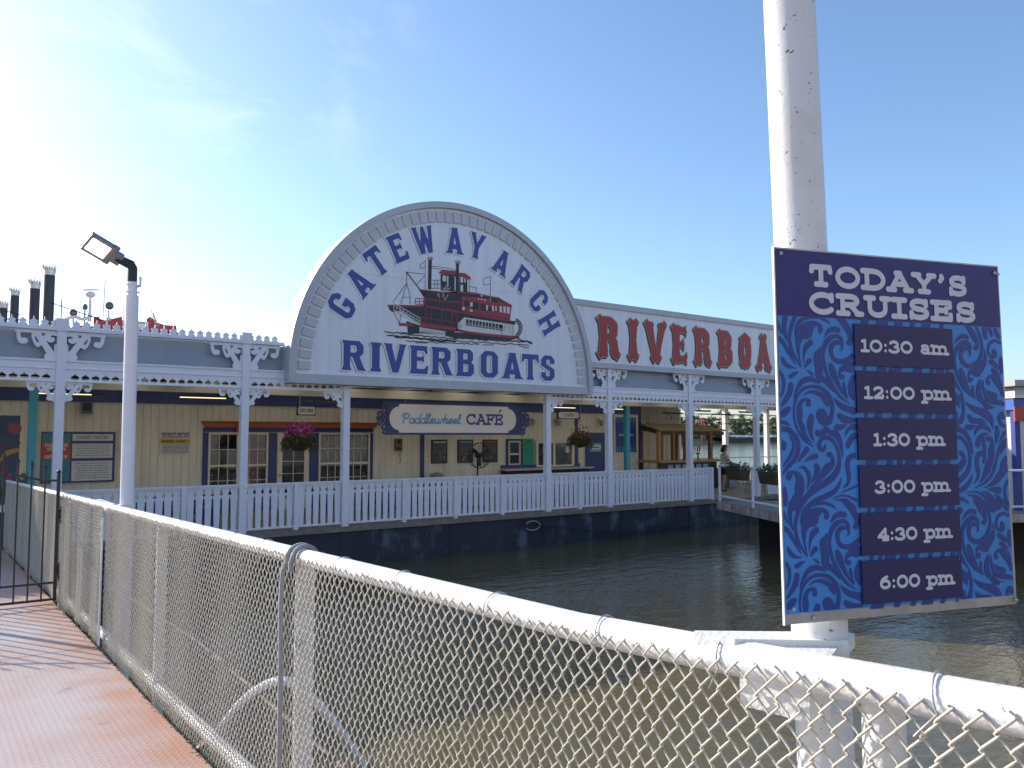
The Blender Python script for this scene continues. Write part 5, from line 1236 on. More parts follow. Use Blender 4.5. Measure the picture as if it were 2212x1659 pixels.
# ------------------------------------------------------------------ signs and fittings on the cafe front
def flat(name, label, cat, x0, x1, z0, z1, m_, y=WY - .03, t=.02, group=None):
    o = thing(name, label, cat, ((x0 + x1) / 2, y, (z0 + z1) / 2), group)
    m = MB(); m.box(x0, x1, y - t, y, z0, z1); m.build('board', m_, o)
    return o
TEALP = mat('poster_teal', (.05, .20, .25), .45); REDP = mat('poster_red', (.42, .06, .05), .45); PAPER = mat('paper_white', (.60, .60, .60), .6, c2=(.50, .50, .50), scale=3, amt=.5)
INK = mat('grey_ink', (.20, .20, .22), .6); YELL = mat('sign_yellow', (.60, .43, .03), .5)
def textlines(m, x0, x1, z0, z1, n, y, seed=1, h=.5):
    r_ = random.Random(seed); st = (z1 - z0) / n
    for k in range(n):
        z = z1 - (k + .5) * st; x = x0 + r_.uniform(0, .08) * (x1 - x0)
        while x < x1:
            w = r_.uniform(.03, .14) * (x1 - x0) ; m.box(x, min(x + w, x1), y - .002, y, z - st * h / 2, z + st * h / 2); x += w + (x1 - x0) * .025
tb = flat('ticket_price_board', 'dark ticket price board with white price panels and a red square', 'sign', 2.46, 4.13, 1.95, 3.23, NAVY, t=.05)
y = WY - .0805
m = MB(); m.box(2.48, 3.10, y, y + .0005, 2.53, 2.96); m.build('red_panel', REDP, tb)
m = MB(); m.box(2.48, 3.10, y, y + .0005, 2.965, 3.20); m.box(2.48, 3.10, y, y + .0005, 1.98, 2.525); m.build('swirl_panel', TEALP, tb)
m = MB(); m.box(3.14, 4.07, y, y + .0005, 3.0, 3.17); m.box(3.14, 4.07, y, y + .0005, 2.56, 2.93); m.box(3.14, 4.07, y, y + .0005, 1.99, 2.49); m.build('price_panel', PAPER, tb)
m = MB()
for t_, zz, h in (('PURCHASE', 2.86, .065), ('TICKETS', 2.76, .065), ('IN', 2.68, .05), ('GIFT SHOP', 2.57, .065)): write(m, t_, on_xz(y - .0025, 2.79, zz), h, .11, True, .2, center=True, res=.006)
m.build('lettering', PALE, tb)
m = MB(); write(m, 'TICKET PRICES', on_xz(y - .0025, 3.60, 3.055), .062, .12, True, .25, center=True, res=.006)
textlines(m, 3.2, 4.0, 2.60, 2.90, 5, y - .001, 3, .3); textlines(m, 3.2, 4.0, 2.03, 2.46, 7, y - .001, 4, .3); m.build('price_text', INK, tb)
sn = flat('security_notice', 'white security notice with a yellow band on the siding', 'sign', 5.22, 6.02, 2.63, 3.25, PAPER, WY - .001, .015)
y = WY - .0185
m = MB(); m.box(5.225, 6.015, y, y + .002, 2.915, 3.045); m.build('yellow_band', YELL, sn)
m = MB()
write(m, 'SECURITY NOTICE', on_xz(y - .003, 5.62, 3.145), .062, .12, False, .22, center=True, res=.005, sx=fit('SECURITY NOTICE', .70, .062, .22))
write(m, 'MARSEC LEVEL 1', on_xz(y - .003, 5.62, 2.948), .062, .12, False, .22, center=True, res=.005, sx=fit('MARSEC LEVEL 1', .66, .062, .22))
textlines(m, 5.26, 5.98, 3.075, 3.115, 1, y - .001, 5, .6); textlines(m, 5.28, 5.96, 2.65, 2.90, 7, y - .001, 6, .35)
m.build('lettering', BLACK, sn)
sp = flat('wall_speaker', 'small grey loudspeaker box under the navy fascia', 'speaker', 3.32, 3.55, 3.72, 3.985, mat('grey_plastic', (.22, .23, .25), .6), WY - .002, .2)
m = MB(); m.box(3.335, 3.535, WY - .208, WY - .203, 3.745, 3.965); m.build('grille', DKMETAL, sp); m = MB(); m.box(3.315, 3.555, WY - .21, WY - .01, 3.70, 3.718); m.build('lower_edge', BLACK, sp)
ph = flat('wall_telephone', 'old wooden wall telephone with a dangling cord', 'telephone', 12.31, 12.55, 2.65, 3.04, WOOD, WY - .001, .10)
m = MB(); m.box(12.37, 12.49, WY - .108, WY - .102, 2.88, 3.0); m.tube([(12.36, WY - .12, 2.73), (12.50, WY - .14, 2.73)], .03, 8); m.build('handset', BLACK, ph)
m = MB(); m.tube(smooth_pts([(12.5, WY - .05, 2.65), (12.49, WY - .04, 2.5), (12.52, WY - .04, 2.35), (12.49, WY - .04, 2.22)], 4), .008, 5); m.build('cord', BLACK, ph)
POSTB = mat('poster_dark', (.035, .035, .04), .35, c2=(.09, .075, .06), scale=7, amt=.9)
for x0, x1, col, lab in ((13.68, 14.30, PALE, 'dark framed menu poster with a pale heading, leftmost behind the fan'), (14.71, 15.34, mat('poster_cyan', (.12, .40, .50), .4), 'dark framed menu poster with a blue heading, half behind the fan'), (15.74, 16.37, REDP, 'dark framed menu poster with a red heading, right of the fan')):
    o = flat('menu_poster', lab, 'poster', x0, x1, 2.21, 3.0, BLACK, WY - .001, .03, 'framed menu posters on the cafe wall')
    y = WY - .0325
    m = MB(); m.box(x0 + .03, x1 - .03, y, y + .001, 2.24, 2.97); m.build('print', POSTB, o)
    m = MB(); textlines(m, x0 + .06, x1 - .06, 2.88, 2.95, 1, y - .001, int(x0 * 10), .8); m.build('heading', col, o)
    m = MB(); textlines(m, x0 + .06, x1 - .06, 2.5, 2.86, 7, y - .001, int(x0 * 7), .25); m.build('menu_text', INK, o)
    m = MB(); r_ = random.Random(int(x0 * 3))
    for k in range(7): m.ball((r_.uniform(x0 + .1, x1 - .1), y + .01, r_.uniform(2.29, 2.5)), r_.uniform(.03, .07), 6, (1.2, .25, .8))
    m.build('food_picture', mat('food_tones', (.28, .11, .05), .5, c2=(.36, .26, .10), scale=18, amt=.9), o)
gm = flat('green_menu_board', 'narrow green menu board beside the serving window', 'sign', 17.46, 17.97, 2.09, 3.03, mat('menu_green', (.03, .32, .20), .5), WY - .042, .02)
m = MB(); write(m, 'CAFE', on_xz(WY - .0645, 17.715, 2.90), .055, .13, True, .25, center=True, res=.006); textlines(m, 17.52, 17.92, 2.15, 2.84, 10, WY - .0625, 9, .22); m.build('lettering', mat('menu_dark_text', (.01, .12, .09), .6), gm)
mu = flat('mural_panel', 'tall navy poster panel with teal swirls right of the blue door', 'poster', 21.95, 23.29, 2.40, 3.94, CREAMT, WY - .001, .06)
m = MB(); m.box(22.03, 23.17, WY - .064, WY - .0615, 2.47, 3.87); m.build('print', PATT, mu)
m = MB(); write(m, 'RIVERBOATS', on_xz(WY - .067, 22.60, 3.13), .07, .13, True, .35, center=True, res=.007); m.build('lettering', PALE, mu)
m = MB()
S = []
for k in range(7):
    S += chain(smooth_pts([(.05 + k * .15, .0, .03), (.10 + k * .15, .14, .03), (.02 + k * .16, .26, .01)], 4)); S += chain(smooth_pts([(.02 + k * .16, 1.39, .03), (.12 + k * .15, 1.28, .028), (.06 + k * .15, 1.17, .01)], 4))
m.shape(fill(lambda X, Y: seg_sdf(X, Y, S), 0, 1.13, .001, 1.39, .012), on_xz(WY - .066, 22.035, 2.475)); m.build('swirls', mat('swirl_teal', (.04, .30, .42), .45), mu)
m = MB(); r_ = random.Random(4)
for k in range(30):
    a = r_.uniform(20, 160); q = r_.uniform(.1, .3); m.tube([(22.6, WY - .067, 3.22), (22.6 + q * math.cos(R(a)), WY - .067, 3.22 + q * math.sin(R(a)))], .004, 4)
m.build('starburst', mat('burst_pink', (.20, .10, .22), .5), mu)
lmu = flat('mural_panel', 'big colourful mural poster at the left end of the building', 'poster', .2, 2.10, 1.37, 3.72, CREAMT, WY - .001, .06)
m = MB(); m.box(.3, 2.0, WY - .064, WY - .0615, 1.47, 3.62); m.build('print', mat('mural_dusk', (.07, .05, .12), .5, c2=(.03, .11, .17), scale=1.5, amt=1.0), lmu)
m = MB(); write(m, 'All aboard!'.replace('A', 'A'), on_xz(WY - .067, .47, 3.34), .17, .10, False, .06, font={**SCRIPT, '!': SK['!'], 'A': SCRIPT['P'], 'b': SCRIPT['h'], 'o': SCRIPT['a'], 'r': SCRIPT['e']}, slant=.25, sx=.62, res=.01)
write(m, 'RIVERBOATS', on_xz(WY - .067, .42, 3.08), .13, .13, True, .22, sx=.75, res=.01); m.build('lettering', PALE, lmu)
def swirl(name, pts, col):
    S = chain(smooth_pts(pts, 5)); q = [s[0] for s in S]; w = [s[1] for s in S]
    m = MB(); m.shape(fill(lambda X, Y: seg_sdf(X, Y, S), min(q) - .15, max(q) + .15, min(w) - .15, max(w) + .15, .015), on_xz(WY - .068)); m.build(name, col, lmu)
MAG = mat('swirl_magenta', (.40, .02, .14), .5); PUR = mat('swirl_purple', (.13, .06, .12), .5); ORA = mat('swirl_orange', (.48, .24, .06), .5); MTEAL = mat('mural_teal', (.04, .22, .26), .5)
swirl('magenta_swirl', [(1.82, 1.55, .07), (1.88, 1.9, .06), (1.75, 2.2, .05), (1.4, 2.35, .04), (1.1, 2.25, .03)], MAG)
swirl('purple_swirl', [(1.98, 2.95, .04), (1.6, 2.85, .06), (1.35, 2.55, .06), (1.5, 2.3, .06), (1.7, 2.38, .07)], PUR)
swirl('orange_swirl', [(1.95, 2.78, .05), (1.75, 2.70, .06), (1.6, 2.5, .02)], ORA)
swirl('pink_ball', [(1.88, 3.30, .14), (1.89, 3.30, .14)], mat('swirl_pink', (.34, .07, .14), .5))
swirl('teal_blot', [(.5, 2.6, .12), (.9, 2.3, .18), (1.1, 2.0, .12), (.8, 1.8, .1)], MTEAL)
swirl('red_ball', [(1.45, 2.05, .07), (1.46, 2.05, .07)], MAG)
swirl('white_sail', [(1.0, 1.75, .10), (1.3, 1.8, .10), (1.5, 1.6, .06)], mat('sail_grey', (.34, .34, .38), .6))
swirl('magenta_base', [(.9, 1.6, .09), (1.3, 1.56, .07), (1.6, 1.53, .05)], MAG)

# caged wall lamps: two build, one copied from the first
wl0 = None
for x, lab in ((17.80, 'caged wall lamp above the green menu board'), (19.04, 'caged wall lamp above the serving window'), (21.17, 'caged wall lamp above the blue door')):
    if wl0 is None:
        wl0 = thing('wall_lamp', lab, 'lamp', (0, 0, 0), 'caged lamps on the cafe wall')
        m = MB(); m.box(-.05, .05, -.03, 0, -.02, .12); m.tube([(0, -.03, .06), (0, -.12, .08), (.02, -.17, .03)], .018, 8); m.lathe([(.03, 0), (.11, -.03), (.115, -.06), (.10, -.07)], (.02, -.17, .05), 14); m.build('bracket', GALV, wl0)
        m = MB()
        for k in range(6):
            a = R(60 * k); m.tube([(.02 + .07 * math.cos(a), -.17 + .07 * math.sin(a), -.02), (.02 + .075 * math.cos(a), -.17 + .075 * math.sin(a), -.12), (.02 + .03 * math.cos(a), -.17 + .03 * math.sin(a), -.19)], .006, 4)
        for z in (-.07, -.13): m.tube([(.02 + .075 * math.cos(R(a)), -.17 + .075 * math.sin(R(a)), z) for a in range(0, 360, 30)], .005, 4, closed=True)
        m.build('cage', GALV, wl0)
        m = MB(); m.lathe([(.03, -.02), (.055, -.06), (.05, -.13), (.001, -.165)], (.02, -.17, 0), 10); m.build('globe', mat('lamp_globe', (.45, .40, .30), .2), wl0)
        wl0.location = (x, WY - .003, 3.68)
    else: dup(wl0, (x, WY - .003, 3.68), 0, lab)

# hanging cafe sign
PC = Vector((10.63, 20.40, 0))
def pcf(off): return lambda u, v, d: (10.63 + (u - 11.93) * .892, 20.38 - off + d, 3.12 + (v - 3.12) * .892)
pc = thing('cafe_hanging_sign', 'long navy cafe sign with a white plaque and scroll ends hung from the beam', 'sign', (13.06, 20.38, 3.65))
m = MB(); m.prism([(11.96, 3.16), (17.38, 3.16), (17.38, 4.22), (11.96, 4.22)], pcf(0), .05); m.build('board', NAVY, pc)
WPL = mat('plaque_white', (.74, .74, .76), .5)
def plaque(X, Y):
    d = poly_sdf(X, Y, [(12.40, 3.23), (16.75, 3.23), (16.75, 4.15), (12.40, 4.15)])
    for c, s in ((12.40, -1), (16.75, 1)):
        e = np.hypot((X - c) * 1.12, Y - 3.69) - .38; d = np.minimum(d, e)
    return d
m = MB(); m.shape(fill(plaque, 11.9, 17.3, 3.2, 4.2, .02), pcf(.012), .01); m.build('white_plaque', WPL, pc)
m = MB()
for x0, s in ((11.96, -1), (17.38, 1)):
    for sv in (1, -1):
        S = chain(smooth_pts([(0, .30, .03), (.10, .38, .035), (.14, .26, .03), (.05, .20, .03)], 4)) + chain(smooth_pts([(.02, .16, .035), (.14, .13, .045), (.24, .22, .035), (.30, .14, .03), (.26, .08, .03)], 4)) + chain(smooth_pts([(.05, .40, .03), (.12, .48, .03), (.05, .52, .035)], 4)) + [(.10, .05, .06, .30, .0, .06), (0, 0, .05, .2, 0, .06)]
        m.shape(fill(lambda X, Y: seg_sdf(X, Y, S), -.05, .42, -.08, .60, .012), lambda u, v, d: pcf(-.012 - (.003 if sv > 0 else 0))(x0 + s * u, 3.69 + sv * v * .95, d), .02)
m.build('scroll_ends', NAVY, pc)
m = MB(); write(m, 'Paddlewheel', lambda u, v, d: pcf(.016)(12.47 + u, 3.54 + v, d), .30, .088, False, .01, font=SCRIPT, slant=.22, sx=1.17, res=.012); m.build('script_lettering', mat('sky_blue_lettering', (.14, .34, .62), .5), pc)
m = MB(); _w = write(m, 'CAFE', lambda u, v, d: pcf(.016)(15.0 + u, 3.535 + v, d), .31, .115, True, .22, sx=1.35, res=.012)
_x = 15.0 + _w - .40 * 1.35 * .31
S = [(_x, 3.925, .015, _x + .09, 4.02, .036)]; m.shape(fill(lambda X, Y: seg_sdf(X, Y, S), _x - .06, _x + .2, 3.87, 4.08, .012), pcf(.016)); m.build('lettering', NAVYTEXT, pc)
m = MB()
for x in (11.3, 14.9): m.tube([(x, 20.40, 4.03), (x, 20.46, 4.20)], .008, 5)
m.build('hanger', GALV, pc)

def hang_sign(x0, x1, z0, z1, txt, label, chx):
    o = thing('hanging_sign', label, 'sign', ((x0 + x1) / 2, 20.5, z1))
    cx, cz, w, h = (x0 + x1) / 2, (z0 + z1) / 2, (x1 - x0) / 2, (z1 - z0) / 2
    m = MB(); m.box(x0, x1, 20.49, 20.53, z0, z1); m.build('backboard', BLACK, o)
    m = MB(); m.prism([(cx - w * .9, cz - h * .4), (cx - w * .8, cz - h * .8), (cx + w * .8, cz - h * .8), (cx + w * .9, cz - h * .4), (cx + w * .9, cz + h * .4), (cx + w * .8, cz + h * .8), (cx - w * .8, cz + h * .8), (cx - w * .9, cz + h * .4)], lambda u, v, d: (u, 20.478 + d, v), .011); m.build('plate', PALE, o)
    m = MB(); hh = h * .62; write(m, txt, on_xz(20.474, cx, cz - hh / 2), hh, .11, True, .22, center=True, res=.006, sx=min(1.4, (w * 1.5 / hh - .22 * len(txt)) / sum(SK.get(c)[0] for c in txt))); m.build('lettering', INK, o)
    m = MB()
    for x in (x0 + .04, x1 - .04): m.tube([(x, 20.51, z1), (x, 20.51, 4.19)], .006, 5)
    m.build('hanger', DKMETAL, o)
hang_sign(8.06, 8.59, 3.67, 3.93, 'GIFT SHOP', 'small pale gift shop sign hanging above the pink flower basket', 8.05)
hang_sign(17.04, 18.03, 3.69, 3.95, 'CAFE', 'small pale cafe sign hanging above the red flower basket', 17.98)

def basket(loc, r, label, petal, r2, seed, ztop):
    o = thing('flower_basket', label, 'flower basket', loc, 'flower baskets hung along the veranda')
    rr = random.Random(seed)
    m = MB(); m.lathe([(.02, -r * .75), (r * .35, -r * .68), (r * .68, -r * .42), (r * .8, -.05), (r * .82, 0)], loc, 20); m.build('coir_basket', COIR, o)
    m = MB()
    for k in range(6):
        a = R(k * 60); m.tube([(loc[0] + r * .82 * math.cos(a), loc[1] + r * .82 * math.sin(a), loc[2])] + [(loc[0] + r * q * math.cos(a), loc[1] + r * q * math.sin(a), loc[2] + z * r) for q, z in ((.70, -.42), (.36, -.69), (.02, -.76))], .006, 4)
    for k in range(3):
        a = R(k * 120 + 20); m.tube([(loc[0] + r * .8 * math.cos(a), loc[1] + r * .8 * math.sin(a), loc[2]), (loc[0], loc[1], loc[2] + .62)], .005, 4)
    z = loc[2] + .62; i = 0
    while z < ztop:
        m.tube([(loc[0] + (.012 if i % 2 else 0) * math.cos(t), loc[1] + (0 if i % 2 else .012) * math.cos(t), z + .022 + .03 * math.sin(t)) for t in np.linspace(0, 2 * math.pi, 7)[:-1]], .005, 4, closed=True); z += .045; i += 1
    m.build('chain', GALV, o)
    def cards(n, size, zlo, zhi, spread, drop=0):
        m = MB()
        for _ in range(n):
            a, q = rr.uniform(0, 6.283), math.sqrt(rr.random()) * r * spread
            z = rr.uniform(zlo, zhi) - drop * (q / r) ** 2
            c = Vector((loc[0] + q * math.cos(a), loc[1] + q * math.sin(a), loc[2] + z))
            u = Vector((rr.uniform(-1, 1), rr.uniform(-1, 1), rr.uniform(-1, 1))).normalized(); v = u.cross(Vector((rr.uniform(-1, 1), rr.uniform(-1, 1), rr.uniform(-1, 1)))).normalized()
            s = size * rr.uniform(.6, 1.3)
            m.add([c - u * s, c + v * s * .55, c + u * s, c - v * s * .55], [(0, 1, 2, 3)])
        return m
    fm = cards(1100, .035, -.08, .26, 1.0, .30)
    for _ in range(26):
        a = rr.uniform(0, 6.283); L = rr.uniform(.15, .42)
        for k in range(int(L / .022)):
            q = r * (.85 + .25 * min(1, k * .08)); c = Vector((loc[0] + q * math.cos(a) + rr.gauss(0, .012), loc[1] + q * math.sin(a) + rr.gauss(0, .012), loc[2] + .04 - k * .022))
            u = Vector((rr.uniform(-1, 1), rr.uniform(-1, 1), rr.uniform(-1, .4))).normalized() * .028; v = u.cross(Vector((rr.uniform(-1, 1), rr.uniform(-1, 1), 1))).normalized() * .015
            fm.add([c - u, c + v, c + u, c - v], [(0, 1, 2, 3)])
    fm.build('foliage', mat('basket_leaves', (.05, .06, .022), .6, c2=(.10, .09, .03), scale=14, amt=.9), o)
    cards(r2[0], .042, .12, .42, .85, .16).build('blossoms', petal, o)
    cards(r2[1], .024, -.10, .12, 1.02, .15).build('small_flowers', YELPET, o)
basket((8.02, 20.2, 3.06), .46, 'hanging basket full of pink petunias in front of the glazed door', PINK, (420, 30), 3, 4.18)
basket((18.05, 20.5, 3.06), .44, 'dark hanging basket with a few red blooms near the serving window', REDPET, (70, 60), 5, 4.18)

# fluorescent battens under the veranda roof
LIT = mat('lit_tube', (.9, .8, .5), .4, emit=(1, .80, .36), estr=1.0); DARKT = mat('unlit_batten', (.22, .21, .18), .6)
fx = [(-.4, 21.6, 1), (2.75, 21.6, 1), (5.95, 21.6, 1), (9.2, 21.6, 0), (12.3, 21.6, 0), (15.1, 21.6, 1), (18.2, 21.6, 1), (20.9, 21.6, 1), (3.1, 22.3, 0), (6.3, 22.3, 0), (9.6, 22.3, 0), (25.5, 21.6, 0), (28.6, 21.6, 0), (27.2, 24.6, 0), (30.5, 24.6, 0)]
def batten(x, y, lit):
    o = thing('batten_light', 'x', 'light', (0, 0, 0), 'batten lights under the veranda roof')
    m = MB(); m.box(-.62, .62, -.05, .05, .0, .045)
    for q in (-.5, .5): m.tube([(q, 0, .07), (q, 0, .5)], .006, 4)
    m.build('batten', DKMETAL, o)
    m = MB(); m.box(-.58, .58, -.02, .02, -.022, -.001); m.build('tube', LIT if lit else DARKT, o)
    return o
PB = [batten(0, 0, 0), batten(0, 0, 1)]
first = [True, True]
WHERE = {0: 'behind the post left of the lamp post', 1: 'right beside the lamp post', 2: 'above the left shop window', 5: 'right of the hanging cafe sign', 6: 'over the serving window', 7: 'over the blue door', 3: 'over the gift shop sign', 4: 'behind the hanging cafe sign', 8: 'above the price board', 9: 'above the security notice', 10: 'above the right shop window', 11: 'over the left of the kiosk roof', 12: 'over the right of the kiosk', 13: 'in the far row over the kiosk', 14: 'in the far row right of the kiosk'}
for i, (x, y, l) in enumerate(fx):
    lab = ('lit yellow batten light ' if l else 'unlit dark batten light ') + WHERE[i]
    if first[l]: PB[l].location = (x, y, 4.13); PB[l]['label'] = lab; first[l] = False
    else: dup(PB[l], (x, y, 4.13), 0, lab)

# pedestal fan
fan = thing('pedestal_fan', 'black pedestal fan with wire cage in front of the posters', 'fan', (13.58, 20.0, DZ))
FX, FY, FZ, FR = 13.58, 20.0, 2.54, .375
m = MB(); m.tube([(FX, FY + .1, DZ + .03), (FX, FY + .1, FZ)], .024, 10); m.tube([(FX, FY + .02, FZ), (FX, FY + .16, FZ)], .07, 12); m.build('stand', BLACK, fan)
m = MB(); m.lathe([(.30, 0), (.30, .03), (.06, .06), (.03, .12)], (FX, FY + .1, DZ + .001), 20); m.build('base', BLACK, fan)
m = MB()
for rr_ in (.12, .2, .28, FR): 
    for yy in (FY - .09, FY + .03): m.tube([(FX + rr_ * math.cos(R(a)), yy + (.03 if rr_ == FR and yy < FY else 0), FZ + rr_ * math.sin(R(a))) for a in range(0, 360, 12)], .012 if rr_ == FR else .004, 5, closed=True)
for k in range(20):
    a = R(k * 18)
    m.tube([(FX + .04 * math.cos(a), FY - .11, FZ + .04 * math.sin(a)), (FX + FR * .8 * math.cos(a), FY - .1, FZ + FR * .8 * math.sin(a)), (FX + FR * math.cos(a), FY - .03, FZ + FR * math.sin(a))], .004, 4)
m.build('cage', BLACK, fan)
m = MB()
for k in range(3):
    a = R(30 + 120 * k); ca, sa = math.cos(a), math.sin(a)
    P = [(.04, -.035), (.16, -.07), (.32, -.075), (.335, .05), (.18, .055), (.04, .03)]
    m.prism([(FX + u * ca - v * sa, FZ + u * sa + v * ca) for u, v in P], lambda u, v, d: (u, FY - .03 + d + .3 * ((u - FX) * -sa + (v - FZ) * ca), v), .006)
m.lathe([(.05, 0), (.05, .06), (.02, .08)], n=12, M=Matrix.Translation((FX, FY, FZ)) @ Matrix.Rotation(R(90), 4, 'X')); m.build('blades', BLACK, fan)

# picnic tables, red folding board, domed bin
def picnic():
    o = thing('picnic_table', 'x', 'table', (0, 0, 0), 'blue picnic tables on the veranda')
    m = MB()
    for k in range(5): m.box(-.9, .9, -.36 + k * .145, -.36 + k * .145 + .135, .72, .755)
    m.build('tabletop', PTAB, o)
    for s in (-1, 1):
        m = MB()
        for k in range(2): m.box(-.9, .9, s * .68 - .13 + k * .14, s * .68 - .13 + k * .14 + .125, .42, .455)
        m.build('bench', PTAB2, o)
    for s in (-1, 1):
        m = MB(); m.bar((s * .65, -.55, .0), (s * .65, -.2, .718), .045, .09, (1, 0, 0)); m.bar((s * .65, .55, .0), (s * .65, .2, .718), .045, .09, (1, 0, 0)); m.bar((s * .65, -.8, .38), (s * .65, .8, .38), .045, .08, (0, 0, 1)); m.build('leg', PTAB2, o)
    return o
PTAB = mat('pale_table_paint', (.55, .56, .58), .5); PTAB2 = mat('blue_bench_paint', (.04, .08, .30), .5)
pt = None
for x, y, lab in ((5.2, 20.6, 'picnic table behind the railing below the security notice'), (9.9, 20.8, 'picnic table behind the railing below the right shop window'), (12.0, 21.6, 'picnic table left of the fan behind the railing'), (16.2, 21.0, 'picnic table behind the railing in front of the serving window')):
    if pt is None: pt = picnic(); pt.location = (x, y, DZ); pt['label'] = lab
    else: dup(pt, (x, y, DZ), 0, lab)
ab = thing('folding_board', 'red edged folding board standing behind the railing near the fan', 'sign', (12.98, 20.4, DZ))
m = MB(); m.bar((12.62, 20.4, DZ), (12.95, 20.4, 1.74), .5, .03, (1, 0, 0)); m.build('board', REDP, ab); m = MB(); m.bar((13.30, 20.4, DZ), (13.0, 20.4, 1.74), .5, .03, (1, 0, 0)); m.build('board', REDP, ab)
bn = thing('domed_bin', 'grey domed litter bin by the navy wall post', 'bin', (13.55, 22.4, DZ))
m = MB(); m.lathe([(.24, 0), (.25, .6), (.26, .72)], (13.55, 22.4, DZ), 18); m.build('body', mat('bin_grey', (.16, .15, .13), .6), bn)
m = MB(); m.lathe([(.275, .722), (.27, .80), (.20, .92), (.08, .97), (.001, .98)], (13.55, 22.4, DZ), 18); m.build('dome_lid', mat('bin_lid', (.22, .21, .18), .5), bn)

# wooden bar kiosk on the open deck
ks = thing('bar_kiosk', 'wooden bar kiosk with tan shed roof and counter on the open deck', 'kiosk', (25.2, 22.6, DZ))
m = MB()
A, B, C, D = (23.45, 23.0, 3.58), (23.45, 21.95, 3.33), (27.55, 21.95, 3.33), (26.8, 23.0, 3.58)
E_, F_ = (27.55, 24.1, 3.33), (23.45, 24.1, 3.33)
up = lambda p: (p[0], p[1], p[2] + .05)
m.add([A, B, C, D, E_, F_] + [up(p) for p in (A, B, C, D, E_, F_)], [(6, 7, 8, 9), (9, 8, 10), (6, 9, 10, 11), (3, 2, 1, 0), (4, 2, 3), (5, 4, 3, 0), (1, 2, 8, 7), (2, 4, 10, 8), (4, 5, 11, 10), (5, 0, 6, 11), (0, 1, 7, 6)])
m.build('roof', TANROOF, ks)
m = MB(); m.bar((23.5, 22.02, 3.24), (27.45, 22.02, 3.24), .05, .14); m.bar((23.5, 22.0, 3.26), (23.5, 23.0, 3.48), .05, .16); m.bar((27.3, 22.05, 3.24), (27.3, 24, 3.24), .05, .14); m.build('roof_beam', WOODD, ks)
for x, y, w, mm in ((23.52, 22.05, .13, WOODL), (23.75, 22.12, .12, WOOD), (24.35, 22.05, .15, WOOD), (25.05, 22.05, .13, WOOD), (26.62, 22.05, .16, WOOD), (23.52, 23.9, .13, WOOD), (26.62, 23.9, .13, WOOD), (23.52, 23.0, .12, WOOD)):
    m = MB(); m.box(x - w / 2, x + w / 2, y - .06, y + .06, DZ, 3.3); m.build('post', mm, ks)
m = MB(); m.box(23.3, 27.2, 21.78, 22.28, 2.06, 2.16); m.box(23.3, 23.7, 22.28, 23.9, 2.06, 2.16); m.build('counter', WOODL, ks)
m = MB(); m.box(23.45, 26.9, 21.95, 22.0, DZ, 2.055)
for k in range(12): m.box(23.5 + k * .29, 23.76 + k * .29, 21.93, 21.948, DZ + .02, 1.75)
m.build('front_panel', WOODD, ks)
m = MB()
for k in range(6): m.box(23.9 + k * .42, 24.2 + k * .42, 21.915, 21.928, 1.80, 1.98)
m.build('ice_bin_panel', mat('pale_blue_panel', (.35, .42, .48), .5), ks)
for x in (25.45, 25.9):
    o = thing('beer_tap', 'dark beer tap tower on the kiosk counter, ' + ('nearer the middle post' if x < 25.6 else 'farther from the middle post'), 'beer tap', (x, 22.1, 2.16), 'beer taps on the kiosk counter')
    m = MB(); m.tube([(x, 22.1, 2.161), (x, 22.1, 2.42)], .03, 8); m.tube([(x - .09, 22.1, 2.40), (x + .09, 22.1, 2.40)], .025, 8); m.build('tower', DKMETAL, o)
    for dx in (-.07, .05):
        m = MB(); m.tube([(x + dx, 22.08, 2.40), (x + dx - .02, 22.03, 2.60), (x + dx, 22.0, 2.75)], [.01, .022, .018], 6); m.build('tap_handle', BLACK, o)
sh = thing('storage_shed', 'cream panelled shed wall behind the bar kiosk', 'shed', (26.6, 26.6, DZ))
m = MB(); m.box(23.6, 29.8, 26.55, 27.9, DZ, 4.5); m.build('wall', CREAMT, sh)
m = MB()
for k in range(10): m.box(23.9 + k * .62, 23.93 + k * .62, 26.535, 26.548, DZ + .01, 4.48)
m.build('panel_batten', CREAM, sh)
fz = thing('grey_cabinet', 'grey metal cabinet at the end of the bar kiosk', 'cabinet', (27.15, 21.6, DZ)); m = MB(); m.box(26.85, 27.4, 21.3, 21.75, DZ + .04, 2.0)
for dx in (26.88, 27.33):
    for dy in (21.33, 21.7): m.box(dx, dx + .04, dy, dy + .04, DZ + .001, DZ + .04)
m.build('body', mat('cabinet_grey', (.25, .28, .33), .4, .4), fz); m = MB(); m.box(26.87, 27.38, 21.28, 21.298, DZ + .06, 1.97); m.build('door', mat('cabinet_door', (.22, .25, .30), .4, .4), fz)

# bistro chairs and tables
def chair():
    o = thing('bistro_chair', 'x', 'chair', (0, 0, 0), 'black wire bistro chairs on the open deck')
    m = MB(); m.lathe([(.001, .44), (.20, .44), (.215, .45), (.20, .46), (.001, .462)], n=16); m.build('seat', DKMETAL, o)
    m = MB(); m.tube([(.20 * math.cos(R(a)), .18 + .03 * math.sin(R(a)), .46 + .42 * math.sin(R(a)) ** .7 if 0 < a < 180 else .46) for a in range(0, 181, 12)], .012, 6); m.tube([(.17 * math.cos(R(a)), .19, .70 + .13 * math.sin(R(a))) for a in range(0, 360, 20)], .010, 5, closed=True)
    for x in (-.1, -.03, .04, .11): m.tube([(x, .19, .59), (x, .19, .81)], .006, 4)
    m.build('backrest', DKMETAL, o)
    for sx in (-1, 1):
        for sy in (-1, 1):
            m = MB(); m.tube([(sx * .16, sy * .16, .44), (sx * .20, sy * .20, .22), (sx * .23, sy * .23, 0)], .011, 6); m.build('leg', DKMETAL, o)
    return o
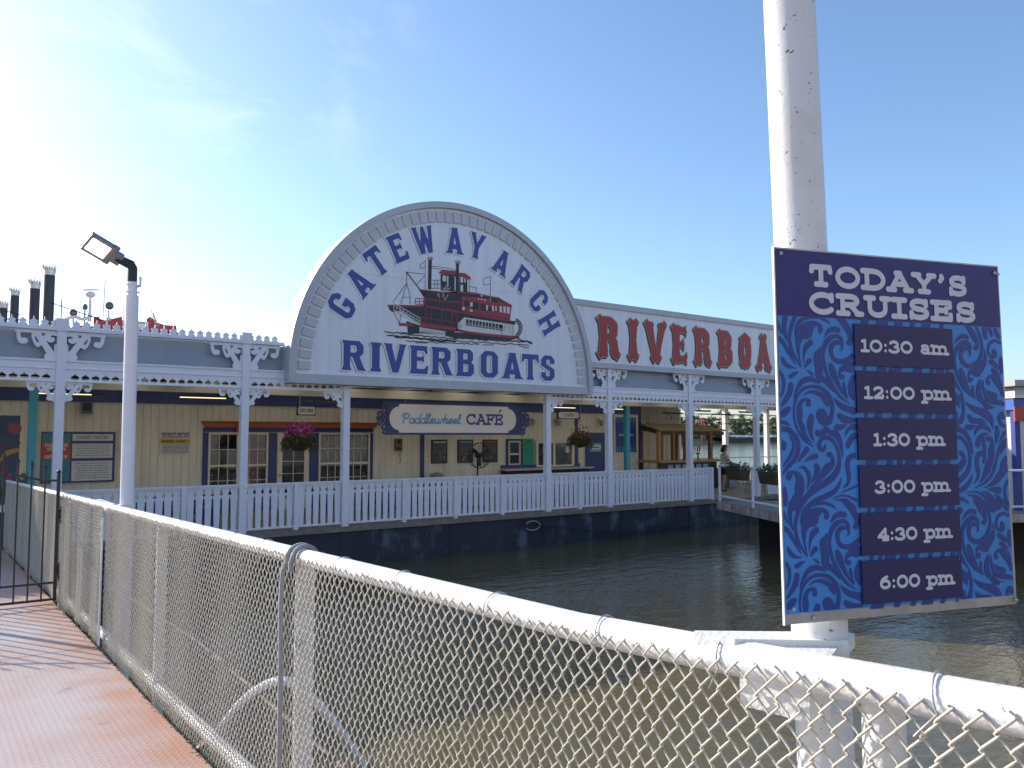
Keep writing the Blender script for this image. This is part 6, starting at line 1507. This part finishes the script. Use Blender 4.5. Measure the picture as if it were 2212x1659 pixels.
def table():
    o = thing('bistro_table', 'x', 'table', (0, 0, 0), 'round metal bistro tables on the open deck')
    m = MB(); m.lathe([(.001, .715), (.36, .715), (.37, .73), (.36, .742), (.001, .742)], n=24); m.build('tabletop', DKMETAL, o)
    m = MB(); m.tube([(0, 0, .02), (0, 0, .714)], .028, 8)
    for k in range(4): m.tube([(0, 0, .12), (.16 * math.cos(R(90 * k + 45)), .16 * math.sin(R(90 * k + 45)), .09), (.30 * math.cos(R(90 * k + 45)), .30 * math.sin(R(90 * k + 45)), .012)], .014, 6)
    m.build('pedestal', DKMETAL, o)
    return o
c0, t0 = chair(), table()
for i, (x, y, rz, lab) in enumerate(((25.6, 19.2, 20, 'black bistro chair just inside the boarding gap rail'), (26.5, 19.6, -60, 'black bistro chair behind the left hanging planter'), (29.3, 22.6, 10, 'black bistro chair with its back to the river, left of the sunlit post'), (31.6, 23.0, 170, 'black bistro chair beside the farther round table'), (33.2, 23.4, 60, 'black bistro chair half hidden by the cruise board'), (30.2, 24.0, 120, 'black bistro chair tipped against a round table'))):
    if i == 0: c0.location = (x, y, DZ); c0.rotation_euler = (0, 0, R(rz)); c0['label'] = lab
    else: dup(c0, (x, y, DZ), R(rz), lab)
for i, (x, y, lab) in enumerate(((28.6, 22.8, 'round metal bistro table nearest the standing person'), (32.4, 23.2, 'round metal bistro table farther right, near the cruise board'))):
    if i == 0: t0.location = (x, y, DZ); t0['label'] = lab
    else: dup(t0, (x, y, DZ), 0, lab)
m = MB()
for z in (1.4, 1.95): m.tube([(30, 28.1, z), (46, 28.1, z)], .03, 6)
for x in np.arange(30, 46, 1.8): m.tube([(x, 28.1, DZ), (x, 28.1, 1.95)], .025, 6)
tag(m.build('river_side_railing', GALV), 'plain pipe railing on the river side of the open deck', 'railing')
# string lights
sl = thing('string_lights', 'festoon string of bulbs swagged under the right part of the roof', 'string lights', (28, 22, 4.3))
m = MB(); bm_ = MB()
for (a, b) in (((22.9, 22.5, 3.95), (28.4, 24.5, 3.85)), ((26.4, 19.0, 4.1), (31.4, 27.9, 4.3)), ((27.0, 19.0, 4.2), (33.2, 21.5, 4.2)), ((28.0, 26, 4.3), (35.2, 27.9, 4.3)), ((31.4, 27.9, 4.3), (36.8, 24.0, 4.2))):
    a, b = Vector(a), Vector(b); P = []
    for k in range(17):
        t = k / 16; p = a.lerp(b, t); p.z -= .55 * (1 - (2 * t - 1) ** 2); P.append(p)
        if k % 3 == 2: m.tube([p, p - Vector((0, 0, .09))], .018, 5); bm_.ball(p - Vector((0, 0, .135)), .05, 6)
    m.tube(P, .008, 4)
m.build('wire', BLACK, sl); bm_.build('bulb', mat('clear_bulb', (.62, .62, .58), .15), sl)
# ------------------------------------------------------------------ person on the open deck
SKIN = mat('skin', (.42, .24, .17), .55); HAIR = mat('dark_hair', (.02, .014, .012), .6); SHIRT = mat('cream_shirt', (.52, .48, .40), .8); SHORT = mat('black_shorts', (.015, .015, .018), .8)
per = thing('person', 'person in a dark cap, cream shirt and black shorts leaning on the deck furniture', 'person', (25.45, 20.4, DZ))
def skin(name, pts, edges, m_, par, root=0, sub=2):
    me = bpy.data.meshes.new(name); bm = bmesh.new(); ly = bm.verts.layers.skin.verify()
    vs = [bm.verts.new(p[0]) for p in pts]
    for a, b in edges: bm.edges.new((vs[a], vs[b]))
    for v, p in zip(vs, pts):
        r = p[1] if isinstance(p[1], tuple) else (p[1], p[1]); v[ly].radius = r; v[ly].use_root = False
    vs[root][ly].use_root = True
    bm.to_mesh(me); bm.free()
    o = bpy.data.objects.new(name, me); COL.objects.link(o); o.parent = par
    md = o.modifiers.new('skin', 'SKIN'); md.use_smooth_shade = True
    sb = o.modifiers.new('sub', 'SUBSURF'); sb.levels = sb.render_levels = sub
    me.materials.append(m_); ORG[o.name] = ORG[par.name]
    return o
# local frame: faces +x, z up, feet at 0
Bp = [((0, 0, .93), (.13, .115)), ((.0, 0, 1.10), (.12, .10)), ((.0, 0, 1.30), (.145, .11)), ((.0, 0, 1.42), (.11, .09)), ((.02, 0, 1.50), .052), ((.035, 0, 1.60), (.085, .075)), ((.04, 0, 1.68), (.088, .078)), ((.035, 0, 1.74), (.06, .055)),
      ((0, .17, 1.40), .055), ((.10, .23, 1.16), .043), ((.36, .20, 1.06), .034), ((.45, .18, 1.02), .026),
      ((0, -.17, 1.40), .055), ((.12, -.22, 1.16), .043), ((.38, -.16, 1.05), .034), ((.47, -.13, 1.02), .026),
      ((0, .09, .86), .085), ((.02, .10, .48), .056), ((-.02, .11, .24), .050), ((-.03, .11, .07), .036), ((.08, .11, .03), .034),
      ((0, -.09, .86), .085), ((-.05, -.10, .48), .056), ((-.11, -.10, .24), .050), ((-.13, -.10, .07), .036), ((-.02, -.10, .03), .034)]
Be = [(0, 1), (1, 2), (2, 3), (3, 4), (4, 5), (5, 6), (6, 7), (3, 8), (8, 9), (9, 10), (10, 11), (3, 12), (12, 13), (13, 14), (14, 15), (0, 16), (16, 17), (17, 18), (18, 19), (19, 20), (0, 21), (21, 22), (22, 23), (23, 24), (24, 25)]
k = len(Bp)
for s, w in ((1, 11), (-1, 15)):
    bx, by, bz = Bp[w][0]
    for f in range(4):
        Bp += [((bx + .055, by + (f - 1.5) * .019, bz - .006), .010), ((bx + .10 + .008 * (f in (1, 2)), by + (f - 1.5) * .021, bz - .022), .0085)]; Be += [(w, k), (k, k + 1)]; k += 2
    Bp += [((bx + .03, by - s * .035, bz + .002), .011), ((bx + .065, by - s * .048, bz - .008), .009)]; Be += [(w, k), (k, k + 1)]; k += 2
skin('body', Bp, Be, SKIN, per)
skin('shirt', [((0, 0, .92), (.150, .135)), ((0, 0, 1.10), (.140, .118)), ((0, 0, 1.30), (.163, .127)), ((0, 0, 1.42), (.125, .105)), ((0, .18, 1.40), .075), ((.06, .215, 1.25), .066), ((0, -.18, 1.40), .075), ((.07, -.21, 1.25), .066)], [(0, 1), (1, 2), (2, 3), (3, 4), (4, 5), (3, 6), (6, 7)], SHIRT, per)
skin('shorts', [((0, 0, .97), (.155, .14)), ((0, 0, .88), (.165, .145)), ((0, .095, .78), .108), ((.01, .10, .60), .092), ((0, -.095, .78), .108), ((-.03, -.10, .60), .092)], [(0, 1), (1, 2), (2, 3), (1, 4), (4, 5)], SHORT, per)
o = skin('hair', [((.00, 0, 1.72), (.092, .088)), ((-.04, 0, 1.66), (.092, .09)), ((-.07, 0, 1.58), (.075, .085)), ((-.08, 0, 1.50), (.055, .075))], [(0, 1), (1, 2), (2, 3)], HAIR, per)
m = MB(); m.lathe([(.100, 0), (.105, .03), (.09, .075), (.05, .10), (.001, .105)], (.03, 0, 1.715), 18); m.prism([(.10, -.075), (.19, -.05), (.215, 0), (.19, .05), (.10, .075)], lambda u, v, d: (u + .02, v, 1.712 + d - .06 * u), .012); m.build('cap', BLACK, per, local=True)
m = MB(); 
for yy in (.035, -.035): m.ball((.118, yy, 1.655), .011, 6)
m.build('eyes', BLACK, per, local=True)
m = MB(); m.ball((.135, 0, 1.625), .017, 6, (1, .7, 1.3)); m.build('nose', SKIN, per, local=True)
m = MB(); m.ball((.115, 0, 1.578), .022, 6, (.5, 1, .25)); m.build('mouth', mat('lips', (.30, .10, .09), .5), per, local=True)
for n_, yy in (('left_shoe', .11), ('right_shoe', -.10)):
    xx = .0 if yy > 0 else -.10
    m = MB(); m.ball((xx + .05, yy, .035), .05, 8, (2.3, .95, .75)); m.build('shoe', BLACK, per, local=True)
per.rotation_euler = (0, 0, R(-25))

# ------------------------------------------------------------------ boarding dock platform on the right
ca, sa = .885, -.466
DC = Vector((16.87, 11.4, 0)); DKZ = 1.20
def dk(u, v, z): return (DC.x + u * ca - v * sa, DC.y + u * sa + v * ca, z)
DKM = Matrix.Translation(DC) @ Matrix.Rotation(math.atan2(sa, ca), 4, 'Z')
dock = thing('boarding_dock', 'low floating dock platform with pipe railing right of the landing', 'dock', tuple(DC))
m = MB(); m.box(0, 26, 0, 4.68, DKZ - .09, DKZ, DKM); m.build('deck', DECK, dock)
m = MB(); m.box(.9, 25.0, .8, 3.9, -.8, DKZ - .1, DKM); m.build('hull', mat('rusty_shadow_hull', (.02, .016, .014), .8, c2=(.04, .026, .02), scale=2, amt=.9), dock)  # near-black hull colour stands in for the shadow below the deck edge
m = MB(); m.box(-.02, 26, -.03, -.002, DKZ - .22, DKZ - .02, DKM); m.box(-.03, -.002, -.03, 4.68, DKZ - .22, DKZ - .02, DKM); m.build('edge_beam', mat('rust_streaked_white', (.55, .53, .50), .6, c2=(.26, .14, .08), scale=5, amt=.9, stretch=(1, 1, .3)), dock)
m = MB()
for z in (DKZ + 1.06, DKZ + .16):
    m.tube([dk(.04, 4.6, z), dk(.04, .04, z), dk(25.5, .04, z)], .034, 8)
for v in (4.6, 2.42, .04): m.tube([dk(.04, v, DKZ - .1), dk(.04, v, DKZ + 1.06)], .036, 8)
for u in np.arange(1.7, 25, 1.7): m.tube([dk(u, .04, DKZ - .1), dk(u, .04, DKZ + 1.06)], .034, 8)
m.build('pipe_railing', WHITE2, dock)
m = MB()
for i in range(330):
    u = 5.5 + i * .05
    s = 1 if i % 2 else -1
    m.tube([dk(u + s * .45, -.0 + .01, DKZ + 1.0), dk(u - s * .45, -.0 + .01, DKZ + .18)], .0035, 3, cap=False)
m.build('wire_mesh', GALV, dock)
for v, lab in ((2.85, 'brown trough planter on the dock rail, left one'), (.9, 'brown trough planter on the dock rail, right one partly behind the board')):
    o = thing('rail_planter', lab, 'planter', dk(.02, v, DKZ + .98), 'trough planters hooked on the dock rail')
    m = MB(); m.prism([(-.16, .20), (-.10, -.10), (.10, -.10), (.16, .20)], lambda p, q, d: dk(-.18 + p, v - .45 + d, DKZ + .82 + q), .90); m.build('trough', COIR, o)
    m = MB(); rr = random.Random(int(v * 10))
    for _ in range(170):
        c = Vector(dk(-.18 + rr.uniform(-.17, .17), v + rr.uniform(-.48, .48), DKZ + 1.03 + abs(rr.gauss(0, .07)))); a_ = Vector((rr.uniform(-1, 1), rr.uniform(-1, 1), rr.uniform(-.5, 1))).normalized() * .05; b_ = a_.cross(Vector((rr.uniform(-1, 1), 1, rr.uniform(-1, 1)))).normalized() * .025
        m.add([c - a_, c + b_, c + a_, c - b_], [(0, 1, 2, 3)])
    m.build('plants', LEAF, o)
off = thing('dock_office', 'white dock office with a blue band and flat roof at the right edge', 'building', dk(12, 1.8, DKZ))
OU = 6.40
m = MB(); m.box(OU + .3, OU + 9, .9, 4.2, DKZ, 4.15, DKM); m.build('wall', mat('pale_grey_wall', (.62, .63, .66), .5), off)
m = MB(); m.box(OU, OU + 9.3, .6, 4.5, 3.80, 4.10, DKM); m.build('blue_band', mat('band_blue', (.04, .12, .42), .45), off)
m = MB(); m.box(OU - .05, OU + 9.4, .5, 4.6, 4.105, 4.18, DKM); m.build('white_trim', WHITE2, off)
m = MB(); m.box(OU - .0, OU + 9.3, .55, 4.55, 4.185, 4.40, DKM); m.build('parapet', mat('pinkish_panel', (.55, .53, .55), .6), off)
m = MB(); m.box(OU - .2, OU + 9.5, .3, 4.7, 4.405, 4.56, DKM); m.build('roof', mat('roof_grey', (.40, .40, .38), .7), off)
m = MB(); m.box(OU + .05, OU + .2, .65, .8, DKZ, 3.9, DKM); m.box(OU + .05, OU + .1, .58, .64, DKZ + 2.4, 3.9, DKM); m.build('blue_post', mat('post_blue', (.03, .05, .26), .5), off)
m = MB(); m.box(OU - .02, OU + .28, .55, .6, 3.5, 3.88, DKM); m.build('red_flag_panel', REDP, off)
m = MB(); m.box(OU + 1.2, OU + 3.0, .87, .899, 2.0, 3.3, DKM); m.build('window', GLASS, off)
# half wall and planter at the foot of the gangway
hw = thing('navy_half_wall', 'navy half height wall with white cap and yellow kick strip at the gangway foot', 'wall', (.4, 16.6, 1.1))
m = MB(); m.box(-1.2, 1.55, 16.55, 16.75, 1.16, 1.80); m.build('panel', mat('navy_to_brown_panel', (.022, .026, .075), .5, c2=(.03, .022, .03), scale=2, amt=.8), hw)
m = MB(); m.box(-1.25, 1.60, 16.45, 16.85, 1.805, 1.90); m.box(1.552, 1.62, 16.5, 16.8, 1.16, 1.80); m.build('white_cap', WHITE2, hw)
m = MB(); m.box(-1.2, 1.55, 16.53, 16.75, 1.08, 1.155); m.build('yellow_strip', YELL, hw)
pl = thing('barrel_planter', 'brown barrel planter with grey green plant standing on the navy half wall', 'planter', (1.45, 16.6, 1.905))
m = MB(); m.lathe([(.10, 0), (.15, .10), (.155, .25), (.14, .34)], (1.45, 16.6, 1.906), 16); m.build('barrel', COIR, pl)
m = MB(); rr = random.Random(8)
for _ in range(500):
    c = Vector((1.45 - abs(rr.gauss(0, .26)) + .12, 16.6 + rr.gauss(0, .12), 2.2 + rr.gauss(.0, .10))); a_ = Vector((rr.uniform(-1, 1), rr.uniform(-1, 1), rr.uniform(-1, 1))).normalized() * .06; b_ = a_.cross(Vector((rr.uniform(-1, 1), 1, rr.uniform(-1, 1)))).normalized() * .02
    m.add([c - a_, c + b_, c + a_, c - b_], [(0, 1, 2, 3)])
m.build('plant', mat('grey_green_leaf', (.13, .16, .10), .7), pl)

# ------------------------------------------------------------------ two riverboats moored behind the barge
STACK = mat('stack_black', (.03, .035, .05), .5); BOATW = mat('boat_white', (.75, .75, .75), .5); BOATR = mat('boat_red', (.40, .04, .05), .5)
CROWNM = mat('crown_silver', (.55, .56, .55), .35, .6)
def boat(label, y0, stacks, near):
    y1 = y0 + 6.5
    o = thing('riverboat', label, 'boat', (3, (y0 + y1) / 2, 0), 'riverboats moored behind the landing')
    m = MB(); m.prism([(-26, 0), (16, 0), (20, 3.2), (16, 6.5), (-26, 6.5)], lambda u, v, d: (u, y0 + v, -.6 + d), 1.9); m.build('hull', BOATR, o)
    for k, (z0, xa, xb) in enumerate(((1.31, -24, 16), (3.9, -22, 14))):
        m = MB(); m.box(xa, xb, y0 + .4, y1 - .4, z0, z0 + 2.4); m.build('cabin', BOATW, o)
        m = MB(); m.box(xa - .4, xb + .4, y0, y1, z0 + 2.405, z0 + 2.58); m.build('deck', BOATR, o)
        m = MB()
        for x in np.arange(xa + 1, xb - 1, 2.1): m.box(x, x + 1.1, y0 + .37, y0 + .399, z0 + .9, z0 + 1.8)
        m.build('window', GLASS2, o)
    m = MB(); m.box(5.5, 9.2, y0 + 1.65, y1 - 1.4, 6.485, 7.695); m.build('pilothouse', BOATW, o)
    m = MB()
    for x in (5.9, 7.2, 8.5): m.box(x, x + .7, y0 + 1.62, y0 + 1.649, 6.95, 7.5)
    m.build('window', GLASS2, o)
    m = MB(); m.box(5.2, 9.4, y0 + 1.4, y1 - 1.1, 7.70, 7.78); m.build('pilothouse_roof', BOATR, o)
    for x, y, zt, r in stacks:
        m = MB(); m.tube([(x, y, 6.485), (x, y, zt)], r, 20); st = m.build('smokestack', STACK, o)
        m = MB(); n = 14
        m.lathe([(r * 1.02, 0), (r * 1.06, .10), (r * 1.14, .22)], (x, y, zt), 20)
        for k in range(n):
            a = 2 * math.pi * k / n; w = r * .22
            t_ = Vector((-math.sin(a), math.cos(a), 0)); q = Vector((math.cos(a), math.sin(a), 0)); c = Vector((x, y, zt))
            m.add([c + q * r * 1.12 + t_ * w + Vector((0, 0, .2)), c + q * r * 1.12 - t_ * w + Vector((0, 0, .2)), c + q * r * 1.30 - t_ * w * .5 + Vector((0, 0, .36)), c + q * r * 1.62 + Vector((0, 0, .50)), c + q * r * 1.30 + t_ * w * .5 + Vector((0, 0, .36))], [(0, 1, 2, 3, 4)])
        m.build('crown', CROWNM, st)
    return o
b2 = boat('farther riverboat, showing only its two left smokestacks above the canopy', 48.5, ((3.88, 50.0, 10.62, .21), (3.66, 54.0, 10.45, .21)), False)
b1 = boat('nearer riverboat with two tall crowned smokestacks and a red pilothouse crest', 36.4, ((4.15, 38.0, 9.80, .205), (3.97, 41.4, 9.72, .205)), True)
yb = 38.0
m = MB()
m.prism([(5.85, 7.785), (5.85, 8.22), (6.05, 8.24), (6.10, 8.13), (6.30, 8.10), (6.95, 8.33), (7.0, 7.785)], lambda u, v, d: (u, yb + d, v), .08)
m.build('crest_board', BOATR, b1)
m = MB(); m.prism([(8.0, 7.785), (7.95, 8.30), (8.08, 8.42), (8.2, 8.36), (8.35, 8.2), (8.7, 8.10), (9.0, 8.10), (9.2, 8.12), (9.25, 7.785)], lambda u, v, d: (u, yb + d, v), .08)
m.build('crest_board', BOATR, b1)
m = MB(); m.box(6.98, 8.02, yb - .02, yb + .06, 7.785, 8.17); m.build('name_board', BOATW, b1)
m = MB(); write(m, 'THATCHER', on_xz(yb - .025, 7.6, 8.075), .07, .1, False, .2, center=True, res=.008); m.build('name_lettering', BLACK, b1)
m = MB(); m.tube([(5.69, yb, 8.0), (5.69, yb, 9.05)], [.075, .05], 8); m.lathe([(.12, 0), (.2, .08), (.2, .16), (.08, .24)], (5.69, yb, 9.05), 14); m.bar((5.42, yb - .1, 9.31), (5.98, yb + .1, 9.42), .10, .07); m.build('radar_mast', BOATW, b1)
m = MB(); m.tube([(6.42, yb, 8.1), (6.42, yb, 8.55)], .04, 6); m.lathe([(.09, 0), (.10, .12)], (6.42, yb, 8.1), 8); m.build('searchlight_stand', BOATW, b1)
m = MB(); m.ball((6.44, yb, 8.75), .175, 10, (1, .8, 1)); m.build('searchlight', mat('searchlight_glass', (.08, .12, .12), .15), b1)
m = MB(); m.tube([(6.20, yb, 8.04), (6.24, yb, 9.85)], .022, 5); m.build('antenna', GALV, b1); m = MB(); m.tube([(5.30, yb, 8.04), (5.32, yb, 8.9)], .015, 5); m.build('antenna', GALV, b1); m = MB(); m.tube([(4.62, yb, 7.95), (4.62, yb, 8.85)], .03, 5); m.build('antenna', GALV, b1); m = MB(); m.tube([(8.13, yb, 8.3), (8.13, yb, 8.75)], .02, 5); m.build('antenna', GALV, b1); m = MB(); m.tube([(7.05, yb + .2, 8.17), (7.05, yb + .2, 8.9)], .018, 5); m.build('antenna', GALV, b1)
HORN = mat('horn_grey', (.12, .14, .15), .5)
m = MB(); m.ball((5.07, yb, 8.32), .16, 8, (1, .8, 1)); m.tube([(5.07, yb, 7.78), (5.07, yb, 8.2)], .03, 5); m.build('drum_horn', HORN, b1)
m = MB(); m.lathe([(.10, 0), (.11, .14), (.05, .24)], (5.50, yb, 8.5), 8); m.tube([(5.50, yb, 7.78), (5.50, yb, 8.5)], .03, 5); m.build('bell', HORN, b1)
m = MB(); m.tube(smooth_pts([(4.8, yb, 8.02), (5.1, yb, 8.16), (5.4, yb, 8.08), (5.65, yb, 8.16), (5.75, yb, 8.28)], 5), .07, 8); m.build('white_scroll', BOATW, b1)
m = MB(); m.tube([(4.15, yb - .2, 8.65), (6.2, yb - .1, 8.08)], .018, 4); m.tube([(3.2, yb, 8.05), (2.3, yb, 8.25)], .018, 4); m.build('guy_wire', DKMETAL, b1)
m = MB()
for k in range(6): m.quad((8.16 + .02 * k, yb - .05, 8.62 - .1 * k), (8.24 + .045 * k, yb - .07, 8.58 - .1 * k), (8.24 + .05 * k, yb - .05, 8.50 - .1 * k), (8.17 + .02 * k, yb - .06, 8.54 - .1 * k))
m.build('flag', mat('striped_flag', (.45, .08, .09), .7, c2=(.6, .6, .6), scale=9, amt=1, stretch=(1, 1, 4)), b1)

# ------------------------------------------------------------------ far bank: trees, barge, crane, bridge
def tree(label, x, y, h, w, m_, seed):
    rr = random.Random(seed)
    o = thing('bank_tree', label, 'tree', (x, y, 3), 'trees on the far river bank')
    m = MB(); m.tube([(x, y, 2.6), (x + rr.uniform(-.3, .3), y, 3 + h * .3), (x + rr.uniform(-.6, .6), y, 3 + h * .75)], [.35, .26, .08], 7)
    for k in range(5):
        a = rr.uniform(0, 6.28); z = 3 + h * rr.uniform(.25, .5)
        m.tube([(x, y, z), (x + math.cos(a) * w * .22, y + math.sin(a) * w * .22, z + h * .12), (x + math.cos(a) * w * .38, y + math.sin(a) * w * .38, z + h * .26)], [.14, .10, .04], 5)
    m.build('trunk', BARK, o)
    m = MB(); cl = []
    for _ in range(26):
        t = rr.random(); q = math.sqrt(rr.random()) * w / 2 * math.sin(math.pi * min(1, .18 + .8 * t)) ; a = rr.uniform(0, 6.28)
        cl.append((x + q * math.cos(a), y + q * math.sin(a), 3 + h * (.16 + .80 * t), rr.uniform(.09, .17) * w))
    for cx, cy, cz, r_ in cl:
        for _ in range(46):
            d = Vector((rr.gauss(0, 1), rr.gauss(0, 1), rr.gauss(0, .8))).normalized() * r_ * rr.uniform(.55, 1.1)
            c = Vector((cx, cy, cz)) + d; s = rr.uniform(.22, .5)
            u = d.normalized().cross(Vector((rr.uniform(-1, 1), rr.uniform(-1, 1), rr.uniform(-1, 1)))).normalized() * s; v = (d.normalized() + Vector((rr.uniform(-1, 1), rr.uniform(-1, 1), rr.uniform(-1, 1))) * .9).cross(u).normalized() * s * .8
            m.add([c - u, c - v, c + u, c + v], [(0, 1, 2, 3)])
    m.build('crown', m_, o)
TR = [(282, 262, 10, 13), (292, 264, 11, 13), (301, 261, 8.5, 11), (309, 266, 12, 12), (317, 262, 8, 12), (325, 267, 11, 13), (334, 263, 13.5, 14), (343, 266, 12.5, 13), (352, 262, 8, 12), (361, 268, 11.5, 12), (370, 264, 9, 13), (381, 267, 12.5, 14), (392, 265, 10.5, 13), (403, 268, 12, 13), (270, 262, 10, 13), (415, 268, 11, 13)]
WT = ['behind the shed corner', 'above the kiosk roof', 'low, between kiosk roof and crane', 'left of the red crane', 'low, behind the red crane', 'just right of the crane', 'tallest, right of the first sunlit post', 'second tallest, beside the tallest', 'low, left of the second white column', 'behind the second white column', 'low, right of the second white column', 'left of the second sunlit post', 'behind the second sunlit post', 'right of the second sunlit post', 'hidden mostly by the shed', 'at the right end, by the cruise board']
for i, (x, y, h, w) in enumerate(TR): tree('%s tree on the far bank, %s' % ('dark green' if i % 3 else 'mid green', WT[i]), x, y + (x - 300) * .15, h, w, TREEA if i % 3 else TREEB, 20 + i)
m = MB(); rr = random.Random(77)
for _ in range(5200):
    x = rr.uniform(230, 470); y = 258 + (x - 300) * .15 + rr.uniform(-1, 7); z = 2.2 + abs(rr.gauss(0, 1.5)) * (.5 + .5 * math.sin(x * .21) ** 2); s = rr.uniform(.3, .8)
    u = Vector((rr.uniform(-1, 1), rr.uniform(-1, 1), rr.uniform(-1, 1))).normalized() * s; v = u.cross(Vector((rr.uniform(-1, 1), rr.uniform(-1, 1), rr.uniform(-1, 1)))).normalized() * s
    m.add([(x + p.x, y + p.y, z + p.z) for p in (-u, -v, u, v)], [(0, 1, 2, 3)])
tag(m.build('bank_undergrowth', TREEB), 'low green scrub along the far bank', 'scrub', kind='stuff')
fb = thing('far_barge', 'dark rusty cargo barge with white covers moored at the far bank', 'barge', (335, 251, 0))
m = MB(); m.prism([(314, 2.6), (322, -.4), (372, -.4), (374, 2.4)], lambda u, v, d: (u  , 252 + d + (u - 300) * .1, v), 9); m.build('hull', mat('far_rust', (.07, .04, .032), .9, c2=(.14, .09, .06), scale=.4, amt=.9), fb)
m = MB()
for k in range(5): m.prism([(330 + k * 8, 2.5), (330 + k * 8, 3.0), (332 + k * 8, 3.6), (335.4 + k * 8, 3.6), (337.4 + k * 8, 3.0), (337.4 + k * 8, 2.5)], lambda u, v, d: (u, 253 + d + (u - 300) * .1, v), 7)
m.build('cover', BOATW, fb)
cr = thing('red_crane', 'red lattice crane standing on the far shore', 'crane', (298, 250, 0))
CRM = mat('crane_red', (.38, .09, .08), .6)
m = MB()
for a in (-1.2, 1.2): m.bar((297 + a, 250, 0), (297 + a * .6, 250, 11.8), .35, .35)
for k in range(6): m.bar((295.9 + .1 * k, 250, k * 1.9), (298.1 - .1 * k, 250, k * 1.9 + 1.9), .2, .2); m.bar((298.1 - .1 * k, 250, k * 1.9), (295.9 + .1 * k, 250, k * 1.9 + 1.9), .2, .2)
m.build('tower', CRM, cr)
m = MB()
m.bar((297, 250, 11.8), (287, 250, 7.0), .3, .3); m.bar((297, 250, 8.5), (288, 250, 6.0), .3, .3); m.bar((297, 250, 11.5), (305, 250, 11.0), .3, .3); m.bar((297, 250, 7.5), (305, 250, 10.6), .25, .25)
for k in range(5): m.bar((296 - 2 * k, 250, 8.2 - .55 * k), (295 - 2 * k, 250, 11 - .9 * k), .15, .15)
m.build('jib', CRM, cr)
br = thing('far_bridge', 'distant dark steel truss bridge above the trees', 'bridge', (545, 400, 0))
m = MB(); m.box(470, 760, 400, 408, 15.2, 16.6); m.box(470, 760, 400, 408, 19.6, 20.2)
for k in range(24): m.bar((470 + k * 12, 401, 16), (476 + k * 12, 401, 19.8), .3, .3)
m.build('truss', mat('bridge_steel', (.10, .11, .12), .7), br)
PIER = mat('pier_stone', (.3, .29, .27), .8)
for x in (480, 620, 750):
    m = MB(); m.box(x, x + 6, 399.5, 408.5, -1, 15.1); m.build('pier', PIER, br)
